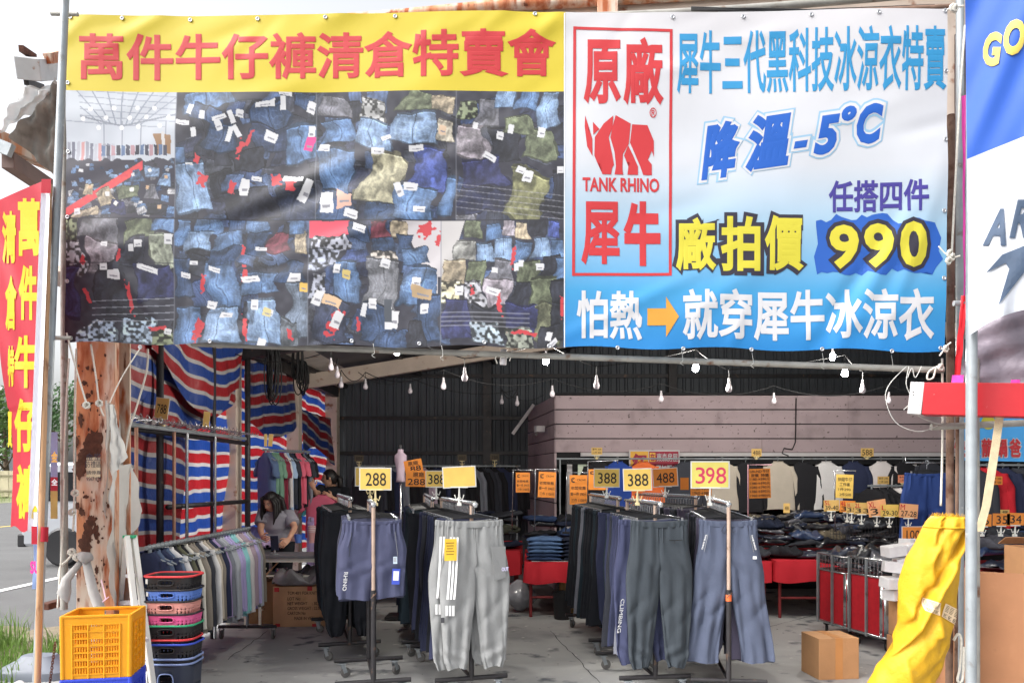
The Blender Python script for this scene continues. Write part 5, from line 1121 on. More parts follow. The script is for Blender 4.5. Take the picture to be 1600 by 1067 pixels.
tk = MB(); 
# ---- wide blue grey trousers
bg_ = proto_trousers('trousers', (1.01, .195, .255, .31, .20, .115, 'straight'), 'bluegrey', 56, 80, seed=61, fold=.012)
for s_ in (-1, 1):
    z = MB(); z.tube([(s_ * .145, -.052, -.105), (s_ * .172, -.056, -.225)], .0028, 5); z.build('pocket_zip', M_chrome, bg_)
    mb = MB(); write(mb, 'TANK RHINO', (0, 0, 1, 1), lambda x, y, h: (s_ * (.158 + .028 * x) + .012 * (.5 - y), -.055 - .001 * h, -.105 - .105 * x), .03); mb.build('pocket_lettering', M_white, bg_)
mb = MB(); mb.box((.178, -.058, -.265), (.026, .002, .02)); mb.build('logo', M_white, bg_)
d_ = MB(); d_.tube([(-.02, -.034, -.03), (-.05, -.05, -.08), (-.03, -.052, -.1), (0, -.045, -.05), (.03, -.052, -.09), (.05, -.052, -.075)], .0025, 5); d_.build('drawstring', FM['dkgrey'], bg_)
p, rz = front(bg_, rD, .045, .105, 'foremost wide blue grey trousers with white pocket lettering behind the post')
dup(hanger0, p, rz, 'black clip hanger holding the foremost blue grey trousers', 'clip hangers')
fill_rack(rD, .11, .075, [(a, t) for a, t in zip(['straight', 'jogger'] * 8, ('plum', 'black', 'bluegrey', 'dkgrey', 'plum', 'black', 'dkgrey', 'greyviolet', 'black', 'plum', 'dkgrey', 'black', 'plum', 'dkgrey', 'black'))], 'fronted by wide blue grey trousers')
fill_rack(rE, -.03, .08, [(a, t) for a, t in zip(['straight', 'jogger'] * 8, ('plum', 'dkgrey', 'plum', 'black', 'greyviolet', 'dkgrey', 'plum', 'black', 'dkgrey', 'plum', 'black', 'dkgrey', 'black'))], 'of dark trousers')
og = MB().tube([(1.408, 5.64, .70), (1.408, 5.64, .745)], .021, 12); tag(og.build('orange_ring', mat('orange plastic', rgb(232, 110, 60), .5), smooth=True, ang=50), 'orange plastic ring on the post before the blue grey trousers', 'ring')

# ------------------------------------------------------------------ shirts
def shirt_parts(L_, long, n, m, seed, fold=.006, coll=True):
    rnd = random.Random(seed); ph = [rnd.uniform(0, 6.28) for _ in range(8)]; b = MB(); rings = []
    for j in range(m + 1):
        t = j / m
        rx = lerpt(t, [(0, .07), (.06, .13), (.13, .205), (.3, .225), (1, .24)]); d = lerpt(t, [(0, .03), (.1, .042), (.35, .05), (1, .045)]); ring = []
        for i in range(n):
            a = 6.28318 * i / n; x, y = se(a, .8)
            g = fold * t * (math.sin(4 * a + ph[0]) + .7 * math.sin(7 * a + 3 * t + ph[1]) + .5 * math.sin(3 * a - 6 * t + ph[2]))
            ring.append((rx * x, d * y + g, -.02 - t * (L_ - .02) - .05 * abs(x) * max(0, 1 - t / .15) * 0 - .012 * math.sin(2 * a + ph[3]) * t))
        rings.append(ring)
    b.loft(rings)
    ls = .60 if long else .2
    for s_ in (-1, 1):
        rings = []
        for j in range(m + 1):
            t = j / m; cx = .165 + (.10 if long else .13) * lerpt(t, [(0, 0), (.3, .65), (1, 1)]); cz = -.075 - ls * t; r_ = lerpt(t, [(0, .062), (.3, .068), (1, .046 if long else .07)]); ring = []
            for i in range(n // 2):
                a = 6.28318 * i / (n // 2); x, y = math.cos(a), math.sin(a)
                g = fold * (.3 + t) * (math.sin(3 * a + 9 * t + ph[4]) + .6 * math.sin(14 * t + 2 * a + ph[5]))
                ring.append((s_ * (cx + (r_ * .75 + g * .5) * x), (r_ * .62 + g) * y, cz - (.025 * x if not long else 0)))
            rings.append(ring if s_ > 0 else ring[::-1])
        b.loft(rings)
    c = MB(); rings = []
    for r_, z_ in ((.076, -.045), (.07, -.02), (.066, -.002), (.058, -.004)): rings.append([(r_ * math.cos(6.28318 * i / 20), r_ * .55 * math.sin(6.28318 * i / 20) , z_ - .018 * (math.sin(6.28318 * i / 20) < 0) * abs(math.sin(6.28318 * i / 20))) for i in range(20)])
    c.loft(rings, caps=False)
    return b, c
def proto_shirt(long, seed, L_=.68):
    b, c = shirt_parts(L_, long, 24, 18, seed); o = b.build('shirt', FM['black'], smooth=True, ang=70); c.build('collar', FM['black'], o, smooth=True); return o
SH = [proto_shirt(True, 1), proto_shirt(True, 2, .72), proto_shirt(False, 3), proto_shirt(False, 4, .64)]
def shanger():
    mb = MB(); pts = [(.0, 0, -.06), (.0, 0, -.03)] + [(.02 * math.sin(a), 0, -.02 * math.cos(a)) for a in [R(x) for x in range(0, 250, 25)]]
    mb.tube(pts, .0026, 6); mb.tube([(-.19, 0, -.125), (-.1, 0, -.09), (0, 0, -.06), (.1, 0, -.09), (.19, 0, -.125)], .007, 6); return mb.build('hanger', M_galv, smooth=True)
hanger1 = shanger()
SC_ = {'navy': (46, 52, 78), 'slate blue': (84, 98, 122), 'white': (214, 212, 212), 'black': (36, 36, 40), 'olive': (92, 92, 74), 'cream': (206, 202, 192), 'taupe': (140, 132, 122), 'lavender': (172, 152, 196), 'grey': (126, 130, 140), 'purple': (140, 116, 164), 'lilac': (188, 176, 224), 'aqua': (150, 212, 216), 'mauve': (184, 164, 178), 'silver': (176, 180, 188), 'pink': (222, 108, 130),
       'steel blue': (92, 112, 146), 'sage green': (116, 152, 132), 'wine red': (136, 52, 70), 'sky blue': (166, 190, 220), 'ivory': (220, 214, 214), 'charcoal': (60, 62, 70), 'beige': (190, 180, 166), 'orange': (220, 110, 60), 'royal blue': (44, 72, 150), 'red': (196, 40, 52)}
SMt = {k: fabric('shirt cloth ' + k, v) for k, v in SC_.items()}
def hang_row(A, B, z, cols, kinds, phrase, group, rzoff=0., jit=.12, drop=.03, xs=1.):
    A, B = Vector(A), Vector(B); d = (B - A).normalized(); rz = math.atan2(-d.x, d.y) + rzoff; n = len(cols)
    for k, c in enumerate(cols):
        t = k / max(1, n - 1); p = A.lerp(B, t) + Vector((0, 0, z)); j = random.uniform(-jit, jit)
        dup(hanger1, p, rz + j, 'wire and bar hanger, %s along %s' % (ORD[k % 30], phrase), 'shirt hangers')
        src = SH[kinds[k % len(kinds)]]
        dup(src, p + Vector((0, 0, -drop - .02)), rz + j, '%s shirt, %s along %s' % (c, ORD[k % 30], phrase), group, mats={'self': SMt[c], 'collar': SMt[c]}, scale=(xs * random.uniform(.92, 1.04), random.uniform(.7, 1.0), random.uniform(.95, 1.06)))
for o in SH: tag(o, 'shirt', 'shirt')
tag(hanger1, 'hanger', 'hanger'); tag(hanger0, 'hanger', 'hanger')
for o in LOWSRC: tag(o, 'trousers', 'trousers')
def plain_rack(label, A, B, z, r_=.016, posts=True, m=M_galv, casters=True):
    A, B = Vector(A), Vector(B); t = thing('clothes_rail', label, 'clothes rail', A, 'clothes rails'); up = Vector((0, 0, 1)); d = (B - A).normalized(); nrm = Vector((d.y, -d.x, 0))
    MB().tube([A - d * .05 + up * z, B + d * .05 + up * z], r_, 10).build('rail', m, t, smooth=True, ang=50)
    for q in (A, B):
        MB().tube([q + up * .1, q + up * z], r_ * .9, 10).build('post', m, t, smooth=True, ang=50)
        MB().tube([q - nrm * .28 + up * .12, q + nrm * .28 + up * .12], .016, 8).build('base_bar', M_darksteel, t, smooth=True, ang=50)
        if casters:
            for s2 in (-1, 1):
                p = q + nrm * .25 * s2; c = MB(); c.box(p + up * .105, (.06, .05, .006))
                for e in (-1, 1): c.box(p + up * .07 + Vector((e * .018, 0, 0)), (.003, .03, .07))
                o = c.build('caster', M_galv, t); w = MB(); w.lathe([(.012, -.012), (.034, -.013), (.043, -.008), (.043, .008), (.034, .013), (.012, .012)], 18, p + up * .044, Matrix.Rotation(R(90), 3, 'Y')); w.build('wheel', mat('grey rubber wheel', rgb(104, 102, 100)), o, smooth=True, ang=50)
    return t
t = plain_rack('steel rail of long sleeved shirts beside the yellow crate', (-2.74, 5.74, 0), (-2.74, 7.72, 0), 1.07)
hang_row((-2.74, 5.74, 0), (-2.74, 7.68, 0), 1.07, ['navy', 'slate blue', 'navy', 'slate blue', 'white', 'black', 'olive', 'black', 'cream', 'taupe', 'taupe', 'charcoal', 'white', 'beige', 'taupe', 'navy', 'lavender', 'grey', 'silver', 'silver', 'lilac', 'lilac', 'aqua', 'aqua', 'ivory', 'mauve', 'mauve', 'lilac', 'silver', 'taupe'],
         [0, 1], 'the shirt rail by the yellow crate', 'shirts on the low side rail', drop=.0, xs=.74, rzoff=-.15)
mb = MB()
for k in range(24):   # hook sleeves bunched along the near end of the rail
    pass
t = plain_rack('high steel rail of short shirts against the striped tarpaulin at the rear', (-3.12, 9.4, 0), (-2.85, 10.2, 0), 1.88, .014)
hang_row((-3.12, 9.42, 0), (-2.86, 10.18, 0), 1.88, ['steel blue', 'steel blue', 'sage green', 'sage green', 'sage green', 'wine red', 'wine red', 'ivory', 'sky blue', 'charcoal', 'navy', 'black', 'pink', 'pink', 'black', 'grey', 'charcoal', 'black'], [2, 3, 2, 0], 'the high rear rail', 'shirts on the high rear rail', rzoff=-.45, drop=0., xs=.8)
t = plain_rack('low steel rail of lavender and grey shirts behind the standing seller', (-2.75, 10.0, 0), (-2.4, 10.3, 0), 1.14, .013)
hang_row((-2.75, 10.0, 0), (-2.4, 10.3, 0), 1.14, ['lavender', 'charcoal', 'lavender', 'navy'], [2, 3], 'the low rail behind the seller', 'shirts on the low rear rail', rzoff=-.4, drop=0, xs=.6)
# rear rails along the back wall and the boarded room
t = plain_rack('long rear rail of dark clothes along the corrugated back wall', (-2.6, 12.3, 0), (-.2, 12.4, 0), 1.72, .014)
cl_ = ['black', 'charcoal', 'black', 'navy', 'grey', 'black', 'black', 'charcoal', 'mauve', 'black', 'navy', 'black', 'charcoal', 'black', 'black', 'grey', 'black', 'charcoal', 'black', 'navy', 'black', 'black']
hang_row((-2.55, 12.3, 0), (-.25, 12.4, 0), 1.72, cl_, [0, 1], 'the rear rail at the corrugated wall', 'shirts on the back wall rail', rzoff=1.1, drop=0)
t = plain_rack('long rail of pullovers in front of the boarded room windows', (.4, 10.6, 0), (5.6, 10.6, 0), 1.80, .012)
for x_, c_, ph_, k_ in [(935, 'black', 'under the tall rack signs', 0), (965, 'royal blue', 'behind the card 388', 0), (1005, 'orange', 'below the red estate sign', 0), (1070, 'charcoal', 'beside the red estate sign', 1), (1128, 'beige', 'behind the handwritten card', 0), (1165, 'black', 'left of the orange price list', 1), (1215, 'beige', 'half behind the orange price list', 0), (1254, 'black', 'between the orange list and the white pullover', 1),
                        (1290, 'white', 'beside the yellow two line card', 0), (1332, 'navy', 'with pale piping behind the yellow card', 0), (1376, 'ivory', 'with small chest card', 1), (1411, 'black', 'behind the small pink card', 0), (1450, 'charcoal', 'beside the blue skirt shorts', 0)]:
    p = P(x_, 0, 10.55); p.z = 1.80
    ph_ = ph_.replace('left of', 'just before')
    dup(hanger1, p, random.uniform(-.1, .1), 'hanger of the %s pullover %s' % (c_, ph_), 'pullover hangers')
    dup(SH[k_], p + Vector((0, -.03, -.03)), random.uniform(-.12, .12), '%s pullover hung by the boarded room %s' % (c_, ph_), 'pullovers by the boarded room', mats={'self': SMt[c_], 'collar': SMt[c_]}, scale=(.95, .9, .95))
t = plain_rack('short rail of black and white striped tops before the pullovers', (4.25, 9.9, 0), (5.0, 10.0, 0), 1.45, .012)
hang_row((4.25, 9.9, 0), (5.0, 10.0, 0), 1.45, ['black', 'black', 'black', 'ivory', 'black', 'grey', 'ivory', 'black'], [0, 3], 'the short rail of striped tops', 'tops on the short rear rail', rzoff=.5, drop=0)
t = plain_rack('dim rail of dark jackets beyond the thick pole', (5.1, 9.2, 0), (7.2, 9.2, 0), 1.7, .013)
hang_row((5.1, 9.2, 0), (7.1, 9.2, 0), 1.7, ['charcoal', 'red', 'navy', 'charcoal', 'navy', 'slate blue', 'black', 'navy', 'charcoal', 'black', 'navy', 'charcoal'], [0, 1], 'the jacket rail beyond the thick pole', 'jackets on the far rail', rzoff=1.2, drop=0)
# blue shorts displayed on a hanger by the pole
bsk = proto_trousers('shorts', (.62, .20, .25, .62, .135, .12, 'shorts'), 'royal', 36, 30, seed=71); bsk.location = P(1448, 738, 8.4); tag(bsk, 'deep blue shorts hung high beside the rusty pole', 'shorts'); bsk.scale = (1.12, 1, 1.12)
tg = MB().box((.02, -.06, -.13), (.02, .003, .11), Matrix.Rotation(.5, 3, 'Y')); tg.build('hang_tag', mat('pink tag', rgb(214, 170, 190), .6), bsk)
h = dup(hanger0, bsk.location + Vector((0, 0, .105)), 0, 'black clip hanger of the deep blue shorts', 'clip hangers')
st = thing('display_arm', 'chrome display arm carrying the deep blue shorts', 'display arm', P(1448, 1000, 8.6))
q = bsk.location + Vector((0, 0, .105)); MB().tube([q + Vector((-.2, .05, .06)), q + Vector((-.2, .05, .0)), q + Vector((.3, .05, 0))], .008, 8).build('arm', M_chrome, st, smooth=True); MB().tube([Vector((q.x + .3, q.y + .05, 0)), q + Vector((.3, .05, .05))], .011, 8).build('post', M_chrome, st, smooth=True)
# the long 788 rail with its bare hooks
rl = thing('clothes_rail', 'empty high rail with bare wire hooks and copper legs by the column', 'clothes rail', (-3.0, 6.3, 0))
X = -2.97; ya, yb = X * F / (196 - CX), X * F / (383 - CX)
MB().tube([(X, ya, 1.965), (X, yb, 1.965)], .018, 10).build('rail', M_galv, rl, smooth=True, ang=50)
for px in (213, 272, 292, 336):
    y = X * F / (px - CX); MB().tube([(X, y, 0.05), (X, y, 1.965)], .014, 10).build('leg', mat('copper tube', rgb(170, 130, 110), .5, .3, .2, 14) if px in (213, 272) else M_chrome, rl, smooth=True, ang=50)
for k in range(22):
    y = ya + (yb - ya) * (k + .3) / 22; b_ = random.uniform(-.05, .05); mb = MB(); mb.tube([(X - .03, y, 1.985), (X + .02, y + b_, 2.0), (X + .12, y + b_, 2.01), (X + .17, y + b_, 1.985), (X + .175, y + b_, 2.02)], .0035, 5); mb.tube([(X - .03, y - .05, 1.99), (X + .0, y - .03, 2.06), (X + .02, y, 2.0)], .0035, 5); mb.build('hook', M_chrome, rl, smooth=True)
MB().tube([(X + .11, ya, 2.01), (X + .11, yb, 2.01)], .004, 5).build('hook_wire', M_chrome, rl)
# ------------------------------------------------------------------ price cards
M_card = mat('yellow card', rgb(226, 190, 96), .6, 0, .08, 9); M_cardo = mat('orange card', rgb(226, 138, 54), .6, 0, .08, 9); M_cardl = mat('lemon card', rgb(224, 210, 110), .6, 0, .06, 9)
M_cardd = mat('tan card', rgb(214, 176, 104), .7, 0, .08, 6); M_sleeve = mat('clear card sleeve', rgb(214, 214, 214), .25, 0, .04, 6, coat=.3)
M_ink = mat('black marker', rgb(44, 40, 38), .7, 0, .05, 6); M_pinkink = mat('pink marker', rgb(206, 60, 96), .7); M_cream = mat('cream plastic', rgb(226, 210, 160), .5, 0, .05, 6); M_whpl = mat('white plastic', rgb(222, 222, 216), .45, 0, .05, 6)
def card(label, box, Y, m, lines=(), sleeve=True, holder=None, tilt=0., group=None, ink=None, bold=.005, yaw=0., name='price_card', skew=0.):
    x0, y0, x1, y1 = box; c = P((x0 + x1) / 2, (y0 + y1) / 2, Y); w, h = (x1 - x0) * Y / F, (y1 - y0) * Y / F
    t = thing(name, label, 'price card', c, group or 'price cards'); Rm = Matrix.Rotation(yaw, 3, 'Z') @ Matrix.Rotation(tilt, 3, 'Y')
    pl = lambda a, b, off: c + Rm @ Vector(((a - .5) * w, -off, (.5 - b) * h + skew * (a - .5) * w))
    def slab(mb, e, o0, o1):
        vs = [pl(a, b, o) for o in (o0, o1) for a, b in ((-e, -e * w / h), (1 + e, -e * w / h), (1 + e, 1 + e * w / h), (-e, 1 + e * w / h))]
        mb.add(vs, [(0, 1, 2, 3), (4, 7, 6, 5), (0, 4, 5, 1), (1, 5, 6, 2), (2, 6, 7, 3), (3, 7, 4, 0)])
    mb = MB(); slab(mb, 0, 0, .003); mb.build('card', m, t)
    if sleeve: mb = MB(); slab(mb, .035, -.003, .0004); mb.build('sleeve', M_sleeve, t)
    inks = {}
    for ln in lines:
        s, bx = ln[0], ln[1]; ik = ln[2] if len(ln) > 2 else (ink or M_ink); bo = ln[3] if len(ln) > 3 else bold
        write(inks.setdefault(ik.name, (ik, MB()))[1], s, bx, lambda x, y, hh: pl(x, y, .0042 + .0006 * hh), bo)
    for ik, mb in inks.values(): mb.build('lettering', ik, t)
    if holder:
        cb = c + Vector((0, 0, -h / 2)); mh = M_cream if holder[0] == 'cream' else M_whpl
        mb = MB(); mb.box(cb + Vector((0, 0, -.004)), (w * .55, .014, .010)); mb.build('holder_ledge', mh, t, bev=.002)
        mb = MB(); zt = holder[1]; e = Vector((cb.x, cb.y + .01, zt)) if len(holder) < 3 else Vector((holder[2], cb.y + .01, zt))
        mb.tube([cb, cb.lerp(e, .5), e], [.005, .007, .010], 8); l_ = (cb.z - zt) * .55
        for s_ in (-1, 1): mb.tube([cb.lerp(e, .55), cb.lerp(e, .75) + Vector((s_ * .022, 0, 0)), cb.lerp(e, .55) + Vector((s_ * .034, 0, .012))], .004, 6)
        mb.box(e, (.03, .03, .02)); mb.build('holder_clip', mh, t, smooth=True, ang=40)
    return t
rz_ = 1.40
card('yellow card reading 288 clipped on the violet blue shorts rack', (563, 732, 610, 764), 5.72, M_card, [('288', (.18, .2, .86, .84))], holder=('cream', rz_ - .02))
card('yellow card edge peeking out behind the 288 card of the shorts rack', (556, 731, 600, 758), 6.9, M_card, holder=('cream', rz_))
card('small yellow card reading 388 half hidden behind the blank card', (666, 736, 697, 760), 6.6, M_card, [('388', (.1, .2, .95, .84))], holder=('white', rz_))
card('blank yellow card clipped above the light grey joggers', (693, 730, 742, 760), 5.75, M_card, tilt=-.05, holder=('white', rz_ - .02))
card('orange card reading 288 with small characters behind the shorts rack', (634, 735, 666, 760), 7.6, M_cardo, [('原廠', (.35, .08, .9, .4)), ('288', (.1, .5, .95, .9))], sleeve=False, tilt=.02)
card('tilted orange card above the orange 288 card', (632, 718, 660, 738), 7.7, M_cardo, [('原廠', (.2, .1, .8, .45)), ('88', (.3, .5, .9, .9))], sleeve=False, tilt=-.18)
card('yellow card reading 388 at the far end of the black and indigo trousers', (929, 733, 967, 760), 6.9, M_card, [('388', (.14, .2, .9, .82))], holder=('white', rz_))
card('yellow card reading 388 clipped above the slate grey joggers', (975, 733, 1017, 765), 5.8, M_card, [('388', (.14, .22, .9, .82))], tilt=-.03, holder=('cream', rz_ - .02))
card('orange card reading 488 next to the slate joggers card', (1021, 732, 1058, 759), 7.2, M_cardo, [('488', (.12, .24, .88, .82))], tilt=-.06, holder=('white', rz_))
card('lemon card handwritten 398 in pink above the blue grey trousers', (1081, 722, 1138, 761), 5.75, M_cardl, [('3', (.1, .2, .36, .86)), ('9', (.38, .2, .62, .86)), ('8', (.66, .2, .94, .86))], ink=M_pinkink, bold=.004, holder=('white', rz_ - .02))
card('tan tilted card reading 788 on the empty high rail', (243, 622, 263, 654), 6.5, M_cardd, [('788', (.14, .3, .88, .75))], tilt=.12, holder=('cream', 1.99))
for k, (x0, y0, x1, y1, Y, tl, lb) in enumerate([(318, 643, 327, 668, 7.4, .1, 'tiny dim card edge on the middle of the empty high rail'), (413, 678, 417, 697, 8.9, 0, 'thin card edge on the high rear shirt rail'), (420, 678, 426, 697, 9.2, .1, 'thin tan card on the high rear shirt rail')]): card(lb, (x0, y0, x1, y1), Y, M_cardd, tilt=tl, yaw=.3)
swirl = lambda: [('C', (.08, .08, .30, .26)), ('c', (.14, .12, .26, .24)), ('CROW', (.42, .13, .9, .2))]
for k, (x0, y0, x1, y1, Y, tl, lb) in enumerate([(806, 738, 828, 769, 9.4, 0, 'orange offer card farthest along the jeans table on a thin rod'), (841, 737, 868, 777, 9.1, .05, 'orange offer card tilted on the middle rod of the jeans table'), (890, 742, 918, 788, 8.95, 0, 'larger orange offer card beside the black trousers')]):
    card(lb, (x0, y0, x1, y1), Y, M_cardo, swirl() + [('老闆推薦', (.06, .38, .9, .5)), ('單一件 390元', (.06, .58, .96, .71)), ('三件 1100元', (.1, .79, .96, .92))], sleeve=False, tilt=tl, group='orange offer cards')
    xa = x0 - 6; st = thing('sign_rod', ['thin chrome rod frame holding the farthest orange offer card', 'thin chrome rod frame holding the tilted orange offer card', 'thin chrome rod frame holding the larger orange offer card'][k], 'sign stand', P(xa, 830, Y), 'sign rods on the jeans tables')
    mb = MB(); mb.tube([P(xa, 832, Y), P(xa + 2, y0 - 4, Y), P(x1 + 4, y0 - 4, Y), P(x1 + 4, y0 + 2, Y)], .007, 7); mb.build('rod', M_chrome, st, smooth=True); MB().box(P(xa, 832, Y), (.08, .06, .02)).build('foot', M_black, st)
card('orange offer card half behind the black trousers rack card', (919, 733, 950, 765), 8.6, M_cardo, swirl(), sleeve=False, group='orange offer cards')
st = thing('sign_rod', 'bent chrome rod frame above the black trousers', 'sign stand', P(918, 790, 8.6), 'sign rods on the jeans tables'); MB().tube([P(918, 800, 8.6), P(919, 721, 8.6), P(965, 719, 8.6), P(965, 724, 8.6)], .008, 7).build('rod', M_chrome, st, smooth=True)
pr = [('1180→590元', .30), ('1380→690元', .44), ('1580→790元', .58), ('1780→890元', .72), ('1960→980元', .86)]
card('tall orange price list with five rows on a pink rod', (1170, 732, 1204, 778), 7.6, M_cardo, [('GRUND 牛仔', (.05, .03, .95, .14)), ('原價  特價', (.1, .17, .92, .28))] + [(s, (.05, y, .97, y + .10)) for s, y in pr], sleeve=False, tilt=-.03, bold=.01)
st = thing('sign_rod', 'slim pinkish rod carrying the tall orange price list', 'sign stand', P(1169, 800, 7.6), 'sign rods on the jeans tables'); MB().tube([P(1169, 880, 7.6), P(1169, 726, 7.6), P(1206, 726, 7.6)], .007, 7).build('rod', mat('pinkish tube', rgb(196, 150, 160), .5), st, smooth=True)
card('orange price list mostly hidden below the handwritten card', (1079, 735, 1112, 774), 6.9, M_cardo, [('1780→890', (.1, .66, .9, .78)), ('1960→980', (.1, .84, .9, .96))], sleeve=False)
card('plain orange card beside the handwritten card', (1063, 746, 1076, 765), 7.4, M_cardo, sleeve=False)
card('small tan card reading 488 above the boarded room windows', (1174, 701, 1190, 713), 10.5, M_cardd, [('488', (.14, .24, .88, .8))], sleeve=False, holder=('cream', 1.80))
card('small tan card reading 588 above the boarded room windows', (1345, 700, 1365, 713), 10.5, M_cardd, [('588', (.1, .16, .9, .86))], sleeve=False, holder=('cream', 1.80), bold=.004)
card('dim tan card with two rows above the dark doorway', (924, 699, 941, 710), 10.5, M_cardd, [('單件 300', (.1, .1, .9, .4)), ('二件 500', (.1, .55, .9, .85))], sleeve=False, holder=('cream', 1.80))
card('tiny tan card reading 488 low on the jeans heap', (1224, 786, 1234, 801), 9.0, M_cardd, [('488', (.2, .3, .8, .7))], sleeve=False)
for k, (x, y, s) in enumerate([(561, 716, '888'), (722, 715, '888'), (773, 714, '788')]): card('very dim card reading %s on the back wall rail, %s along it' % (s, ORD[k]), (x - 7, y - 5, x + 7, y + 5), 12.2, mat('dim card', rgb(96, 88, 74), .8), [(s, (.14, .24, .88, .8))], sleeve=False, holder=('cream', 1.72))
card('yellow handwritten card offering two for 500 on a rod', (1306, 741, 1333, 778), 9.0, M_card, [('伸縮牛仔', (.08, .12, .92, .3)), ('工作褲', (.2, .34, .8, .5)), ('1件290', (.15, .56, .85, .7)), ('2件500', (.22, .77, .88, .92))], sleeve=False, tilt=.04)
st = thing('sign_rod', 'chrome rod behind the yellow handwritten card', 'sign stand', P(1304, 800, 9), 'sign rods on the jeans tables'); MB().tube([P(1305, 830, 9.02), P(1304, 735, 9.02), P(1337, 735, 9.02), P(1337, 738, 9.02)], .008, 7).build('rod', M_chrome, st, smooth=True)
card('tan card on the chest of the ivory pullover', (1371, 744, 1389, 756), 10.3, M_cardd, [('單件 290', (.1, .12, .9, .42)), ('二件 500', (.1, .55, .9, .88))], sleeve=False)
card('pinkish card above the striped tops', (1403, 742, 1421, 754), 10.0, mat('salmon card', rgb(232, 146, 110), .6), [('單件 290', (.1, .12, .9, .42)), ('二件 500', (.1, .55, .9, .88))], sleeve=False, holder=('cream', 1.46))
card('narrow orange card at the edge of the deep blue shorts', (1424, 747, 1430, 780), 9.2, M_cardo, sleeve=False)
M_redink = mat('red marker', rgb(190, 50, 50), .7)
for k, (x0, y0, x1, y1, m, s, r, tl) in enumerate([(1287, 781, 1311, 798, M_cardd, '5L', '39-40', -.02), (1312, 782, 1336, 800, M_cardo, '4L', '38', .04), (1322, 785, 1340, 801, M_cardd, '3L', '35', 0), (1334, 785, 1359, 803, M_cardd, '2L', '33', .02), (1356, 781, 1385, 806, mat('peach card', rgb(232, 170, 120), .6), 'XL', '31', -.16), (1376, 788, 1404, 807, M_card, 'L', '29-30', 0), (1405, 787, 1434, 809, mat('peach card', rgb(232, 170, 120), .6), 'M', '27-28', .08)]):
    card('size card marked %s on the jeans crate row, %s of seven' % (s, ORD[k]), (x0, y0, x1, y1), 8.5 - k * .03, m, [(s, (.05, .06, .05 + .14 * len(s) + .1, .45), M_redink, .01), (r, (.1, .5, .94, .9))], sleeve=False, tilt=tl, holder=('white', P(0, y1 + 14, 8.5).z), group='size cards', bold=.006)
card('orange card reading 100 above the chrome bin stand', (1410, 823, 1440, 846), 7.0, M_cardo, [('100', (.2, .22, .9, .82))], holder=('white', P(0, 858, 7.0).z))
for k, (x0, s) in enumerate([(1522, '36'), (1551, '35'), (1573, '34')]): card('orange size card reading %s beyond the thick pole, %s of three' % (s, ORD[k]), (x0, 803 - k, x0 + 27, 822 - k), 7.2, M_cardo, [(s, (.2, .18, .85, .85))], sleeve=False, tilt=.02, holder=('white', P(0, 836, 7.2).z), group='size cards', bold=.005)
card('dim orange card on the dark jackets beyond the thick pole', (1547, 744, 1566, 757), 9.0, M_cardo, [('單件 390', (.1, .12, .9, .42)), ('二件 500', (.1, .55, .9, .88))], sleeve=False)
card('dim yellow card low before the dark jackets', (1563, 796, 1577, 803), 8.6, M_cardd, [('488', (.2, .2, .8, .8))], sleeve=False)
# red estate agent sign on the boarded room
es = thing('estate_sign', 'dark red and gold sign with white characters on the boarded room', 'sign', P(1022, 730, 10.9))
q = lambda x, y, o=0.: P(x, y, 10.9 - o)
mb = MB(); mb.grid(lambda a, b: q(983 + 79 * a, 703 + 48 * b), 2, 2); mb.build('frame', M_frame, es, solid=.02, off=1)
mb = MB(); mb.grid(lambda a, b: q(1014 + 46 * a, 705 + 44 * b, .004), 2, 2); mb.build('red_panel', mat('maroon print', rgb(150, 30, 56), .5), es)
mb = MB(); mb.grid(lambda a, b: q(985 + 28 * a, 705 + 44 * b, .004), 2, 2); mb.grid(lambda a, b: q(1015 + 9 * a, 707 + 14 * b, .006), 1, 1); mb.build('gold_panel', mat('gold print', rgb(222, 168, 60), .5), es)
mb = MB(); write(mb, '征', (987, 708, 1011, 745), lambda x, y, h: q(x, y, .01), .05); write(mb, '在', (1016, 708, 1023, 720), lambda x, y, h: q(x, y, .01), .03); mb.build('red_lettering', mat('maroon print', rgb(150, 30, 56)), es)
mb = MB(); write(mb, '東森房屋', (1026, 708, 1059, 721), lambda x, y, h: q(x, y, .01), .01); write(mb, '大豐加盟店', (1016, 726, 1059, 741), lambda x, y, h: q(x, y, .01), .03); mb.build('white_lettering', M_whp, es)

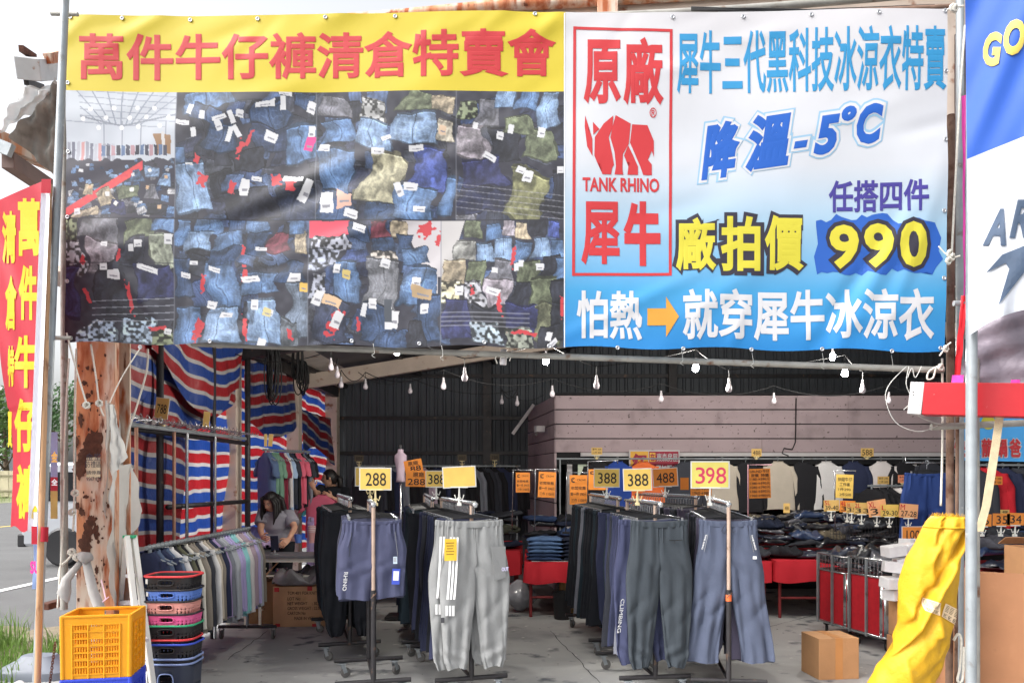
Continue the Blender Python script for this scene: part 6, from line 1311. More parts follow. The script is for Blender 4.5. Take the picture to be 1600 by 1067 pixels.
# ------------------------------------------------------------------ jeans tables
M_redcloth = mat('red tablecloth', rgb(196, 34, 48), .75, 0, .08, 3, .15, 30); M_redleg = mat('dark red steel', rgb(128, 44, 46), .6, 0, .15, 10)
def skirt_table(label, clabel, x0, x1, y0, y1, z, skirt=.24, legs=True):
    t = thing('trestle_table', label, 'table', (x0, y0, 0), 'jeans tables')
    MB().box(((x0 + x1) / 2, (y0 + y1) / 2, z - .015), (x1 - x0, y1 - y0, .03)).build('tabletop', M_wood, t)
    for x in (x0 + .06, x1 - .06):
        for y in (y0 + .06, y1 - .06): MB().tube([(x, y, 0), (x, y, z - .03)], .018, 8).build('leg', M_redleg, t, smooth=True, ang=50)
    MB().tube([(x0 + .06, y0 + .06, .22), (x1 - .06, y0 + .06, .22)], .014, 8).build('stretcher', M_redleg, t, smooth=True, ang=50)
    mb = MB(); ph = random.uniform(0, 6)
    pts = [(x0 + (x1 - x0) * i / 40, y0 - .012) for i in range(41)]; side = [(x0 - .012, y1 - (y1 - y0) * i / 16) for i in range(17)]; sR = [(x1 + .012, y0 + (y1 - y0) * i / 16) for i in range(17)]
    path = side + pts + sR; n = len(path); vs = []
    for j in range(6):
        v = j / 5
        for i, (x, y) in enumerate(path):
            w = .012 * v * math.sin(i * .9 + ph) + .008 * v * math.sin(i * .37); vs.append((x + (w if i < 17 or i > 57 else 0), y - (w + .01 * v if 17 <= i <= 57 else 0), z + .004 - v * skirt - (.012 * math.sin(i * .5 + ph) * v)))
    mb.add(vs, [(j * n + i, j * n + i + 1, (j + 1) * n + i + 1, (j + 1) * n + i) for j in range(5) for i in range(n - 1)])
    mb.add([(x0 - .012, y0 - .012, z + .004), (x1 + .012, y0 - .012, z + .004), (x1 + .012, y1, z + .004), (x0 - .012, y1, z + .004)], [(0, 1, 2, 3)])
    return tag(mb.build('tablecloth', M_redcloth, smooth=True, ang=50), clabel, 'tablecloth', 'red tablecloths')
skirt_table('red legged jeans table behind the light grey joggers', 'red cloth on the table by the light grey joggers', -.05, 1.3, 8.85, 10.3, .62)
skirt_table('red legged jeans table in the middle behind the racks', 'red cloth on the middle table between the front racks', 1.34, 2.68, 8.85, 10.3, .62)
skirt_table('red legged jeans table behind the chrome bins', 'red cloth on the table before the chrome bins', 2.72, 4.3, 8.8, 10.3, .64)
skirt_table('dim jeans table deeper in the shed behind the navy rack', 'dim red cloth on the deeper table behind the navy rack', -1.7, -.12, 9.9, 11.4, .64, .3)
skirt_table('jeans table at the far end beyond the poles', 'red cloth on the far table beyond the poles', 4.4, 6.6, 7.6, 8.8, .64, .3)
def folded_mesh(seed, w=.36, d=.27, h=.045, amp=.012):
    rnd = random.Random(seed); ph = [rnd.uniform(0, 6.28) for _ in range(6)]; mb = MB(); rings = []; N = 14
    for i in range(N + 1):
        u = i / N; x = (u - .5) * w; e = max(.12, 1 - (abs(u - .5) * 2) ** 8); ring = []
        for k in range(20):
            a = 6.28318 * k / 20; cy_, cz_ = se(a, .45)
            g = amp * (math.sin(7 * u + 3 * cy_ + ph[0]) + .6 * math.sin(13 * u - 5 * cy_ + ph[1]) + .4 * math.sin(22 * u + 9 * cy_ + ph[2]))
            ring.append((x + .012 * math.sin(4 * cy_ + ph[3]), d / 2 * cy_ * (1 - .04 * (1 - e)) + .01 * math.sin(9 * u + ph[4]), h / 2 + h / 2 * cz_ * e + (g if cz_ > 0 else 0)))
        rings.append(ring)
    mb.loft(rings); return mb
FOLD = []
for k in range(5):
    o = folded_mesh(k, .36 + .03 * (k % 3), .30, [.05, .07, .06, .09, .045][k], [.012, .02, .016, .024, .006][k]).build('folded_jeans', FM['navy'], smooth=True, ang=60)
    if k < 4:
        tgm = MB(); tgm.box((.05 - .04 * k, -.08 + .04 * k, [.066, .09, .08, .115][k]), (.05, .035, .002), Matrix.Rotation(.5 * k, 3, 'Z')); tgm.build('paper_tag', M_white, o)
    tag(o, 'folded jeans', 'folded jeans'); FOLD.append(o)
DN = {'dark navy': (32, 38, 56), 'black': (32, 33, 38), 'indigo': (44, 60, 92), 'faded blue': (74, 98, 134), 'charcoal': (54, 56, 62), 'olive grey': (70, 72, 62), 'dusty grey': (78, 78, 86), 'sand': (100, 92, 78)}
DMt = {k: fabric('denim ' + k, v, var=.22, scale=14, fine=.15, bump=.3, bscale=60) for k, v in DN.items()}
DMp = {k: mat('bagged denim ' + k, rgb(*v), .3, var=.2, scale=10, bump=1.0, bscale=22, coat=.9) for k, v in DN.items()}
cnt = [0]
def heap(x0, x1, y0, y1, z0, zr, nx, ny, phrase, cols, bag=0.):
    for j in range(ny):
        for i in range(nx):
            for l in range(2 if j > 0 else 1):
                c = random.choice(cols); x = x0 + (x1 - x0) * (i + .5) / nx + random.uniform(-.05, .05); y = y0 + (y1 - y0) * (j + .5) / ny + random.uniform(-.03, .03); z = z0 + zr * j / max(1, ny - 1) + l * .055 + random.uniform(0, .01)
                k = random.randrange(4); m = (DMp if random.random() < bag else DMt)[c]
                wrap = 'bagged ' if m.name.startswith('bagged') else ''
                o = dup(FOLD[k], (x, y, z), random.uniform(-.5, .5), '%s%s jeans, heap %s, row %s pile %s%s' % (wrap, c, phrase, ORD[j], ORD[i], ' top' if l else ''), 'folded jeans heaped on the tables', mats={'self': m}, scale=(random.uniform(.9, 1.1),) * 3)
                o.rotation_euler = (random.uniform(-.16, .05), random.uniform(-.12, .12), o.rotation_euler[2])
DK = ['dark navy', 'black', 'black', 'indigo', 'charcoal', 'dark navy']
heap(0.0, 1.3, 9.15, 10.25, .63, .30, 4, 3, 'by the light grey joggers', DK, .25)
heap(1.36, 2.68, 8.9, 10.25, .63, .32, 4, 4, 'in the middle', DK + DK + ['dusty grey'], .45)
heap(2.74, 4.28, 8.85, 10.25, .65, .32, 5, 4, 'behind the chrome bins', DK + DK + ['dusty grey', 'sand'], .75)
heap(-1.68, -.15, 9.95, 11.3, .65, .30, 4, 3, 'deeper in', ['black', 'dark navy', 'charcoal', 'olive grey'], .1)
heap(4.45, 6.5, 7.65, 8.7, .65, .22, 5, 3, 'beyond the poles', DK + ['dusty grey'], .6)
for s_, (x, c) in enumerate([(.17, 'faded blue'), (.56, 'dark navy'), (.96, 'black')]):
    for l in range(6):
        dup(FOLD[4], (x + random.uniform(-.012, .012), 8.98 + random.uniform(-.01, .01), .632 + l * .042), random.uniform(-.06, .06), '%s jeans neatly stacked at the table front, %s from below' % (c if l % 2 else c + ' plain', ORD[l]), 'neatly stacked jeans', mats={'self': DMt[c if not (c == 'faded blue' and l < 2) else 'indigo']})
mb = MB(); mb.box((.62, 8.99, .629), (1.2, .3, .004)); tag(mb.build('plastic_sheet', M_sleeve), 'clear plastic sheet under the neat jeans stacks', 'plastic sheet')
# wire baskets behind the size cards
wb_ = thing('wire_basket', 'dark wire mesh basket row behind the size cards', 'wire basket', (4.0, 9.2, .65)); mb = MB()
for k in range(40): mb.tube([(3.3 + .035 * k, 8.75, .86), (3.3 + .035 * k, 8.75, 1.02)], .003, 4)
for z in (.86, .94, 1.02): mb.tube([(3.3, 8.75, z), (4.7, 8.75, z)], .004, 4)
mb.build('mesh', M_darksteel, wb_)
bx_ = thing('carton', 'tan carton with red lettering under the jeans table', 'carton', (.62, 9.2, 0))
MB().box((.66, 9.3, .21), (.62, .4, .42)).build('body', mat('tan cardboard', rgb(186, 150, 98), .8, 0, .1, 4), bx_, bev=.006)
mb = MB(); write(mb, 'STOCKTON', (0, 0, 1, 1), lambda x, y, h: (.42 + .36 * x, 9.097, .20 - .05 * y), .02); mb.box((.60, 9.098, .135), (.36, .003, .012)); mb.build('red_lettering', M_redp, bx_)
pb = MB(); rnd = random.Random(9)
rings = []
for j in range(9):
    t = j / 8; rings.append([(-.12 + (.16 * math.sin(3.0 * t + .1) + .02) * math.cos(a) * (1 + .2 * math.sin(3 * a + 5 * t)), 9.2 + .15 * math.sin(3.0 * t + .1) * math.sin(a), .02 + .36 * t) for a in [6.283 * k / 18 for k in range(18)]])
pb.loft(rings); tag(pb.build('plastic_bag', mat('crumpled clear plastic', rgb(150, 150, 156), .25, 0, .2, 8, 1.0, 20, coat=.6), smooth=True), 'crumpled grey plastic bag of stock beside the table leg', 'bag')
bk_ = MB(); bk_.lathe([(.09, 0), (.11, .3), (.115, .3), (.10, .29), (.085, .02)], 16, (.36, 8.8, 0)); tag(bk_.build('waste_bin', M_black, smooth=True, ang=40), 'small black bin under the jeans table front', 'bin')

# ------------------------------------------------------------------ chrome bins (carts) with red panels
def cart(label, A, B, ztop, group='chrome bin carts'):
    A, B = Vector(A), Vector(B); t = thing('bin_cart', label, 'bin cart', A, group); d = (B - A); L_ = d.length; d.normalize(); n = Vector((d.y, -d.x, 0)); up = Vector((0, 0, 1)); dep = .55
    if n.x > 0: n = -n              # outward face looks towards the aisle
    i = -n
    zb = .13; zp = ztop - .16
    for k, (o, name) in enumerate(((0, 'panel'), (dep, 'panel'))):
        c = (A + B) / 2 + i * (o if k else .012) + up * (zb + (zp - zb) / 2); MB().beam(A + d * .03 + i * (o if k else .012) + up * (zb + (zp - zb) / 2), B - d * .03 + i * (o if k else .012) + up * (zb + (zp - zb) / 2), .012, zp - zb).build('panel', mat('red felt panel', rgb(186, 26, 40), .8, 0, .1, 20, .1, 100), t)
    MB().beam(A + d * .0 + i * .02 + up * (zb + (zp - zb) / 2), A + i * (dep - .02) + up * (zb + (zp - zb) / 2), .012, zp - zb).build('panel', mat('red felt panel', rgb(186, 26, 40)), t)
    MB().box((A + B) / 2 + i * dep / 2 + up * (zp - .01), (L_ * .9, dep * .9, .01), Matrix((d, -i, up)).transposed()).build('tray', M_chrome, t)
    for q in (A, (A + B) / 2 + n * .004):
        MB().beam(q + up * (zb - .02), q + up * ztop, .02, .02, up=tuple(d)).build('upright', M_galv, t)
    for q in (A + i * dep, B + i * dep): MB().beam(q + up * (zb - .02), q + up * ztop, .02, .02, up=tuple(d)).build('upright', M_galv, t)
    c = MB(); rr = .07; pts = []
    cy = B - d * rr + i * rr
    prof = [cy + (d * math.cos(a) + n * math.sin(a)) * rr for a in [R(90 - 6 * k) for k in range(0, 31)]]
    c.add([p + up * zb for p in prof] + [p + up * zp for p in prof], [(k, k + 1, 31 + k + 1, 31 + k) for k in range(30)]); c.build('corner_column', M_chrome, t, smooth=True, solid=.004)
    c = MB(); c.tube([A + up * zb, B - d * .05 + up * zb, B + i * .05 + up * zb, B + i * dep + up * zb, A + i * dep + up * zb], .014, 8, closed=True); c.build('bottom_frame', M_chrome, t, smooth=True, ang=50)
    for z in (zp + .005, ztop): c = MB(); c.tube([A + up * z, B - d * .06 + up * z, B - d * .01 + i * .06 + up * z, B + i * dep + up * z, A + i * dep + up * z], .010, 8, closed=True); c.build('top_frame', M_chrome, t, smooth=True, ang=50)
    c = MB()
    for k in range(int(L_ / .05)):
        q = A + d * (.03 + .05 * k); c.tube([q + up * zp, q + up * ztop], .003, 4); q += i * dep; c.tube([q + up * zp, q + up * ztop], .003, 4)
    for z in (zp + .05, zp + .1): c.tube([A + up * z, B - d * .05 + up * z], .003, 4)
    c.build('grille', M_chrome, t)
    for q in (A + d * .06 + i * .06, B - d * .08 + i * .08, A + d * .06 + i * (dep - .06), B - d * .06 + i * (dep - .06)):
        c = MB(); c.box(q + up * .1, (.05, .05, .02)); o = c.build('caster', M_darksteel, t); w = MB(); w.lathe([(.012, -.014), (.038, -.013), (.044, 0), (.038, .013), (.012, .014)], 16, q + up * .044, Matrix.Rotation(R(90), 3, 'Y') @ Matrix.Rotation(.3, 3, 'X')); w.build('wheel', M_black, o, smooth=True, ang=50)
    return t
fA, fM, fB = P(1278, 740, 8.05), P(1327, 740, 7.55), P(1383, 740, 7.1)
for q in (fA, fM, fB): q.z = 0
cart('red panelled chrome bin cart nearer the jeans tables', fA, fM.lerp(fA, .04), .80); cart('red panelled chrome bin cart with round chrome corner near the tissue packs', fM, fB, .82)
for k in range(7):
    q = fA.lerp(fB, (k + .5) / 7) + Vector((.25, .12, .68 + .05 * (k % 2))); dup(FOLD[k % 4], q, random.uniform(-1, 1), '%s bagged garment lying in the chrome bin carts, %s from the tables' % (['black', 'dark navy', 'dusty grey'][k % 3], ORD[k]), 'bagged garments in the bin carts', mats={'self': DMp[['black', 'dark navy', 'dusty grey'][k % 3]]}, scale=(1.1, 1.1, 1.5))

# tissue packs and cartons beside the yellow roll
M_tiss = mat('white tissue pack', rgb(224, 222, 224), .35, 0, .06, 14, .25, 30, coat=.4)
for k, (x, y, Y, w) in enumerate([(1397, 858, 6.6, .26), (1420, 855, 6.7, .22), (1394, 884, 6.5, .24), (1414, 878, 6.6, .24), (1392, 908, 6.45, .22), (1412, 904, 6.55, .24), (1398, 926, 6.5, .22), (1425, 840 + 8, 6.9, .3)]):
    p = P(x, y, Y); mb = MB(); mb.box((0, 0, .045), (w * .62, .13, .085)); mb.box((0, -.04, .089), (w * .3, .05, .006)); o = mb.build('tissue_pack', M_tiss, bev=.014); o.location = p - Vector((0, 0, .055)); o.rotation_euler = (random.uniform(-.1, .1), random.uniform(-.14, .14), random.uniform(-.4, .4))
    tag(o, 'white tissue pack in the loose stack beside the yellow roll, %s down from the top' % ORD[k], 'tissue pack', 'white tissue packs')
    mb = MB(); mb.box((0, -.066, .05), (w * .3, .004, .02)); mb.build('print', mat('pink pack print', rgb(214, 130, 160), .5), o)
def carton(label, c, dims, rz, col=(186, 140, 98), tape=True, lines=(), open_=False, name='carton', group='cardboard cartons', tilt=0.):
    c = Vector(c); t = thing(name, label, 'carton', (c.x, c.y, 0 if c.z < .02 else c.z), group); Rm = Matrix.Rotation(rz, 3, 'Z') @ Matrix.Rotation(tilt, 3, 'X'); w, d, h = dims
    M_cb = mat('cardboard %d %d %d' % col, rgb(*col), .85, 0, .1, 5, .1, 60, fine=.04, stain=[(rgb(int(col[0] * .8), int(col[1] * .78), int(col[2] * .75)), .33, 5, .2)])
    if not open_: MB().box(c + Rm @ Vector((0, 0, h / 2)), dims, Rm).build('body', M_cb, t, bev=.004)
    else:
        mb = MB()
        for s_ in (-1, 1): mb.box(c + Rm @ Vector((s_ * (w / 2 - .003), 0, h / 2)), (.006, d - .014, h), Rm); mb.box(c + Rm @ Vector((0, s_ * (d / 2 - .003), h / 2)), (w, .006, h), Rm)
        mb.box(c + Rm @ Vector((0, 0, .004)), (w - .02, d - .02, .006), Rm); mb.build('body', M_cb, t)
        for s_ in (-1, 1):
            mb = MB(); mb.box(c + Rm @ Vector((0, s_ * (d / 2 + .05), h + .03)), (w * .98, .12, .004), Rm @ Matrix.Rotation(s_ * -.5, 3, 'X')); mb.build('flap', M_cb, t)
    if tape:
        mb = MB(); mb.box(c + Rm @ Vector((0, 0, h + .0012)), (.06, d + .003, .0012), Rm); mb.box(c + Rm @ Vector((0, -d / 2 - .0012, h * .5)), (.06, .0012, h + .002), Rm); mb.build('tape', mat('brown tape', rgb(196, 138, 84), .3, 0, .05, 6), t)
    if lines:
        mb = MB()
        for s, (x0, z0, x1, z1) in lines: write(mb, s, (x0, z0, x1, z1), lambda x, y, hh: c + Rm @ Vector(((x - .5) * w, -d / 2 - .002 - .0005 * hh, (1 - y) * h)), .008)
        mb.build('lettering', mat('carton ink', rgb(60, 46, 40), .8), t)
    return t
q = P(1309, 1062, 6.18); q.z = 0
cb = carton('plain cardboard carton with brown tape standing alone on the floor', (q.x, q.y + .17, 0), (.33, .30, .32), .12)
q = P(1410, 990, 6.5)
carton('tall printed carton under the white tissue packs', (3.17, 6.5, .27), (.34, .3, .42), .1, (176, 130, 90), False, [('CLEAN SOFT', (.1, .1, .8, .2)), ('TISSUE 100', (.1, .3, .7, .38)), ('抽取式衛生紙', (.1, .5, .9, .6)), ('48 PACKS', (.1, .72, .7, .82))])
carton('lower printed carton holding up the tall tissue carton', (3.17, 6.5, 0), (.36, .32, .265), .1, (172, 124, 84), False, [('TISSUE', (.1, .3, .6, .5))])
sq = P(466, 980, 8.35)
cb = carton('big knitting yarn carton with red seals under the folding table', (sq.x + .02, sq.y + .2, 0), (.58, .42, .42), .06, (180, 140, 104), False,
            [('TCM 40/1 FOR KNITTING', (.26, .12, .92, .2)), ('LOT No:', (.26, .26, .5, .34)), ('NET WEIGHT     : 30.24 KGS', (.26, .38, .98, .46)), ('GROSS WEIGHT : 32.00 KGS', (.26, .5, .98, .58)), ('CARTON No', (.26, .62, .58, .7)), ('MADE IN VIET.NAM', (.38, .75, .86, .83))])
mb = MB()
for x, z in ((-.25, .39), (.09, .40), (-.24, .02), (.14, .015)): mb.box(Vector((sq.x + .02, sq.y + .2, 0)) + Matrix.Rotation(.06, 3, 'Z') @ Vector((x, -.213, z)), (.05, .003, .045 if z > .1 else .03), Matrix.Rotation(.06, 3, 'Z'))
mb.build('red_seal', M_redp, cb)
for k, (x0, x1, m) in enumerate([(428, 505, mat('clear plastic wrap', rgb(128, 126, 126), .25, 0, .2, 10, 1., 20, coat=.5))]):
    c = P(468, 895, 8.5); o = folded_mesh(60, .5, .36, .13, .045).build('plastic_sack', m, smooth=True); o.location = (c.x, c.y, .42); tag(o, 'plastic wrapped bundle lying on the knitting yarn carton', 'bundle')
carton('dim carton wrapped in plastic beside the narrow table legs', (-2.85, 8.7, 0), (.3, .4, .45), .0, (150, 118, 84), False)
# boxes beyond the thick pole
mb = MB(); t = thing('fibreboard_bin', 'big brown fibreboard bin beyond the thick pole', 'bin', (3.9, 5.6, 0))
xa, xb = P(1527, 900, 5.35), P(1700, 900, 5.0); M_hb = mat('brown hardboard', rgb(170, 120, 86), .75, 0, .12, 3, .1, 30, stain=[(rgb(196, 146, 110), .36, 3, .3), (rgb(110, 72, 50), .3, 6, .2)])
ztp = P(1527, 892, 5.35).z
MB().beam(Vector((xa.x, xa.y, ztp / 2)), Vector((xb.x, xb.y, ztp / 2)), .012, ztp).build('front_board', M_hb, t)
MB().beam(Vector((xa.x + .006, xa.y + .01, ztp / 2)), Vector((xa.x + .1, xa.y + .75, ztp / 2)), .012, ztp).build('side_board', M_hb, t)
carton('open carton of coloured packets on the fibreboard bin', (4.0, 5.95, ztp - .12), (.62, .5, .22), -.05, (190, 142, 100), False, open_=True)
carton('second open carton farther along the fibreboard bin', (4.66, 5.75, ztp - .12), (.6, .5, .22), -.08, (186, 136, 96), False, open_=True)
for k in range(9):
    o = folded_mesh(80 + k, .2, .14, .03, .006).build('packet', mat(['white packet', 'sky packet', 'rose packet'][k % 3], rgb(*[(228, 226, 230), (130, 180, 220), (220, 130, 150)][k % 3]), .35, 0, .2, 30, coat=.4), smooth=True)
    o.location = (3.8 + .14 * k, 5.9 - .03 * k + .06 * (k % 2), ztp + .08 + .01 * (k % 3)); o.rotation_euler = (random.uniform(-.2, .2), random.uniform(-.2, .2), random.uniform(-1, 1)); tag(o, '%s packet in the open cartons by the thick pole, %s along' % (['white', 'sky blue', 'rose'][k % 3], ORD[k]), 'packet', 'packets in the open cartons')

# ------------------------------------------------------------------ yellow tarpaulin roll
rows = [(803, 1459, 1500), (808, 1452, 1502), (815, 1446, 1501), (830, 1438, 1500), (850, 1428, 1499), (870, 1415, 1497), (890, 1409, 1496), (910, 1405, 1494), (930, 1403, 1491), (950, 1402, 1489), (970, 1402, 1486), (985, 1400, 1483), (1000, 1396, 1479), (1020, 1384, 1473), (1040, 1370, 1466), (1067, 1354, 1456), (1100, 1336, 1444), (1146, 1312, 1428)]
def rowat(y):
    for (ya, la, ra), (yb, lb, rb) in zip(rows[:-1], rows[1:]):
        if y <= yb: k = (y - ya) / (yb - ya); return la + (lb - la) * k, ra + (rb - ra) * k
    return rows[-1][1:]
rnd = random.Random(6); FY = [(rnd.uniform(0, 1), rnd.uniform(810, 1060), rnd.uniform(-.9, .9), rnd.uniform(.012, .04), rnd.uniform(20, 80), rnd.uniform(-.018, .022)) for _ in range(60)]
def rollp(a, y):
    l, r = rowat(y); cx, hw = (l + r) / 2, (r - l) / 2; ca, sa = math.cos(a), math.sin(a); u = (ca + 1) / 2
    g = 0
    if sa < .15:
        g += .05 * math.exp(-((u - (1.02 - (y - 820) / 190)) / .07) ** 2)                     # long fold running down across the roll
        g -= .035 * math.exp(-((u - (.90 - (y - 820) / 190)) / .07) ** 2)
        g += .03 * math.exp(-((u - (.12 + (y - 830) / 300)) / .08) ** 2) * (y < 990)
        for fu, fy, fa, fw, fl_, am in FY:
            du = (u - fu) * .36; dy = (y - fy) * .0039; p = du * math.cos(fa) - dy * math.sin(fa); q_ = du * math.sin(fa) + dy * math.cos(fa)
            g += am * math.exp(-(p / fw) ** 2 - (q_ / (fl_ * .0039)) ** 2)
    Yd = 4.95 + (.15 if sa < 0 else .04) * sa - g
    return P(cx + hw * ca, y, 4.95) + Vector((0, Yd - 4.95, 0))
yr = thing('tarpaulin_roll', 'bundled yellow tarpaulin roll leaning frayed end up against the poles', 'tarpaulin roll', P(1375, 1146, 4.95))
M_ytarp = mat('yellow tarpaulin', rgb(196, 150, 26), .6, 0, .07, 3, .6, 28, spec=.35, fine=.04, stain=[(rgb(176, 140, 40), .34, 9, .12)])
mb = MB(); NR, NA = 110, 90; rings = [[rollp(-6.28318 * k / NA, 806 + 340 * (j / NR)) for k in range(NA)] for j in range(NR + 1)]; mb.loft(rings); mb.build('tarpaulin', M_ytarp, yr, smooth=True)
mb = MB()
for k in range(260):
    a = rnd.uniform(0, 6.28); rr_ = rnd.uniform(.5, 1.0); l, r = 1456, 1500; b = P((l + r) / 2 + (r - l) / 2 * math.cos(a) * rr_, 809, 4.95) + Vector((0, .1 * math.sin(a) * rr_, 0)); t_ = b + Vector((rnd.uniform(-.025, .025), rnd.uniform(-.02, .02), rnd.uniform(.01, .035)))
    s_ = Vector((rnd.uniform(-1, 1), rnd.uniform(-1, 1), 0)).normalized() * .0018; mb.add([b - s_, b + s_, t_ + s_ * .4, t_ - s_ * .4], [(0, 1, 2, 3)])
mb.build('frayed_edge', M_ytarp, yr)
def sticker(pts, name):
    mb = MB(); nu, nv = 10, 8
    def fn(a, b):
        x = (pts[0][0] * (1 - a) + pts[1][0] * a) * (1 - b) + (pts[3][0] * (1 - a) + pts[2][0] * a) * b; y = (pts[0][1] * (1 - a) + pts[1][1] * a) * (1 - b) + (pts[3][1] * (1 - a) + pts[2][1] * a) * b
        l, r = rowat(y); ca = max(-.999, min(.999, (x - (l + r) / 2) / ((r - l) / 2))); p = rollp(-math.acos(ca), y); return p + Vector((0, -.006, 0))
    mb.grid(fn, nu, nv); o = mb.build('care_label', mat('cream label', rgb(226, 200, 164), .6, 0, .05, 10), yr, smooth=True)
    m2 = MB()
    for k in range(5):
        for c in range(3): m2.grid(lambda a, b: fn(.08 + .28 * c + .2 * a, .1 + .1 * k + .035 * b) + Vector((0, -.002, 0)), 2, 1)
    for c in range(3):
        m2.grid(lambda a, b: fn(.1 + .3 * c + .2 * a, .7 + .03 * b) + Vector((0, -.002, 0)), 2, 1); m2.grid(lambda a, b: fn(.1 + .3 * c + .2 * a, .9 + .03 * b) + Vector((0, -.002, 0)), 2, 1); m2.grid(lambda a, b: fn(.1 + .3 * c + .03 * a, .7 + .22 * b) + Vector((0, -.002, 0)), 1, 2); m2.grid(lambda a, b: fn(.15 + .3 * c + .08 * a, .78 + .06 * b) + Vector((0, -.002, 0)), 1, 2)
    m2.build('label_print', mat('label ink', rgb(96, 80, 66), .8), o)
sticker([(1426, 928), (1448, 935), (1447, 954), (1427, 947)], 'a'); sticker([(1458, 936), (1491, 951), (1481, 972), (1450, 955)], 'b')
mb = MB(); mb.tube([rollp(-6.283 * k / 40, 822) + Vector((0, -.006, 0)) for k in range(40)], .006, 6, closed=True); mb.build('binding_cord', M_ytarp, yr, smooth=True)

# ------------------------------------------------------------------ crates, cone, baskets, ladder
def crate_thing(label, loc, rz, w, d, h, m, taper=.02, handle=True):
    t = thing('plastic_crate', label, 'crate', loc, 'plastic crates'); L0 = Vector(loc); Rm = Matrix.Rotation(rz, 3, 'Z'); T = lambda x, y, z: L0 + Rm @ Vector((x * (1 - taper + taper * z / h), y * (1 - taper + taper * z / h), z))
    mb = MB(); NU, NV = 52, 40
    def hole(i, j):
        u, v = (i + .5) / NU, (j + .5) / NV
        if u < .15 or u > .85 or v < .07 or v > .86: return False
        if .40 < u < .62 and .64 < v < .82: return False
        c = int((u - .15) / .7 * 3); lu = (u - .15) / .7 * 3 - c
        if lu < .09 or lu > .91: return False
        row = (v - .07) / .79 * 7; lv = row - int(row)
        return .15 < lv < .82 and (i % 2 == 0)
    hole_back = lambda i, j: hole(i, j) or (.38 < (i + .5) / NU < .62 and .86 < (j + .5) / NV < .95)
    mb.grid(lambda a, b: T(-w / 2 + w * a, -d / 2, h * b), NU, NV, skip=hole); mb.grid(lambda a, b: T(w / 2 - w * a, d / 2, h * b), NU, NV, skip=hole_back)
    mb.grid(lambda a, b: T(w / 2, -d / 2 + d * a, h * b), NU, NV, skip=hole); mb.grid(lambda a, b: T(-w / 2, d / 2 - d * a, h * b), NU, NV, skip=hole)
    mb.grid(lambda a, b: T(-w / 2 + w * a, -d / 2 + d * b, .01), 4, 4)
    mb.build('wall', m, t, solid=.007, off=0)
    mb = MB()
    for z_, th, pr in ((h - .004, .014, .012), (h * .865, .006, .006)):
        for (xa, ya, xb, yb) in ((-w / 2, -d / 2, w / 2, -d / 2), (w / 2, -d / 2, w / 2, d / 2), (w / 2, d / 2, -w / 2, d / 2), (-w / 2, d / 2, -w / 2, -d / 2)): mb.beam(T(xa, ya, z_), T(xb, yb, z_), pr * 1.4, th)
    for x, y in ((-w / 2, -d / 2), (w / 2, -d / 2), (w / 2, d / 2), (-w / 2, d / 2)): mb.tube([T(x * .985, y * .985, 0), T(x * .985, y * .985, h)], .014, 8)
    mb.build('rim', m, t, bev=.003)
    mb = MB()
    for v in [.07 + .79 * k / 7 for k in range(8)]:
        mb.beam(T(-w / 2 + .06, -d / 2 - .004, h * v), T(w / 2 - .06, -d / 2 - .004, h * v), .009, .006); mb.beam(T(w / 2 + .004, -d / 2 + .06, h * v), T(w / 2 + .004, d / 2 - .06, h * v), .009, .006)
    for k in range(4):
        x = -w / 2 + w * (.15 + .7 * k / 3); mb.beam(T(x, -d / 2 - .005, 0), T(x, -d / 2 - .005, h * .86), .008, .008, up=(0, 1, 0)); y = -d / 2 + d * (.15 + .7 * k / 3); mb.beam(T(w / 2 + .005, y, 0), T(w / 2 + .005, y, h * .86), .008, .008, up=(0, 1, 0))
    mb.build('rib', m, t); return t
M_ycr = mat('yellow crate plastic', rgb(226, 154, 22), .45, 0, .05, 4, .04, 60, trl=.12); M_bcr = mat('blue crate plastic', rgb(50, 70, 190), .45, 0, .05, 4, .04, 60)
cc = P(144, 1060, 4.62); crate_thing('yellow slatted plastic crate stacked on the blue crate', (cc.x - .02, cc.y + .17, .41), R(12), .37, .30, .365, M_ycr)
crate_thing('blue slatted plastic crate under the yellow crate', (cc.x - .02, cc.y + .17, .04), R(12), .37, .30, .365, M_bcr)
tb = MB(); tb.box((cc.x + .02, cc.y + .17, .02), (.5, .42, .035), Matrix.Rotation(R(9), 3, 'Z')); tag(tb.build('wooden_board', M_wood), 'flat wooden board under the blue crate', 'board')
cn = thing('traffic_cone', 'orange traffic cone with white band between crate and basket tower', 'traffic cone', P(211, 1090, 5.5)); q = P(209, 1000, 5.5); q.z = 0
MB().box(q + Vector((0, 0, .02)), (.36, .36, .04)).build('base', M_black, cn, bev=.01)
M_cone = mat('orange cone rubber', rgb(240, 86, 40), .5, 0, .06, 6)
prof = lambda z: .14 - .13 * z / .72
MB().lathe([(prof(.03), .03), (prof(.46), .46)], 24, q).build('lower_cone', M_cone, cn, smooth=True, ang=50); MB().lathe([(prof(.46) + .001, .46), (prof(.55) + .001, .55)], 24, q).build('white_band', M_white, cn, smooth=True, ang=50); MB().lathe([(prof(.55), .55), (prof(.71), .71)], 24, q).build('upper_cone', M_cone, cn, smooth=True, ang=50)
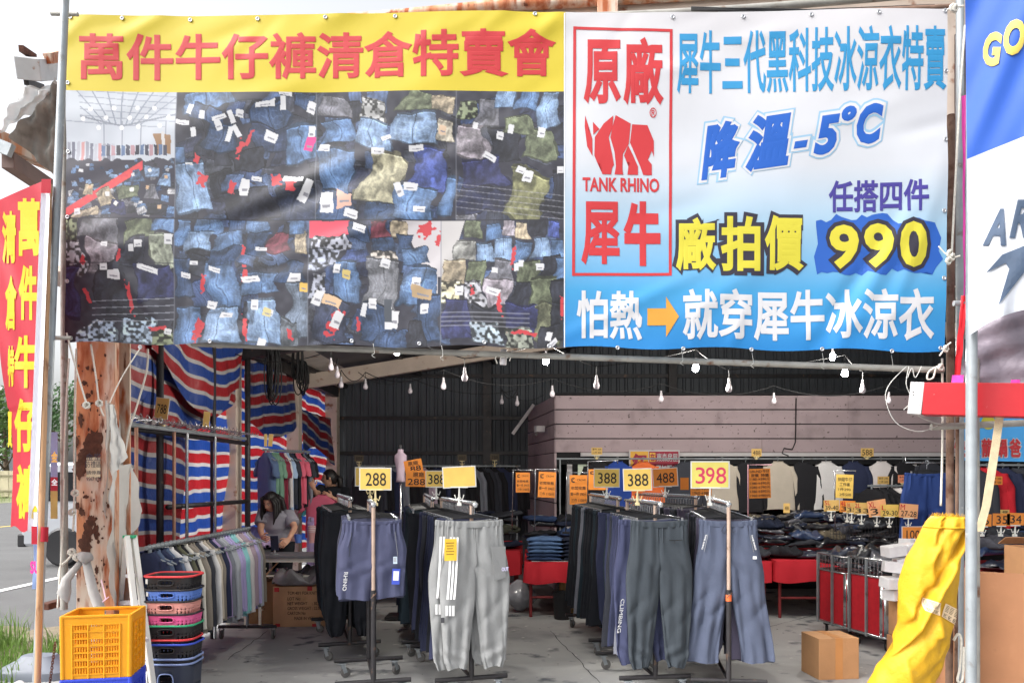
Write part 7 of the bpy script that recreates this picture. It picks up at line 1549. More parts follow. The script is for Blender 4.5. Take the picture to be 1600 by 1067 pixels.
# basket tower
def rrect(w, d, r_, n=24):
    pts = []
    for cx, cy, a0 in ((w / 2 - r_, d / 2 - r_, 0), (-w / 2 + r_, d / 2 - r_, 90), (-w / 2 + r_, -d / 2 + r_, 180), (w / 2 - r_, -d / 2 + r_, 270)):
        for k in range(n): a = R(a0 + 90 * k / (n - 1)); pts.append((cx + r_ * math.cos(a), cy + r_ * math.sin(a)))
    return pts
def resample(pts, N):
    P_ = [Vector((x, y, 0)) for x, y in pts]; P_.append(P_[0]); ls = [0]
    for a, b in zip(P_[:-1], P_[1:]): ls.append(ls[-1] + (b - a).length)
    out = []; j = 0
    for k in range(N):
        s_ = ls[-1] * k / N
        while ls[j + 1] < s_: j += 1
        out.append(P_[j].lerp(P_[j + 1], (s_ - ls[j]) / max(1e-9, ls[j + 1] - ls[j])))
    return out
BQ = P(262, 1000, 5.35)
def basket(label, z, h, mbdy, mrim, dots=False, jit=0.):
    w, d = .325, .26; t = thing('plastic_basket', label, 'basket', (BQ.x + jit, BQ.y + .1, z), 'stacked plastic baskets'); o0 = Vector((BQ.x + jit, BQ.y + .1, z)); N = 120
    ring = resample(rrect(w, d, .075), N); M = 12; mb = MB()
    pt = lambda i, j: o0 + Vector((ring[i % N].x * (.90 + .10 * j / M), ring[i % N].y * (.90 + .10 * j / M), h * j / M))
    vs = [pt(i, j) for j in range(M + 1) for i in range(N)]; fs = []
    for j in range(M):
        for i in range(N):
            front = ring[i].y < -.1 and abs(ring[i].x) < .045 and .5 < (j + .5) / M < .80
            hole = (((.12 < (j + .5) / M < .62) and i % 3 == 0 and (j % 6 != 5)) if not dots else (.1 < (j + .5) / M < .7 and i % 2 == 0 and j % 2 == 0)) and not (ring[i].y < -.1 and abs(ring[i].x) < .06)
            if not (front or hole): fs.append((j * N + i, j * N + (i + 1) % N, (j + 1) * N + (i + 1) % N, (j + 1) * N + i))
    mb.add(vs, fs); mb.add([pt(i, 0) for i in range(N)], [tuple(range(N))]); mb.build('body', mbdy, t, smooth=True, solid=.003, ang=60)
    mb = MB(); mb.tube([pt(i, M) + Vector((ring[i].x * .03, ring[i].y * .03, 0)) for i in range(N)], .0075, 8, closed=True); mb.build('rim', mrim, t, smooth=True)
    hz = o0 + Vector((0, -d / 2 * .975 - .004, h * .65)); mb = MB(); mb.tube([hz + Vector((.052 * se(6.283 * k / 28, .55)[0], 0, h * .17 * se(6.283 * k / 28, .7)[1])) for k in range(28)], .0045, 6, closed=True); mb.build('handle', mrim if dots else mbdy, t, smooth=True)
    mb = MB(); mb.box(o0 + Vector((-w / 2 * .82, -d / 2 * .86 - .004, h * .72)), (.022, .004, h * .28), Matrix.Rotation(-.6, 3, 'Z')); mb.build('sticker', M_whpl, t)
def bz(y): return P(0, y, 5.32).z
pl_ = lambda n, c: mat('basket plastic ' + n, rgb(*c), .4, 0, .04, 5, trl=.08)
pBK, pBL, pPE, pPI, pRED, pGRN, pRB, pGB, pDK = pl_('black', (44, 42, 44)), pl_('blue', (98, 134, 214)), pl_('peach', (228, 160, 150)), pl_('pink', (238, 104, 162)), pl_('red', (232, 72, 76)), pl_('green', (54, 170, 120)), pl_('royal', (66, 90, 206)), pl_('grey blue', (142, 160, 206)), pl_('dark slate', (56, 62, 78))
for k, (yr_, yb, mb_, mr_, dt, lb) in enumerate([(901, 928, pBK, pRED, 0, 'black plastic basket with red rim topmost in the basket tower'), (922, 945, pBL, pBK, 0, 'blue plastic basket with black rim second in the basket tower'), (940, 966, pPE, pBK, 0, 'peach plastic basket between the blue and pink ones'), (960, 984, pPI, pBK, 0, 'bright pink plastic basket in the basket tower'),
                                             (978, 1006, pBK, pGRN, 0, 'black plastic basket with green rim below the pink one'), (1000, 1012, pBK, pRED, 0, 'black plastic basket with red rim low in the tower'), (1007, 1034, pBK, pRB, 0, 'black plastic basket with royal blue rim low in the tower'), (1030, 1052, pBK, pGB, 0, 'black basket with grey blue rim just above the big one'), (1038, 1120, pDK, pGB, 1, 'tall dark slate basket at the bottom of the tower')]):
    zt, zb = bz(yr_), bz(yb); basket(lb, zb, zt - zb, mb_, mr_, dt, .004 * math.sin(k * 2.3))
for k, (z0, z1) in enumerate([(.0, .09), (.07, bz(1120))]): basket('hidden black basket carrying the tower, %s from the ground' % ORD[k], z0, z1 - z0, pBK, pBK, 1)
# ladder
ld = thing('step_ladder', 'white folding step ladder with green caps leaning by the torn plastic', 'step ladder', P(215, 960, 5.9))
for xa, ya, xb, yb, Y0, Y1 in ((198, 838, 226, 1090, 5.42, 5.1), (209, 838, 240, 1080, 5.46, 5.2), (196, 840, 178, 1060, 5.5, 5.8)): MB().beam(P(xa, ya, Y0), P(xb, yb, Y1), .032, .05).build('rail', M_whpl, ld, bev=.004)
MB().box(P(203, 838, 5.44), (.08, .05, .02)).build('cap', pGRN, ld, bev=.004)
for k in range(3): MB().beam(P(198 + 9 * k, 900 + 50 * k, 5.36 - .1 * k), P(212 + 9 * k, 898 + 50 * k, 5.4 - .1 * k), .06, .02).build('step', M_frame, ld)
MB().beam(P(181, 942, 5.6), P(222, 940, 5.4), .05, .03).build('brace', M_frame, ld)
gb = dup(SH[0], P(192, 852, 6.2), .6, 'navy shirt hung behind the white step ladder', 'shirts on the low side rail', mats={'self': SMt['navy'], 'collar': SMt['navy']}, scale=(.8, .8, .8))
dup(hanger1, P(192, 848, 6.2), .6, 'hanger of the navy shirt behind the step ladder', 'shirt hangers')
# torn grey plastic by the column
sheet('torn_plastic_sheet', 'torn grey plastic sheet hanging beside the rusty column', 'plastic sheet', [(170, 628, 5.45), (176, 628, 5.6), (222, 800, 5.95), (168, 900, 5.55)], mat('grey plastic', rgb(206, 204, 200), .45, 0, .1, 5, .7, 10, alpha=.9), 18, 40, .035, 12)
sheet('torn_plastic_sheet', 'lower crumpled tail of grey plastic sheet beside the ladder', 'plastic sheet', [(170, 720, 5.4), (212, 730, 5.8), (196, 900, 5.8), (178, 950, 5.45)], mat('grey plastic', rgb(186, 182, 178)), 14, 30, .04, 13)
sheet('torn_plastic_sheet', 'pale folded plastic flap at the top of the torn sheet', 'plastic sheet', [(168, 632, 5.35), (178, 632, 5.4), (198, 715, 5.5), (176, 742, 5.4)], mat('pale plastic', rgb(206, 204, 200), .45, 0, .08, 5, .5, 12), 10, 20, .015, 14)
rg = thing('knotted_rag', 'grey white rag knotted round the lower column', 'rag', P(135, 870, 5.4)); M_rag = mat('grey white rag', rgb(168, 166, 164), .85, 0, .08, 8, .5, 30)
mb = MB(); mb.tube([P(126, 868, 5.36), P(134, 872, 5.33), P(142, 869, 5.36)], [.03, .042, .03], 10); mb.build('knot', M_rag, rg, smooth=True)
for pts, rr_ in (([(134, 874), (140, 900), (146, 925), (156, 950), (160, 990)], [.025, .03, .032, .036, .03]), ([(128, 876), (116, 890), (104, 905), (100, 925), (106, 940)], [.02, .022, .03, .045, .01])):
    mb = MB(); mb.tube([P(x, y, 5.36 - .012 * i) for i, (x, y) in enumerate(pts)], rr_, 12); mb.build('tail', M_rag, rg, smooth=True)
mb = MB(); mb.tube([P(158, 905, 5.33), P(162, 920, 5.33), P(165, 935, 5.3), P(160, 940, 5.3), P(170, 932, 5.3)], .004, 5); tag(mb.build('pink_string', mat('pale pink string', rgb(226, 190, 206), .8)), 'pale pink string tied at the rag on the column', 'string')
ch = thing('chain', 'dark rusty chain hanging down beside the yellow crate', 'chain', P(84, 1010, 4.75))
mb = MB()
for k in range(22):
    p = P(86 - k * .55, 1005 + k * 4.2, 4.75); mb.tube([p + Vector((.007 * math.cos(a) if k % 2 else 0, 0 if k % 2 else .007 * math.cos(a), .012 * math.sin(a))) for a in [6.283 * i / 10 for i in range(10)]], .0025, 5, closed=True)
mb.build('links', M_deeprust, ch)
tb = MB(); tb.box(P(82, 944, 5.6), (.07, .2, .045)); tag(tb.build('rusty_lug', M_deeprust, bev=.004), 'rusty steel lug sticking out left of the column foot'.replace('left of', 'beside'), 'lug')
# silver moulded weight and white cloth on the verge
mb = MB(); c = P(62, 1022, 6.3); c.z = 0; rings = []
for z_, s_ in ((0, 1), (.06, 1.02), (.09, .9), (.14, .55), (.17, .45), (.175, .3)): rings.append([c + Vector((.28 * s_ * se(6.283 * k / 28, .7)[0], .18 * s_ * se(6.283 * k / 28, .7)[1], z_)) for k in range(28)])
mb.loft(rings); tag(mb.build('flag_base_weight', mat('grey moulded plastic', rgb(112, 118, 128), .5, 0, .05, 4), smooth=True, ang=40), 'grey moulded flag base weight lying in the grass', 'weight')
mb = MB(); c = P(36, 1045, 5.7); c.z = .02
mb.grid(lambda a, b: c + Vector(((a - .5) * .5, (b - .5) * .2 - .2 * a, .05 + .035 * math.sin(9 * a + 4 * b) + .03 * math.sin(13 * b - 5 * a))), 24, 16); tag(mb.build('white_cloth', M_rag, smooth=True), 'crumpled white cloth strip lying on the verge by the stake', 'cloth')
cr = thing('parked_van', 'dark windowed silver van parked outside behind the column', 'van', (-11.2, 14.5, 0)); q0 = P(75, 840, 14.5).x
x0 = q0; x1 = q0 + 3.4
mb = MB(); prof_ = [(x0 + .02, .35), (x0, .9), (x0 + .12, 1.1), (x0 + .3, 1.72), (x0 + .6, 1.8), (x1 - .9, 1.8), (x1 - .35, 1.05), (x1, .95), (x1, .35)]
mb.add([(x, 13.7, z) for x, z in prof_] + [(x, 15.3, z) for x, z in prof_], [tuple(range(9))[::-1], tuple(range(9, 18))] + [(i, (i + 1) % 9, 9 + (i + 1) % 9, 9 + i) for i in range(9)]); mb.build('body', mat('silver car paint', rgb(176, 180, 186), .3, .4, .04, 3, coat=.5), cr, bev=.05)
MB().box((x0 + .75, 13.69, 1.38), (.8, .02, .5)).build('window', M_glass, cr); MB().box((x0 + 1.8, 13.69, 1.38), (1.0, .02, .5)).build('window', M_glass, cr)
MB().box((x0 + .09, 13.69, .95), (.1, .05, .3)).build('tail_light', M_redp, cr); MB().box((x0 + .02, 14.5, .45), (.14, 1.6, .22)).build('bumper', M_black, cr, bev=.02)
for x in (x0 + .75, x1 - .7):
    for y in (13.75, 15.25):
        w = MB(); w.lathe([(.1, -.09), (.3, -.1), (.34, -.06), (.34, .06), (.3, .1), (.1, .09)], 20, (x, y, .34), Matrix.Rotation(R(90), 3, 'X')); w.build('wheel', M_black, cr, smooth=True, ang=40)

# ------------------------------------------------------------------ bulbs
M_bulb = mat('unlit bulb', rgb(206, 198, 204), .35, 0, .03, 6); M_lit = mat('lit bulb', rgb(255, 250, 240), .4, emit=700.); M_sock = mat('bulb collar', rgb(176, 172, 176), .5)
bulbs = [(620, 545, 1, 7.2), (853, 560, 1, 7.6), (1087, 571, 1, 7.4), (1320, 579, 1, 7.6), (1301, 554, 1, 8.4), (517, 570, 0, 8.0), (527, 582, 0, 8.6), (533, 598, 0, 9.2), (571, 601, 0, 9.6), (641, 608, 0, 10.4), (693, 600, 0, 8.4), (726, 586, 0, 7.2), (784, 625, 0, 11.4), (808, 627, 0, 10.4), (863, 612, 0, 9.0), (932, 598, 0, 7.4), (1033, 620, 0, 9.0), (1139, 603, 0, 7.4), (1209, 623, 0, 9.2), (1348, 605, 0, 7.6), (1389, 622, 0, 9.0)]
SOFT = {}
for k, (x, y, lit, Y) in enumerate(bulbs):
    c = P(x, y, Y); s_ = 1.0
    key = 'glowing' if lit else 'unlit'
    wh = ['under the banner over the shorts rack', 'over the light grey joggers', 'over the handwritten card', 'lower one toward the poles', 'higher one toward the poles', 'highest of three by the cable bundles', 'middle of three by the cable bundles', 'lowest of three by the cable bundles', 'next past the three by the cable bundles', 'before the plain dark wall above the 288 card', 'low string above the 388 card', 'high string above the blank card', 'dimmest in the dark corner', 'beside the dim corner bulb', 'at the edge of the boarded room',
          'high string above the black trousers', 'low against the boards above the slate joggers', 'high string past the handwritten card', 'low against the boards past the price list', 'high string near the red beam', 'dim one farthest toward the red beam'][k]
    s_ = .8; t = thing('light_bulb', '%s white bulb hanging %s' % (key, wh), 'light bulb', c + Vector((0, 0, .1)), 'hanging light bulbs')
    mb = MB(); mb.lathe([(a * s_, b * s_) for a, b in [(.006, -.074), (.020, -.071), (.031, -.058), (.036, -.038), (.034, -.018), (.025, .004), (.019, .02)]], 16, c); mb.build('globe', M_lit if lit else M_bulb, t, smooth=True)
    mb = MB(); mb.lathe([(a * s_, b * s_) for a, b in [(.019, .02), (.018, .05), (.014, .058), (.013, .085), (.004, .09)]], 14, c); mb.build('collar', M_sock, t, smooth=True, ang=40)
    zc = c.z + .09; top = Vector((c.x, c.y, roofz(c.x) - .1 if c.z > 2.9 else zc + .1))
    MB().tube([c + Vector((0, 0, .068)), c + Vector((0, 0, .15))], .003, 5).build('flex', M_wire, t)
def cable(label, idx, sag, ends=()):
    pts = [Vector(e) for e in ends[:1]] + [P(bulbs[i][0], bulbs[i][1], bulbs[i][3]) + Vector((0, 0, .15)) for i in idx] + [Vector(e) for e in ends[1:]]; res = []
    for a, b in zip(pts[:-1], pts[1:]):
        for t in range(10): u = t / 10; res.append(a.lerp(b, u) + Vector((0, 0, -sag * 4 * u * (1 - u))))
    res.append(pts[-1]); mb = MB(); mb.tube(res, .005, 5); tag(mb.build('bulb_cable', M_wire, smooth=True), label, 'cable', 'cables carrying the bulbs')
cable('thin cable carrying the high string of bulbs', [0, 11, 1, 15, 2, 17, 3, 19], .02, [(-3.2, 7, 2.8), (5.0, 7.6, 2.75)])
cable('drooping cable carrying the low string of bulbs', [5, 6, 7, 8, 10, 14, 16, 18, 20], .12, [(-3.2, 8.4, 2.9), (5.2, 9.0, 2.6)])
cable('drooping cable of the deep bulbs before the dark wall', [9, 13, 12], .12, [(-2.2, 10.2, 2.9), (.2, 11.6, 2.75)])
mb = MB(); pts = [P(1244, 622, 10.95), P(1243, 690, 10.95), P(1238, 702, 10.95), P(1225, 700, 10.95), P(1222, 708, 10.95), P(1232, 712, 10.95)]; mb.tube(pts, .008, 6); tag(mb.build('wall_cable', M_wire, smooth=True), 'dark cable running down the boards to a coil', 'cable')
# ------------------------------------------------------------------ folding tables and what lies on them
M_top = mat('worn dark tabletop', rgb(112, 112, 116), .5, 0, .15, 6, .1, 40); M_leg = mat('cream table leg', rgb(224, 222, 206), .5, 0, .08, 8)
def folding_table(label, x0, x1, y0, y1, z):
    t = thing('folding_table', label, 'table', (x0, y0, 0), 'folding tables at the side wall')
    MB().box(((x0 + x1) / 2, (y0 + y1) / 2, z - .014), (x1 - x0, y1 - y0, .028)).build('tabletop', M_top, t, bev=.004)
    MB().box(((x0 + x1) / 2, y0 + .03, z - .05), (x1 - x0 - .02, .02, .04)).build('apron', M_leg, t)
    for x in (x0 + .05, x1 - .05):
        for y in (y0 + .05, y1 - .05): MB().box((x, y, (z - .03) / 2), (.028, .028, z - .03)).build('leg', M_leg, t, bev=.004)
        MB().box((x, (y0 + y1) / 2, .16), (.02, y1 - y0 - .1, .025)).build('stretcher', M_leg, t)
        MB().beam((x + .03, y0 + .06, z - .24), (x + .2, y0 + .06, z - .06), .014, .014).build('stay', M_wood, t)
    MB().box(((x0 + x1) / 2, (y0 + y1) / 2, z - .22), (x1 - x0 - .1, y1 - y0 - .12, .018)).build('shelf', M_leg, t)
folding_table('dark topped folding table before the woman in grey', -2.90, -1.25, 8.36, 8.80, .74)
folding_table('narrow folding table end against the striped wall', -3.22, -2.93, 8.3, 9.9, .75)
folding_table('rear folding table with the pink tumbler', -2.35, -1.1, 9.25, 9.7, .79)
def lie(name, label, cat_, p, seed, dims, m, rz=0., amp=.015):
    o = folded_mesh(seed, dims[0], dims[1], dims[2], amp).build(name, m, smooth=True); o.location = p; o.rotation_euler = (0, 0, rz); return tag(o, label, cat_)
lie('orange_cloth', 'bright orange cloth bunched on the narrow table', 'cloth', (-2.98, 8.45, .75), 201, (.2, .16, .10), SMt['orange'], .3, .03)
lie('cloth_pile', 'periwinkle shirt pile beside the woman on the narrow table', 'clothes pile', (-3.1, 9.05, .75), 202, (.26, .3, .22), fabric('periwinkle cloth', (140, 146, 206)), .2, .03)
lie('cloth_pile', 'lilac plastic wrapped shirt in the reach of the woman', 'clothes pile', (-2.98, 8.85, .78), 203, (.22, .16, .08), mat('lilac plastic', rgb(188, 166, 206), .3, coat=.5, bump=.6, bscale=20), -.3, .02)
sh_ = thing('cap_pair', 'beige cap lying on the side table near the low shirt rail', 'cap', (-3.02, 8.2, .8))
mb = MB(); rings = []
for j in range(7):
    t = j / 6; rings.append([Vector((-3.02, 8.25, .76)) + Vector((.17 * math.cos(a) * math.cos(1.4 * t), .10 * math.sin(a) * math.cos(1.4 * t), .10 * math.sin(1.4 * t))) for a in [6.283 * k / 20 for k in range(20)]])
mb.loft(rings); mb.build('crown', fabric('beige felt', (150, 138, 108)), sh_, smooth=True); MB().box((-2.92, 8.2, .765), (.14, .12, .012), Matrix.Rotation(.3, 3, 'Y')).build('brim', fabric('beige felt', (150, 138, 108)), sh_, bev=.004)
bx = MB(); bx.box((-2.97, 8.34, .80), (.12, .05, .09)); tag(bx.build('label_printer', M_black, bev=.006), 'small black device at the narrow table end', 'device')
tb = thing('tumbler', 'pale pink tumbler with ribbed lid on the rear folding table', 'tumbler', (P(487, 850, 9.35).x, 9.35, .79)); q = Vector((P(487, 850, 9.35).x, 9.35, .79)); M_pk = mat('pale pink plastic', rgb(222, 166, 166), .4)
MB().lathe([(.030, 0), (.036, .1), (.042, .11), (.042, .2)], 18, q).build('cup', M_pk, tb, smooth=True, ang=40); MB().lathe([(.045, .12), (.045, .125), (.045, .2), (.03, .205)], 18, q).build('lid', mat('ribbed pink', rgb(196, 140, 146), .4), tb, smooth=True, ang=40)
for k in range(4): MB().lathe([(.0455, .13 + .02 * k), (.0455, .136 + .02 * k)], 18, q).build('stripe', M_white, tb, smooth=True)
bl = MB(); q2 = Vector((P(460, 850, 9.2).x, 9.2, .74)); bl.lathe([(.035, 0), (.048, .1), (.05, .1), (.04, .095)], 16, q2 + Vector((0, .15, .05))); tag(bl.build('blue_pot', pBL, smooth=True, ang=40), 'small blue pot beside the woman in grey', 'pot')
pt = MB(); pt.lathe([(.06, 0), (.062, .05), (.05, .055)], 18, (P(440, 900, 8.6).x, 8.6, .535)); tag(pt.build('metal_tin', M_chrome, smooth=True, ang=40), 'shallow metal tin on the folding table shelf', 'tin')
ph = thing('smartphone', 'dark smartphone on a little stand facing the woman', 'phone', (P(429, 862, 8.5).x, 8.5, .74)); q = Vector((P(429, 862, 8.5).x, 8.5, .74))
MB().box(q + Vector((0, 0, .12)), (.085, .010, .165), Matrix.Rotation(.18, 3, 'X')).build('body', mat('dark blue phone', rgb(40, 46, 66), .35), ph, bev=.004)
mb = MB()
for dx, dz in ((-.025, .055), (-.025, .03), (-.005, .045)): mb.lathe([(.007, 0), (.007, .004)], 10, q + Vector((dx, -.014, .12 + dz)), Matrix.Rotation(R(90), 3, 'X'))
mb.build('camera_lens', M_black, ph); mb = MB(); mb.tube([q + Vector((0, 0, .008)), q + Vector((0, .02, .06))], .008, 8); mb.lathe([(.045, 0), (.045, .008)], 16, q); mb.build('stand', M_galv, ph, smooth=True, ang=40)

# ------------------------------------------------------------------ people
M_skin = mat('skin', rgb(204, 156, 130), .55, 0, .05, 12, .05, 80, spec=.35); M_hair = mat('black hair', rgb(26, 22, 22), .45, 0, .3, 30, .5, 90, stretch=(1, 1, .12)); M_lip = mat('lips', rgb(168, 92, 86), .5); M_eyew = mat('eye white', rgb(220, 214, 208), .4); M_iris = mat('dark iris', rgb(34, 24, 20), .3)
def skin_mesh(joints, edges, sub=2):
    me = bpy.data.meshes.new('sk'); names = list(joints); me.from_pydata([joints[k][0] for k in names], [(names.index(a), names.index(b)) for a, b in edges], [])
    o = bpy.data.objects.new('sk', me); COL.objects.link(o); md = o.modifiers.new('Skin', 'SKIN'); md.use_smooth_shade = True; s_ = o.modifiers.new('Sub', 'SUBSURF'); s_.levels = sub; s_.render_levels = sub
    for i, k in enumerate(names):
        r_ = joints[k][1]; me.skin_vertices[0].data[i].radius = r_ if isinstance(r_, tuple) else (r_, r_); me.skin_vertices[0].data[i].use_root = (i == 0)
    dg = bpy.context.evaluated_depsgraph_get(); e = o.evaluated_get(dg).to_mesh(); v = [tuple(q.co) for q in e.vertices]; f = [tuple(q.vertices) for q in e.polygons]; o.evaluated_get(dg).to_mesh_clear(); bpy.data.objects.remove(o); return v, f
def head_into(mb, c, Rm, s=1.):
    """ellipsoidal skull with jaw, brow, nose, ears; faces -Y before Rm"""
    rings = []; NA = 32
    for j in range(19):
        th = math.pi * j / 18; z_ = math.cos(th); r_ = math.sin(th); ring = []
        for k in range(NA):
            a = 6.28318 * k / NA; x = math.cos(a) * r_; y = math.sin(a) * r_
            X_, Y_, Z_ = x * .074, y * .092, z_ * .112
            if z_ < 0: f_ = 1 + .30 * z_; X_ *= f_; Y_ = Y_ * (1 + .16 * z_) - .010 * (-z_) * (1 if y < 0 else -1.2)
            front = max(0, -y)
            if front > .3:
                Y_ -= .024 * math.exp(-(X_ / .011) ** 2 - ((Z_ + .022) / .018) ** 2) + .010 * math.exp(-(X_ / .008) ** 2 - ((Z_ - .005) / .02) ** 2)     # nose
                Y_ += .008 * (math.exp(-((X_ - .030) / .014) ** 2 - ((Z_ - .006) / .010) ** 2) + math.exp(-((X_ + .030) / .014) ** 2 - ((Z_ - .006) / .010) ** 2))  # sockets
                Y_ -= .007 * math.exp(-(X_ / .020) ** 2 - ((Z_ + .055) / .010) ** 2)                                                                      # mouth
                Y_ -= .006 * math.exp(-(X_ / .02) ** 2 - ((Z_ + .092) / .014) ** 2)                                                                       # chin
            ring.append(c + Rm @ (Vector((X_, Y_, Z_)) * s))
        rings.append(ring)
    mb.loft(rings)
    for s_ in (-1, 1):
        mb.loft([[c + Rm @ (Vector((s_ * (.072 + .008 * j), .008 + .016 * math.cos(a) * (1 - .3 * j), -.005 + .030 * math.sin(a) * (1 - .3 * j))) * s) for a in [6.283 * k / 10 for k in range(10)]] for j in range(2)])
def face_parts(par, c, Rm, s=1.):
    for s_ in (-1, 1):
        mb = MB(); e = Vector((s_ * .030, -.078, .004)); mb.loft([[c + Rm @ ((e + Vector((.013 * math.cos(a) * math.sin(t), -.006 * math.cos(t), .0045 * math.sin(a) * math.sin(t)))) * s) for a in [6.283 * k / 12 for k in range(12)]] for t in (.15, .7, 1.3, 1.57)]); o = mb.build('eye', M_eyew, par, smooth=True)
        mb = MB(); mb.loft([[c + Rm @ ((e + Vector((.0048 * math.cos(a) * r_, -.0065 + .001 * (r_ > .5), -.0005 + .0042 * math.sin(a) * r_))) * s) for a in [6.283 * k / 10 for k in range(10)]] for r_ in (.1, .9)]); q = mb.build('iris', M_iris, o)
        mb = MB(); mb.tube([c + Rm @ ((Vector((s_ * x, y, z_))) * s) for x, y, z_ in ((.014, -.088, .021), (.03, -.085, .026), (.045, -.074, .021))], .0028 * s, 5); mb.build('eyebrow', M_hair, par, smooth=True)
        mb = MB(); mb.tube([c + Rm @ ((Vector((s_ * x, y, z_))) * s) for x, y, z_ in ((.017, -.083, .007), (.03, -.086, .010), (.043, -.077, .006))], .0016 * s, 5); mb.build('eyelid', M_hair, par, smooth=True)
    mb = MB(); mb.tube([c + Rm @ (Vector((x, y, z_)) * s) for x, y, z_ in ((-.020, -.083, -.056), (-.008, -.094, -.053), (0, -.0945, -.0545), (.008, -.094, -.053), (.020, -.083, -.056))], [.002 * s, .0045 * s, .0045 * s, .0045 * s, .002 * s], 7); mb.build('mouth', M_lip, par, smooth=True)
def hand(mb, w, d, side, curl=.6, s=1.):
    """palm and five fingers from wrist w along d; side = direction to the thumb"""
    w, d, side = Vector(w), Vector(d).normalized(), Vector(side).normalized(); side = (side - d * side.dot(d)).normalized(); n = d.cross(side)
    if n.z > 0: n = -n
    k = w + d * .075 * s
    mb.loft([[p + side * (a_ * math.cos(t)) * s + n * (b_ * math.sin(t)) * s for t in [6.283 * i / 12 for i in range(12)]] for p, a_, b_ in ((w - d * .01, .024, .018), (w + d * .03 * s, .034, .018), (w + d * .065 * s, .038, .014), (k + d * .008, .034, .010))])
    for i, (o, l) in enumerate(((.028, .068), (.010, .078), (-.009, .073), (-.027, .056))):
        b = k + side * o * s; p1 = b + (d * math.cos(curl * .5) + n * math.sin(curl * .5)) * l * .45 * s; p2 = p1 + (d * math.cos(curl * 1.3) + n * math.sin(curl * 1.3)) * l * .32 * s; p3 = p2 + (d * math.cos(curl * 2) + n * math.sin(curl * 2)) * l * .25 * s
        mb.tube([b - d * .01, b, p1, p2, p3], [.009 * s, .0095 * s, .0085 * s, .0078 * s, .005 * s], 8)
    b = w + d * .025 * s + side * .028 * s; p1 = b + (d * .55 + side * .75 + n * .2).normalized() * .035 * s; p2 = p1 + (d * .9 + side * .2 + n * .4).normalized() * .032 * s; mb.tube([b - side * .012, b, p1, p2], [.013 * s, .012 * s, .010 * s, .006 * s], 8)
def person(label, base, J, headc, headR, shirt_m, cuts, hair_fn, sleeve=.62):
    t = thing('person', label, 'person', base)
    ed = [('pelvis', 'belly'), ('belly', 'chest'), ('chest', 'neck'), ('neck', 'skull')]
    jj = {'pelvis': (J['pelvis'], (.135, .10)), 'belly': (J['pelvis'].lerp(J['chest'], .5), (.115, .085)), 'chest': (J['chest'], (.125, .085)), 'neck': (J['neck'], .046), 'skull': (headc + Vector((0, .01, -.02)), .05)}
    for s_ in 'LR':
        jj['sh' + s_] = (J['sh' + s_], .052); jj['el' + s_] = (J['el' + s_], .036); jj['wr' + s_] = (J['wr' + s_], .024); jj['up' + s_] = (J['sh' + s_].lerp(J['el' + s_], .4), .045); jj['fo' + s_] = (J['el' + s_].lerp(J['wr' + s_], .3), .036)
        ed += [('chest', 'sh' + s_), ('sh' + s_, 'up' + s_), ('up' + s_, 'el' + s_), ('el' + s_, 'fo' + s_), ('fo' + s_, 'wr' + s_)]
        h_, k_, a_ = J['hip' + s_], J['kn' + s_], J['an' + s_]; jj['hip' + s_] = (h_, .085); jj['kn' + s_] = (k_, .056); jj['an' + s_] = (a_, .038); jj['toe' + s_] = (Vector((a_.x, a_.y - .15, .03)), .032)
        ed += [('pelvis', 'hip' + s_), ('hip' + s_, 'kn' + s_), ('kn' + s_, 'an' + s_), ('an' + s_, 'toe' + s_)]
    v, f = skin_mesh(jj, ed); mb = MB(); mb.add(v, f); head_into(mb, headc, headR)
    for s_ in 'LR':
        d = J['ha' + s_] - J['wr' + s_]; hand(mb, J['wr' + s_], d, J['th' + s_])
    mb.build('body', M_skin, t, smooth=True)
    face_parts(t, headc, headR)
    # T-shirt: torso tube and two sleeves
    mb = MB(); cl, pv = J['chest'], J['pelvis']; across = (J['shL'] - J['shR']); across.z *= .3; across = across.normalized(); fwd = Vector((across.y, -across.x, 0)); half = (J['shL'] - J['shR']).length / 2
    mid = (J['shL'] + J['shR']) / 2
    secs = [(J['neck'] + Vector((0, 0, .0)), .062, .058), (mid + Vector((0, 0, .045)), half * .72, .085), (mid + Vector((0, 0, .0)), half + .035, .115), (cl + Vector((0, 0, -.07)), half * .92 + .03, .135), (cl.lerp(pv, .5), half * .80 + .03, .135), (cl.lerp(pv, .8), half * .80 + .035, .14), (pv + Vector((0, 0, -.03)), half * .84 + .035, .15)]
    rings = []
    for i in range(25):
        u = i / 24 * (len(secs) - 1); k = min(int(u), len(secs) - 2); w = u - k; w = w * w * (3 - 2 * w); c0, a0, b0 = secs[k]; c1, a1, b1 = secs[k + 1]; c_ = c0.lerp(c1, w); A_, B_ = a0 + (a1 - a0) * w, b0 + (b1 - b0) * w
        rings.append([c_ + across * (A_ * se(a, .85)[0]) + fwd * ((B_ + .007 * math.sin(5 * a + i * .5) * (i / 24) + .006 * math.sin(3 * a - i * .8)) * se(a, .85)[1]) for a in [6.28318 * q / 36 for q in range(36)]])
    mb.loft(rings)
    for s_ in 'LR':
        a_, b_ = J['sh' + s_] + Vector((0, 0, .005)) , J['sh' + s_].lerp(J['el' + s_], sleeve); inn = a_.lerp(mid, .35)
        mb.tube([inn, a_, a_.lerp(b_, .5), b_, b_ + (b_ - a_).normalized() * .01], [.07, .078, .075, .078, .072], 18)
    mb.build('t_shirt', shirt_m, t, smooth=True)
    mb = MB()
    for s_ in 'LR':
        mb.tube([J['hip' + s_] + Vector((0, 0, .08)), J['hip' + s_], J['hip' + s_].lerp(J['kn' + s_], .5), J['kn' + s_], J['an' + s_]], [.12, .115, .095, .08, .062], 18)
    mb.build('trousers', FM['black'], t, smooth=True)
    hair_fn(t); return t
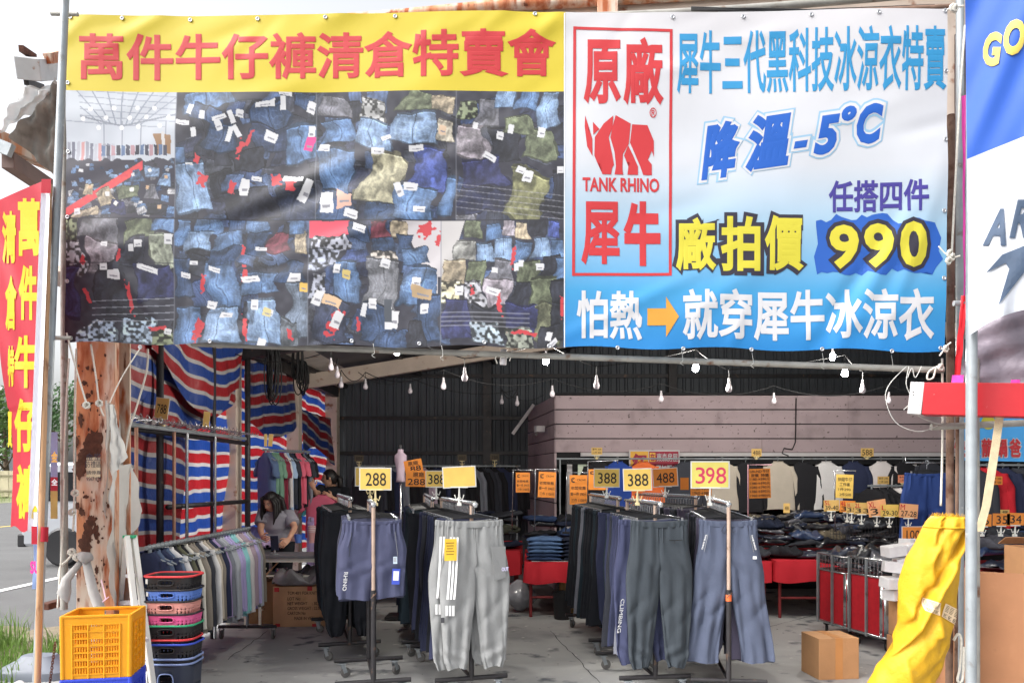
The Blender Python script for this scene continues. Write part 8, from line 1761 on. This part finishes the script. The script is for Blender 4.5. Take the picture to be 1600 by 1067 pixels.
Yw = 9.0
def W(px, py, Y=Yw): return P(px, py, Y)
def legs(J, x, y): 
    for s_, o in (('L', .09), ('R', -.09)): J['hip' + s_] = Vector((x + o, y, .74)); J['kn' + s_] = Vector((x + o * 1.05, y - .01, .42)); J['an' + s_] = Vector((x + o * 1.05, y + .02, .07))
J = {'pelvis': W(432, 862, 9.1), 'chest': W(432, 815, 9.05), 'neck': W(429, 797, 8.98), 'shL': W(452, 806, 9.03), 'shR': W(411, 803, 9.0), 'elL': W(461, 824, 8.92), 'wrL': W(451, 842, 8.72), 'haL': W(444, 848, 8.66), 'thL': Vector((-1, -.3, .5)),
     'elR': W(407, 826, 8.9), 'wrR': W(410, 839, 8.72), 'haR': W(415, 842, 8.62), 'thR': Vector((.3, 0, 1))}
legs(J, W(432, 0, 9.1).x, 9.1); J['pelvis'].z = .80
hc = W(424, 784, 8.92); hR = Matrix.Rotation(R(-24), 3, 'Z') @ Matrix.Rotation(R(24), 3, 'X') @ Matrix.Rotation(R(6), 3, 'Y')
def hair1(t):
    mb = MB(); rings = []
    for j in range(12):
        th = .02 + 1.95 * j / 11; ring = []
        for k in range(30):
            a = 6.28318 * k / 30; lim = 1.05 if -2.75 < (a - 6.283 if a > 3.14 else a) < -.4 else 1.95; tt = min(th, lim); ring.append(hc + hR @ Vector((.083 * math.cos(a) * math.sin(tt), .102 * math.sin(a) * math.sin(tt) + .004, .004 + .122 * math.cos(tt))))
        rings.append(ring)
    mb.loft(rings)
    for s_, L_ in ((-1, .19), (1, .22)):
        for q in range(3):
            p0 = hc + hR @ Vector((s_ * .062, -.060 + .03 * q, .075)); p1 = hc + hR @ Vector((s_ * .083, -.05 + .035 * q, .0)); p2 = p1 + Vector((s_ * .006, .0 + .01 * q, -.12)); p3 = p1 + Vector((-s_ * .002 + .004 * q, -.03, -L_ + .05 * q)); mb.tube([p0, p1, p2, p3], [.020, .024, .022, .005], 9)
    mb.tube([hc + hR @ Vector((0, .09, .03)), hc + hR @ Vector((.02, .13, -.03)), hc + hR @ Vector((.05, .12, -.13)), hc + hR @ Vector((.085, .04, -.24))], [.035, .04, .03, .008], 10)
    mb.build('hair', M_hair, t, smooth=True)
person('woman in a grey T-shirt with long black hair looking down at her hands', (W(432, 0, 9.1).x, 9.1, 0), J, hc, hR, fabric('grey jersey', (150, 148, 158)), None, hair1)
Y2 = 10.5
V = lambda x, y, Y=Y2: P(x, y, Y)
J = {'pelvis': V(520, 838), 'chest': V(522, 782), 'neck': V(521, 759), 'shL': V(539, 769, 10.45), 'shR': V(501, 766, 10.4), 'elL': V(538, 786, 10.25), 'wrL': V(519, 777, 10.08), 'haL': V(510, 773, 10.05), 'thL': Vector((0, 0, 1)), 'elR': V(494, 772, 10.1), 'wrR': V(490, 762, 9.95), 'haR': V(487, 754, 9.95), 'thR': Vector((1, 0, 0))}
legs(J, V(520, 0).x, 10.5); J['pelvis'].z = .85
hc2 = V(515, 747, 10.42); hR2 = Matrix.Rotation(R(-80), 3, 'Z') @ Matrix.Rotation(R(4), 3, 'X')
def hair2(t):
    mb = MB(); rings = []
    for j in range(12):
        th = .02 + 2.35 * j / 11; ring = []
        for k in range(30):
            a = 6.28318 * k / 30; aa = a - 6.283 if a > 3.14 else a; lim = 1.0 if -2.7 < aa < -.45 else (1.75 if aa < .3 or aa > 2.8 else 2.35); tt = min(th, lim); ring.append(hc2 + hR2 @ Vector((.080 * math.cos(a) * math.sin(tt), .100 * math.sin(a) * math.sin(tt) + .004, .004 + .120 * math.cos(tt))))
        rings.append(ring)
    mb.loft(rings); mb.tube([hc2 + hR2 @ Vector((0, .085, .02)), hc2 + hR2 @ Vector((0, .13, -.02)), hc2 + hR2 @ Vector((0, .13, -.12)), hc2 + hR2 @ Vector((0, .11, -.22))], [.03, .042, .034, .008], 10); mb.build('hair', M_hair, t, smooth=True)
person('person in a black T-shirt turned sideways folding a pink shirt', (V(520, 0).x, 10.5, 0), J, hc2, hR2, FM['black'], None, hair2)
ps = dup(SH[2], V(503, 772, 9.98), .15, 'dusty pink T-shirt held up by the person in black', None, mats={'self': fabric('dusty pink cloth', (196, 96, 120)), 'collar': fabric('dusty pink cloth', (196, 96, 120))}, scale=(.85, .8, .8)); ps['category'] = 'T-shirt'
if 'group' in ps: del ps['group']
ps = dup(SH[2], V(507, 778, 10.02), .1, 'turquoise T-shirt just behind the held pink one', None, mats={'self': fabric('turquoise cloth', (80, 170, 180)), 'collar': fabric('turquoise cloth', (80, 170, 180))}, scale=(.85, .7, .8))
# tall grey display dummy of folded fabric on a stand behind the navy rack
dm = thing('garment_bundle', 'pale mauve garment bundle hung on a tall chrome stand behind the cards', 'garment bundle', P(627, 790, 8.8)); c = P(626, 726, 8.8)
mb = MB(); rings = []
for j in range(12):
    t = j / 11; rings.append([c + Vector(((.055 + .012 * math.sin(6 * t)) * math.cos(a) * (1 - .5 * (t < .1)), .06 * math.sin(a) + .008 * math.sin(3 * a + 7 * t), .17 - .36 * t)) for a in [6.283 * k / 18 for k in range(18)]])
mb.loft(rings); mb.build('fabric', SMt['mauve'], dm, smooth=True); MB().tube([Vector((c.x, c.y, .05)), c + Vector((0, 0, .22))], .012, 8).build('stand_pole', M_chrome, dm, smooth=True); MB().box((c.x, c.y, .03), (.3, .3, .03)).build('stand_base', M_darksteel, dm)

# the moulds the copies were taken from are no longer needed
for src in LOWSRC + SH + FOLD + [hanger0, hanger1]:
    for c in [x for x in COL.objects if x.parent == src]: bpy.data.objects.remove(c)
    bpy.data.objects.remove(src)
